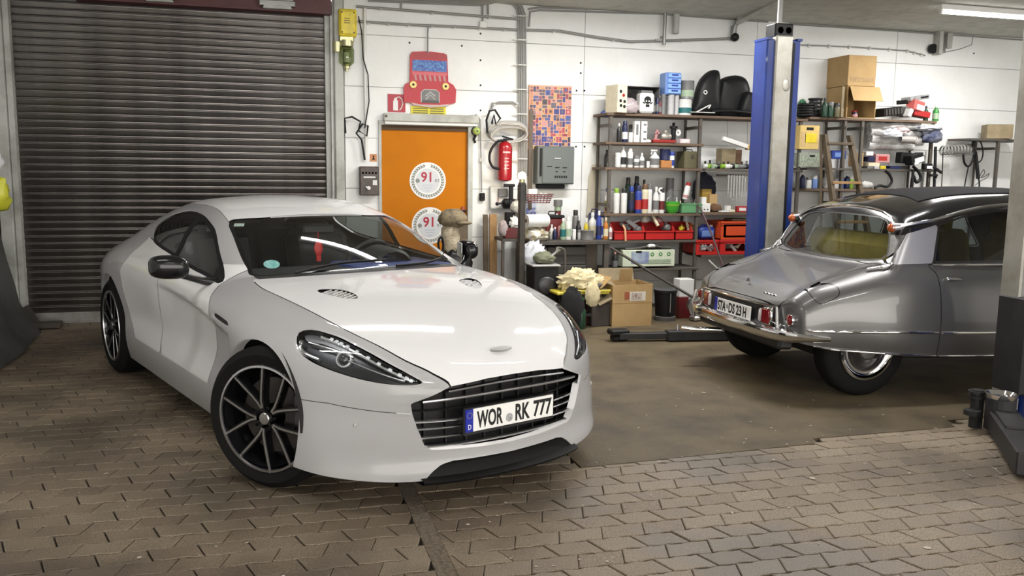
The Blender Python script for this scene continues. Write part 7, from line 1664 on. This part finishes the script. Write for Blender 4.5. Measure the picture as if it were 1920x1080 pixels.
part('top', YE, t, lambda b: (b.box((-.02, 0, zt-.015), (.56, .36, .03), bev=.008), b.box((.02, -.17, zt+.005), (.50, .03, .02), bev=.004))); part('under_tray', LDARK, t, lambda b: b.box((0, 0, .12), (.48, .30, .03)))
for x in (-.24, .22):
    for y_ in (-.12, .12): part('leg', LDARK, t, lambda b: b.box((x, y_, .19), (.03, .03, .34))); part('caster', BLACKP, t, lambda b: b.cyl((x, y_-.01, .025), .025, .02, 12, 'Y'))
CREAM = mat('cream_cloth', (.62, .54, .34), .9, noise=(10, .5, (.46, .38, .20)), bump=(30, .4))
o = one('cloth_heap', 'big heap of cream cloths on the yellow edged trolley', 'cloth', CREAM, lambda b: (crumple_geom(b, (0, 0, .08), (.21, .13, .12), 52, .42, 5, 30, 20), crumple_geom(b, (.14, -.03, .09), (.10, .08, .06), 53, .3, 4), crumple_geom(b, (.05, -.22, -.02), (.07, .035, .12), 54, .3, 4)), (at(1088, 540, 8.28).x, 8.28, zt), smooth=60)
heap('rag', 'dark grey rag beside the cream cloths on the trolley', 'rag', (at(1115, 545, 8.22).x, 8.22, zt), (.09, .07, .05), cm((.06, .06, .065), .85), 55)
heap('black_jacket', 'black jacket draped over the front of the trolley', 'jacket', (at(1070, 600, 8.08).x, 8.05, .03), (.12, .06, .21), mat('black_cloth', (.008, .008, .009), .95), 56, .22, 3.5)
t = thing('oil_bottle', 'dark green bottle standing under the trolley', 'bottle', (at(1086, 610, 8.1).x, 8.06, 0)); part('body', cm(C['darkgreen']), t, lambda b: b.lathe([(.045, 0), (.05, .01), (.05, .18), (.02, .25), (.02, .28)], n=14), 40); part('cap', cm(C['green']), t, lambda b: b.cyl((0, 0, .28), .024, .03, 12), 40)
carton('dark red box on the floor behind the open carton', (at(1112, 606, 8.35).x, 8.36, 0), (.22, .2, .16), cm(C['darkred']), tape=False)
# big open carton
p0, p1 = at(1147, 612, 8.10), at(1221, 609, 8.10); w = p1.x-p0.x; cx_ = (p0.x+p1.x)/2; h_ = at(1185, 534, 8.10).z
t = thing('cardboard_box', 'large open cardboard box on the floor before the rack', 'box', (cx_, 8.10, 0))
part('front_wall', CARD, t, lambda b: b.box((0, .004, h_/2), (w, .008, h_))); part('back_wall', CARD, t, lambda b: b.box((0, .40, h_/2), (w, .008, h_))); part('side_wall', CARD, t, lambda b: b.box((-w/2+.004, .2, h_/2), (.008, .39, h_))); part('side_wall', CARD, t, lambda b: b.box((w/2-.004, .2, h_/2), (.008, .39, h_))); part('bottom', CARD, t, lambda b: b.box((0, .2, .005), (w, .39, .01)))
part('flap', CARD, t, lambda b: b.box((-w/2-.06, .2, h_+.02), (.16, .36, .006), ry=-.75)); part('flap', CARDOLD, t, lambda b: b.box((.0, .44, h_+.05), (w*.9, .006, .15), rx=-.35)); part('flap', CARD, t, lambda b: b.box((.05, .30, h_+.06), (.14, .006, .14), rx=.2)); part('flap', CARDOLD, t, lambda b: b.box((w/2+.01, .2, h_-.08), (.006, .36, .17)))
part('printed_label', cm((.62, .58, .50)), t, lambda b: b.box((w*.13, -.001, h_*.72), (w*.40, .002, h_*.22))); part('label_print', mat('label_print', (.50, .42, .36), .6, noise=(40, 1., (.15, .10, .08))), t, lambda b: b.box((w*.10, -.0025, h_*.72), (w*.26, .001, h_*.16))); part('stamp', cm((.30, .09, .05)), t, lambda b: b.box((-w*.14, -.001, h_*.74), (w*.12, .002, h_*.18))); part('tape_seam', mat('tape', (.30, .19, .075), .5), t, lambda b: b.box((0, -.0005, h_*.56), (w, .001, .006)))
for k, (dx, dy, z, rx_, ry_, lab) in enumerate([(-.36, .08, .30, .5, -.45, 'folded grey brown carton flap leaning on the open cardboard box'), (-.30, .24, .36, .35, -.30, 'second folded carton lying behind the leaning one')]):
    o = one('folded_carton', lab, 'cardboard', CARDOLD, lambda b: (b.box((0, 0, 0), (.22, .17, .012), rx=rx_, ry=ry_), b.box((.02, .03, .02), (.20, .15, .008), rx=rx_, ry=ry_)), (cx_+dx*.75, 8.10+dy, z))
one('carton_prop', 'old dark carton under the folded ones', 'box', cm((.05, .04, .035), .8), lambda b: (b.box((0, 0, .115), (.20, .24, .23), bev=.006), b.box((0, 0, .235), (.18, .22, .01))), (cx_-.32, 8.26, 0))
# printed carton on the low shelf
p0, p1 = at(1166, 520, 9.0), at(1263, 520, 9.0); w = p1.x-p0.x; z0 = .50; h2 = at(1215, 469, 8.98).z-z0
t = carton('pale green printed carton on the lowest shelf of the rack', ((p0.x+p1.x)/2, 9.14, z0), (w, .30, h2), cm((.55, .60, .46), .6), tape=False)
part('blue_print', mat('carton_blue', (.16, .20, .34), .5, noise=(9, .8, (.45, .52, .52))), t, lambda b: b.box((-w*.17, -.152, h2*.55), (w*.34, .002, h2*.72)))
for k in range(3): part('green_icon', cm(C['green']), t, lambda b: b.lathe([(.012, -.153), (.022, -.153)], (w*(.06+.16*k), 0, h2*.74), 14, 'Y', cap=False))
part('handle_hole', BLACKP, t, lambda b: b.box((-w*.20, -.154, h2*.9), (.07, .002, .022))); part('print_line', cm(C['palegreen']), t, lambda b: [b.box((w*.2, -.153, h2*(.2+.1*k)), (w*.45, .002, .008)) for k in range(3)])
one('wiper_blades', 'bundle of bent dark profiles lying on the printed carton', 'profiles', mat('profile_dark', (.05, .045, .04), .5), lambda b: (b.tube(smooth_poly([(-.26, 0, .01), (-.1, 0, .02), (.08, 0, .045), (.16, 0, .03), (.30, 0, .018)], 5, False), .014, 6), b.tube(smooth_poly([(-.20, .04, .01), (0, .05, .02), (.16, .03, .04), (.26, .04, .015)], 5, False), .012, 6)), ((p0.x+p1.x)/2-.02, 9.02, z0+h2), smooth=50)
p = at(1213, 473, 8.98); heap('rag', 'small white rag caught in the dark profiles', 'rag', (p.x+.06, 9.0, z0+h2+.03), (.05, .03, .02), WHITEP, 61)
p = at(1150, 520, 8.98); vessel('bottle', (p.x, 8.95, .482+0), .06, .20, 'black', 'pink', 'grey', 'black bottle with pale pink cap beside the printed carton')
# bucket, white box, shiny scrap, long rod
p = at(1246, 600, 8.36); t = thing('bucket', 'black plastic bucket on the floor beside the large cardboard box', 'bucket', (p.x, 8.36, 0)); part('pail', BLACKP, t, lambda b: b.lathe([(.095, 0), (.10, .02), (.118, .30), (.124, .30), (.124, .325), (.115, .325), (.112, .30)], n=24), 40); part('wire_handle', STEEL, t, lambda b: b.tube([(-.0, -.125, .30), (.0, -.122, .10)], .005, 5)); part('lid', cm((.07, .07, .072), .5), t, lambda b: b.cyl((0, 0, .318), .122, .012, 24)); part('base_ring', cm((.10, .095, .09), .6), t, lambda b: b.lathe([(.112, .0), (.116, .045), (.104, .05)], n=24, cap=False), 40)
p = at(1281, 560, 8.5); carton('white box with dark mark on top of the dark red box', (p.x, 8.5, .23), (.17, .15, .19), WHITEP, tape=False); t = bpy.data.objects['cardboard_box']; 
carton('dark red box on the floor beside the bucket', (p.x, 8.5, 0), (.19, .18, .23), cm(C['darkred']), tape=False)
p = at(1312, 600, 8.3); t = thing('engine_scrap', 'shiny metal scrap part on the floor behind the saloon tail', 'car part', (p.x, 8.3, 0)); part('ring', SILVER, t, lambda b: b.lathe([(.10, -.03), (.15, -.02), (.15, .02), (.10, .03)], (0, 0, .16), 24, 'Y', cap=False), 40); part('foot', SILVER, t, lambda b: (b.box((-.04, -.05, .03), (.20, .10, .05), bev=.012, rz=.3), b.cyl((-.05, -.06, .05), .05, .05, 14))); part('arm', mat('dull_alloy', (.35, .33, .29)), t, lambda b: b.tube([(-.08, -.03, .06), (-.11, -.03, .2), (-.05, 0, .32)], .022, 8), 60)
one('long_rod', 'long dark rod leaning aslant from the bench to the floor', 'rod', DARKSTEEL, lambda b: b.tube([at(1145, 464, 8.62), at(1222, 512, 8.45), at(1300, 558, 8.28)], .014, 8), smooth=50)
one('broom_handle', 'thin dark pole leaning across the rack behind the saloon', 'pole', mat('pole_maroon', (.09, .05, .055), .5), lambda b: b.tube([at(1312, 388, 8.9), at(1335, 440, 8.8), at(1358, 506, 8.66), at(1382, 570, 8.55), at(1392, 598, 8.5)], .011, 8), smooth=50)
one('broom_handle', 'short pale stick leaning behind the tail of the saloon', 'stick', cm(C['silver']), lambda b: b.tube([at(1329, 488, 8.6), at(1350, 508, 8.5), at(1390, 560, 8.42), at(1412, 601, 8.38)], .009, 6), smooth=50)
# ---------------------------------------------------------------- rack beyond the blue post
ZT, ZM, ZL = 2.215, 1.63, 1.385
def spool(u, n_, r, y, label):
    p = at(u, 221, y); t = thing('cable_spool', label, 'spool', (p.x, y, ZT)); 
    part('drum', BLACKP, t, lambda b: b.lathe([(r, 0), (r, .02), (r*.82, .025), (r*.82, .20), (r, .205), (r, .225)], n=20), 40)
    for k in range(n_): part('cable_turn', mat('black_cable', (.02, .02, .021), .4), t, lambda b: b.lathe([(r*.82, .045+.045*k-.018), (r*.92, .045+.045*k), (r*.82, .045+.045*k+.018)], n=20, cap=False), 50)
s = px_scale(1528, 221, 9.2)
spool(1527, 4, .082, 9.18, 'black cable spool on the top board beside the tall carton')
t = thing('hose_coil', 'flat coil of black hose on the top board next to blue post', 'hose', (at(1510, 221, 9.12).x, 9.12, ZT))
for k in range(5): part('hose_turn', BLACKP, t, lambda b: b.tube([((.11-.006*k)*math.cos(a), .09*math.sin(a), .02+.030*k+.004*math.sin(3*a+k)) for a in [i*2*PI/24 for i in range(25)]], .014, 6), 60)
heap('film_heap', 'green wrapped bundle behind the coil of black hose', 'bundle', (at(1502, 221, 9.3).x, 9.3, ZT), (.06, .05, .12), cm((.05, .20, .10), .5), 71)
put([('bottle', 1545, 10, 30, 'darkgreen', 'black', None, 'dark green bottle leaning before the tall carton'), ('jar', 1556, 10, 24, 'darkgreen', 'grey', None, 'dark green jar before the tall carton'), ('jar', 1568, 10, 22, 'olive', 'black', None, 'olive jar before the tall carton')], ZT, 8.99, 221, 'on the top board')
# two cartons, the lower one open to the front
p0, p1 = at(1587, 221, 9.02), at(1640, 221, 9.02); w = p1.x-p0.x; hA = 50*s; hB = 48*s
t = thing('cardboard_box', 'open cardboard box on its side on the top board, flap hanging', 'box', ((p0.x+p1.x)/2, 9.02, ZT))
part('bottom', CARD, t, lambda b: b.box((0, .2, .004), (w, .40, .008))); part('top', CARD, t, lambda b: b.box((0, .2, hA), (w, .40, .008))); part('back_wall', CARD, t, lambda b: b.box((0, .40, hA/2), (w, .008, hA)))
for s_ in (-1, 1): part('side_wall', CARD, t, lambda b: b.box((s_*w/2, .2, hA/2), (.008, .40, hA)))
part('flap', CARD, t, lambda b: b.box((.02, -.055, hA-.085), (w*1.04, .006, .19), rx=-.45)); part('side_flap', CARDOLD, t, lambda b: b.box((-w/2-.06, -.0, hA/2), (.14, .006, hA*.96), rz=.7))
t = carton('sealed cardboard box standing on the open one', ((p0.x+p1.x)/2-.01, 9.24, ZT+hA+.008), (w*.98, .42, hB), CARD); part('print', mat('carton_print', (.28, .18, .08), .7, noise=(30, .9, (.40, .26, .11))), t, lambda b: b.box((0, -.212, hB*.22), (w*.8, .002, .05)))
p = at(1604, 221, 9.1); vessel('jar', (p.x, 9.12, ZT+.010), .07, .085, 'navy', 'red', 'pink', 'small tub with red lid inside the open cardboard box')
# electronics heap
def slab(label, u, v, y, d, c_, rz=0., ry=0., name='radio_set', cat='radio', extra=None):
    p = at(u, v, y); t = thing(name, label, cat, p); t.rotation_euler = (0, ry, rz)
    part('case', c_, t, lambda b: b.box((0, 0, 0), d, bev=.006))
    if extra: extra(t, d)
    return t
def vents(t, d): 
    for k in range(6): part('fin', DARKSTEEL, t, lambda b: b.box((-d[0]*.4+d[0]*.16*k, -d[1]/2-.004, 0), (d[0]*.08, .008, d[2]*.7)))
def dial(t, d): part('window', BLACKP, t, lambda b: b.box((d[0]*.22, -d[1]/2-.001, 0), (d[0]*.40, .004, d[2]*.4))); part('knob', SILVER, t, lambda b: b.cyl((-d[0]*.35, -d[1]/2-.012, 0), d[2]*.25, .014, 12, 'Y'))
slab('black finned amplifier on the top board beside the open carton', 1664, 210, 9.1, (.28, .20, .10), BLACKP, .08, -.12, 'amplifier', 'amplifier', vents)
slab('silver car radio tilted on the very top of the pile', 1716, 184, 9.15, (.30, .16, .05), cm(C['silver'], .35, .5), .1, -.15, extra=dial)
slab('black car radio below the tilted silver one', 1700, 191, 9.2, (.18, .16, .05), BLACKP, .15, -.1, extra=dial)
def wlab(t, d): part('white_label', WHITEP, t, lambda b: b.box((.02, -d[1]/2-.001, -d[2]*.15), (d[0]*.75, .003, d[2]*.5)))
slab('red and white carton tilted under the car radios', 1716, 199, 9.08, (.16, .14, .12), cm((.55, .10, .09)), .1, .2, 'carton', 'box', wlab); slab('red carton lying under the red and white one', 1722, 214, 9.1, (.22, .16, .07), cm(C['red']), -.1, .15, 'carton', 'box')
slab('grey radio chassis beside the black amplifier', 1695, 210, 9.14, (.13, .14, .11), cm(C['grey']), .3, .1, extra=vents); slab('white sleeve leaning between chassis and red carton', 1703, 212, 9.0, (.05, .1, .10), WHITEP, 0, .4, 'sleeve', 'sleeve')
p = at(1754, 221, 9.1); vessel('bottle', (p.x, 9.1, ZT), .075, .20, 'green', 'white', 'palegreen', 'green bottle at the end of the top board'); vessel('bottle', (p.x-.06, 9.2, ZT), .06, .19, 'darkgreen', 'black', None, 'dark green bottle behind the green one at the board end')
s = px_scale(1650, 260, 9.05)
# rolled plastic, pipes, bags on the middle level
FILM = mat('grey_film', (.30, .29, .28), .22, noise=(7, 1., (.62, .62, .62)))
for k, (u0, u1, v0, v1, r, lab) in enumerate([(1628, 1722, 236, 236, .05, 'uppermost long roll of clear film under the top board'), (1630, 1735, 248, 254, .055, 'second long roll of clear film, from the top'), (1632, 1728, 262, 266, .06, 'third long roll of clear film, with torn end'), (1628, 1710, 272, 276, .045, 'lowest long roll of clear film')]):
    a, b_ = at(u0, v0, 9.12), at(u1, v1, 9.08); one('film_roll', lab, 'film roll', FILM, lambda b: b.tube([a.lerp(b_, f)+Vector((0, .01*math.sin(9*f+k), .008*math.sin(13*f+k))) for f in [i/14 for i in range(15)]], [r*(.85+.2*abs(math.sin(5*i+k))) for i in range(15)], 10), smooth=60)
a, b_ = at(1690, 261, 9.02), at(1716, 263, 8.94); t = thing('cardboard_tube', 'grey tube with open dark end among the film rolls', 'tube', a); part('wall', cm((.30, .28, .26)), t, lambda b: b.tube([(0, 0, 0), b_-a], .045, 16, cap=False), 60); part('hollow', BLACKP, t, lambda b: b.tube([(b_-a)*.9, (b_-a)*.985], .038, 14), 60); part('rim', cm((.42, .38, .35)), t, lambda b: b.lathe([(.037, 0), (.046, .002), (.046, -.01)], tuple(b_-a), 16, 'X', cap=False))
heap('film_heap', 'white crumpled film on top of the film rolls', 'film', at(1672, 258, 8.98), (.12, .05, .055), mat('bag_clear', (.6, .6, .6)), 73, .4, 5); heap('film_heap', 'pinkish crumpled film between the film rolls', 'film', at(1690, 250, 9.0), (.10, .05, .04), cm((.45, .36, .36), .3), 74, .4, 5)
heap('parts_bag', 'navy plastic bag at the outer post of the rack', 'bag', at(1745, 268, 9.0), (.13, .08, .11), mat('bag_navy', (.05, .06, .11), .25, noise=(8, .7, (.25, .26, .30))), 75, .3); heap('plastic_bag', 'grey white bag draped above the navy bag', 'bag', at(1740, 246, 9.0), (.16, .09, .04), mat('bag_greywhite', (.42, .43, .46), .25), 76, .35)
p = at(1740, 233, 9.05); carton('white edged wooden box below the end of the top board', (p.x, 9.12, p.z-.03), (.24, .2, .07), cm((.58, .54, .44)), tape=False)
zz = at(1650, 300, 9.0).z
def lowbox(u, v, w, h_, c_, lab, y=9.02, band=None): p = at(u, v, y); carton(lab, (p.x, y+.08, max(p.z, ZM+.002) if v < 318 else max(p.z, ZL+.002)), (w, .14, h_), cm(C[c_]) if c_ in C else c_, band, tape=False)
lowbox(1656, 305, .20, .10, 'pink', 'pink and red patterned pack below the film rolls', band='red'); lowbox(1632, 292, .10, .05, 'white', 'white carton beside the patterned pack'); lowbox(1635, 303, .09, .06, 'navy', 'navy carton beside the patterned pack', 9.0); lowbox(1640, 312, .16, .045, 'cream', 'cream carton lying under the patterned pack', 9.0)
slab('black device with white label hanging over the rack edge', 1714, 298, 8.96, (.19, .12, .12), BLACKP, .1, -.25, 'device', 'device', wlab); slab('black module beside the labelled device', 1694, 296, 9.08, (.14, .12, .13), BLACKP, -.1, .05, 'device', 'device'); slab('small white tag box under the labelled device', 1716, 306, 8.92, (.07, .05, .04), WHITEP, 0, -.2, 'tag_box', 'box')
for k, (u, c_, w) in enumerate([(1634, 'grey', .10), (1644, 'silver', .09), (1657, 'yellow', .08), (1680, 'navy', .15), (1696, 'black', .1)]): lowbox(u, 318+.01, w, .045, c_, ['grey sleeve lying on the lower shelf by the ladder', 'silver sleeve beside the grey one on the lower shelf', 'yellow pack on the lower shelf', 'navy bar with white edge on the lower shelf', 'black adapter on the lower shelf'][k], 8.99)
# baskets behind the ladder
p = at(1513, 280, 9.0); t = carton('pale yellow printed box near the blue post', (p.x, 9.06, p.z), (34*s, .2, 36*s), cm((.60, .44, .16)), tape=False); part('handle_hole', BLACKP, t, lambda b: b.box((0, -.102, 31*s), (12*s, .003, 4*s))); part('yellow_print', cm((.70, .55, .03)), t, lambda b: b.box((2*s, -.102, 17*s), (20*s, .003, 14*s))); part('side_print', cm((.50, .36, .18)), t, lambda b: b.box((-11*s, -.102, 15*s), (8*s, .003, 22*s)))
p = at(1516, 310, 9.0); t = carton('grey green mesh basket under the pale yellow box', (p.x, 9.08, ZM+.003), (.27, .2, .165), mat('mesh_green', (.30, .34, .27), .6, noise=(40, 1., (.10, .12, .09))), tape=False, name='basket', cat='basket'); part('handle_hole', BLACKP, t, lambda b: b.box((.03, -.102, .13), (.07, .003, .022)))
lowbox(1574, 298, .20, .10, 'blue', 'blue crate seen between the ladder rails', 9.16, 'paleblue'); p = at(1575, 272, 9.15); carton('grey lid above the blue crate between the ladder rails', (p.x, 9.18, p.z), (.24, .16, .02), cm((.20, .18, .18)), tape=False); lowbox(1612, 312, .11, .16, CARD, 'narrow cardboard box beside the ladder rail', 9.05)
for k, (u, c_, lab) in enumerate([(1504, 'navy', 'navy bottle at the blue post on the lowest visible shelf'), (1516, 'white', 'white tub second from the blue post on the lowest shelf'), (1527, 'paleblue', 'pale blue tub third from the blue post on the lowest shelf'), (1567, 'white', 'white jar behind the ladder rung'), (1577, 'blue', 'blue bottle behind the ladder rung'), (1587, 'navy', 'navy bottle behind the ladder rung'), (1595, 'lime', 'lime jar near the outer ladder rail')]):
    p = at(u, 350, 9.1); vessel('jar' if k in (1, 2, 3, 6) else 'bottle', (p.x, 9.1, ZL), .065, (.19, .13, .15, .12, .2, .18, .15)[k], c_, 'white' if c_ != 'white' else 'grey', None, lab)
heap('crumpled_bag', 'white crumpled bag on the shelf behind the ladder', 'bag', (at(1552, 352, 9.2).x, 9.2, ZL), (.07, .06, .09), WHITEP, 79); heap('crumpled_bag', 'pale grey heap beside the saloon roof under the ladder', 'bag', (at(1622, 350, 9.1).x, 9.1, ZL), (.10, .06, .05), cm((.42, .42, .40)), 80)
# wooden step ladder
a0, a1, b0, b1 = at(1546, 252, 8.75), at(1560, 362, 8.6), at(1593, 254, 8.75), at(1613, 360, 8.6)
t = thing('step_ladder', 'weathered wooden step ladder leaning at the rack beyond the blue post', 'ladder', (a1.x, 8.6, 0))
def rail(p, q): 
    f = (p.z-0)/(p.z-q.z); foot = p.lerp(q, f); return p-Vector(t.location), foot-Vector(t.location)
for p, q in ((a0, a1), (b0, b1)):
    u_, w_ = rail(p, q); part('side_rail', WOODDARK, t, lambda b: b.add([tuple(c0+Vector((dx, dy, 0))) for c0 in (w_, u_) for dx, dy in ((-.022, -.035), (.022, -.035), (.022, .035), (-.022, .035))], [(3, 2, 1, 0), (4, 5, 6, 7)]+[(i, (i+1) % 4, 4+(i+1) % 4, 4+i) for i in range(4)]))
ra, rb = rail(a0, a1), rail(b0, b1)
for k in range(5):
    f = .05+.22*k; pa = ra[0].lerp(ra[1], f); pb = rb[0].lerp(rb[1], f); part('step', WOOD if k else WOODDARK, t, lambda b: b.box(((pa.x+pb.x)/2, (pa.y+pb.y)/2, (pa.z+pb.z)/2), (abs(pb.x-pa.x), .10, .03), bev=.003))
for p, q in ((a0, a1),): u_, w_ = rail(p, q); part('back_rail', WOODDARK, t, lambda b: b.tube([u_+Vector((-.03, .02, 0)), w_+Vector((-.12, .32, 0))], .02, 4))
# clear hose bag, cables, tools hanging at the rack end
a, b_ = at(1768, 282, 9.1), at(1822, 279, 9.15); t = thing('hose_bag', 'clear bag of ribbed hose lying between rack and far shelf', 'hose', a); part('film', CLEAR, t, lambda b: b.tube([(0, 0, -.02), (b_-a)*.4, b_-a], [.07, .09, .08], 12), 60)
for k in range(9): q = (b_-a)*(k/9.); part('hose_ring', mat('ribbed_hose', (.24, .23, .21), .4), t, lambda b: b.lathe([(.05, -.012), (.062, 0), (.05, .012)], tuple(q), 14, 'X', cap=False), 50)
def hanging(name, label, pts, r, y=9.2, mt_=BLACKP, cat='cable'): one(name, label, cat, mt_, lambda b: b.tube([at(u, v, y) for u, v in smooth_poly(pts, 6, False)], r, 7), smooth=60)
hanging('hanging_cable', 'thick bunch of black cable hanging from the far shelf corner', [(1828, 262), (1824, 275), (1829, 290), (1832, 315), (1834, 335)], .024)
hanging('hanging_cable', 'wide loop of black cable hanging beside the thick bunch', [(1826, 264), (1838, 266), (1843, 285), (1840, 300), (1832, 306)], .009)
hanging('hanging_cable', 'black cable end curling up before the wall near the hose bag', [(1806, 288), (1808, 305), (1816, 312), (1824, 300), (1826, 290)], .014)
hanging('hanging_cable', 'thin black lead hanging straight below the cable curl', [(1816, 312), (1812, 330), (1808, 352)], .008); hanging('hanging_cable', 'second thin black lead below the thick cable bunch', [(1834, 330), (1836, 342), (1836, 352)], .010)
hanging('wire_spring', 'curly thin wire dangling beside the cable bunch', [(1837, 330), (1844, 318), (1846, 325), (1840, 333), (1848, 330), (1855, 325), (1850, 333), (1838, 340), (1828, 348)], .004)
hanging('belt', 'black belt hanging from the rack edge over the wall', [(1660, 320), (1668, 328), (1672, 340), (1664, 350), (1650, 348), (1640, 352)], .016, 9.0, cat='belt'); hanging('belt', 'black hose looped under the labelled device', [(1712, 312), (1722, 322), (1726, 334), (1718, 342), (1712, 330), (1708, 354)], .018, 8.98, cat='hose')
for k, (u, v0, v1) in enumerate([(1710, 318, 356), (1752, 275, 356), (1766, 285, 356)]): hanging('rod', ['black rod standing under the labelled device', 'thick black rod at the outer post of the rack', 'thin rod beyond the outer post of the rack'][k], [(u+2, v0), (u+1, (v0+v1)/2), (u-1, v1)], .018 if k < 2 else .006, 8.97, cat='rod')
t = thing('pipe_clamp', 'black pipe clamp hooked on the thick rod at the rack end', 'clamp', at(1752, 318, 8.94)); part('bar', BLACKP, t, lambda b: b.box((.04, 0, 0), (.16, .03, .03), bev=.005, ry=.5)); part('jaw', BLACKP, t, lambda b: b.box((0, 0, -.07), (.10, .03, .03), bev=.005)); part('hook', BLACKP, t, lambda b: b.tube([(.02, 0, -.07), (.04, 0, -.10), (.01, 0, -.12)], .010, 6))
slab('black bracket with white tag beside the thick rod', 1738, 312, 8.97, (.12, .06, .07), BLACKP, 0, 0, 'device', 'device', wlab)
p = at(1879, 257, 9.05); t = carton('old olive cardboard box on the dark rack at the wall end', (p.x, 9.14, 2.022), (.30, .26, .175), CARDOLD, rz=-.5); heap('rag', 'dark bundle behind the old olive cardboard box', 'rag', (p.x+.16, 9.28, 2.022), (.08, .08, .07), cm((.06, .05, .04), .8), 81)
for k, (u, c_) in enumerate([(1892, 'navy'), (1899, 'navy'), (1906, 'grey')]): p = at(u, 330, 9.2); vessel('bottle', (p.x, 9.2, 1.002), .045, .30+.06*k, c_, 'black', None, ['navy bottle nearest the rack leg on the far rack', 'navy bottle second from the leg on the far rack', 'grey bottle third from the leg on the far rack'][k])
one('leaning_sheet', 'white sheet leaning under the far rack', 'board', cm((.66, .66, .64)), lambda b: b.add([(8.12, 9.36, 1.05), (8.58, 9.36, 1.05), (8.46, 9.36, 1.86), (8.12, 9.36, 1.86), (8.12, 9.38, 1.05), (8.58, 9.38, 1.05), (8.46, 9.38, 1.86), (8.12, 9.38, 1.86)], [(0, 1, 2, 3), (7, 6, 5, 4), (0, 4, 5, 1), (1, 5, 6, 2), (2, 6, 7, 3), (3, 7, 4, 0)]))
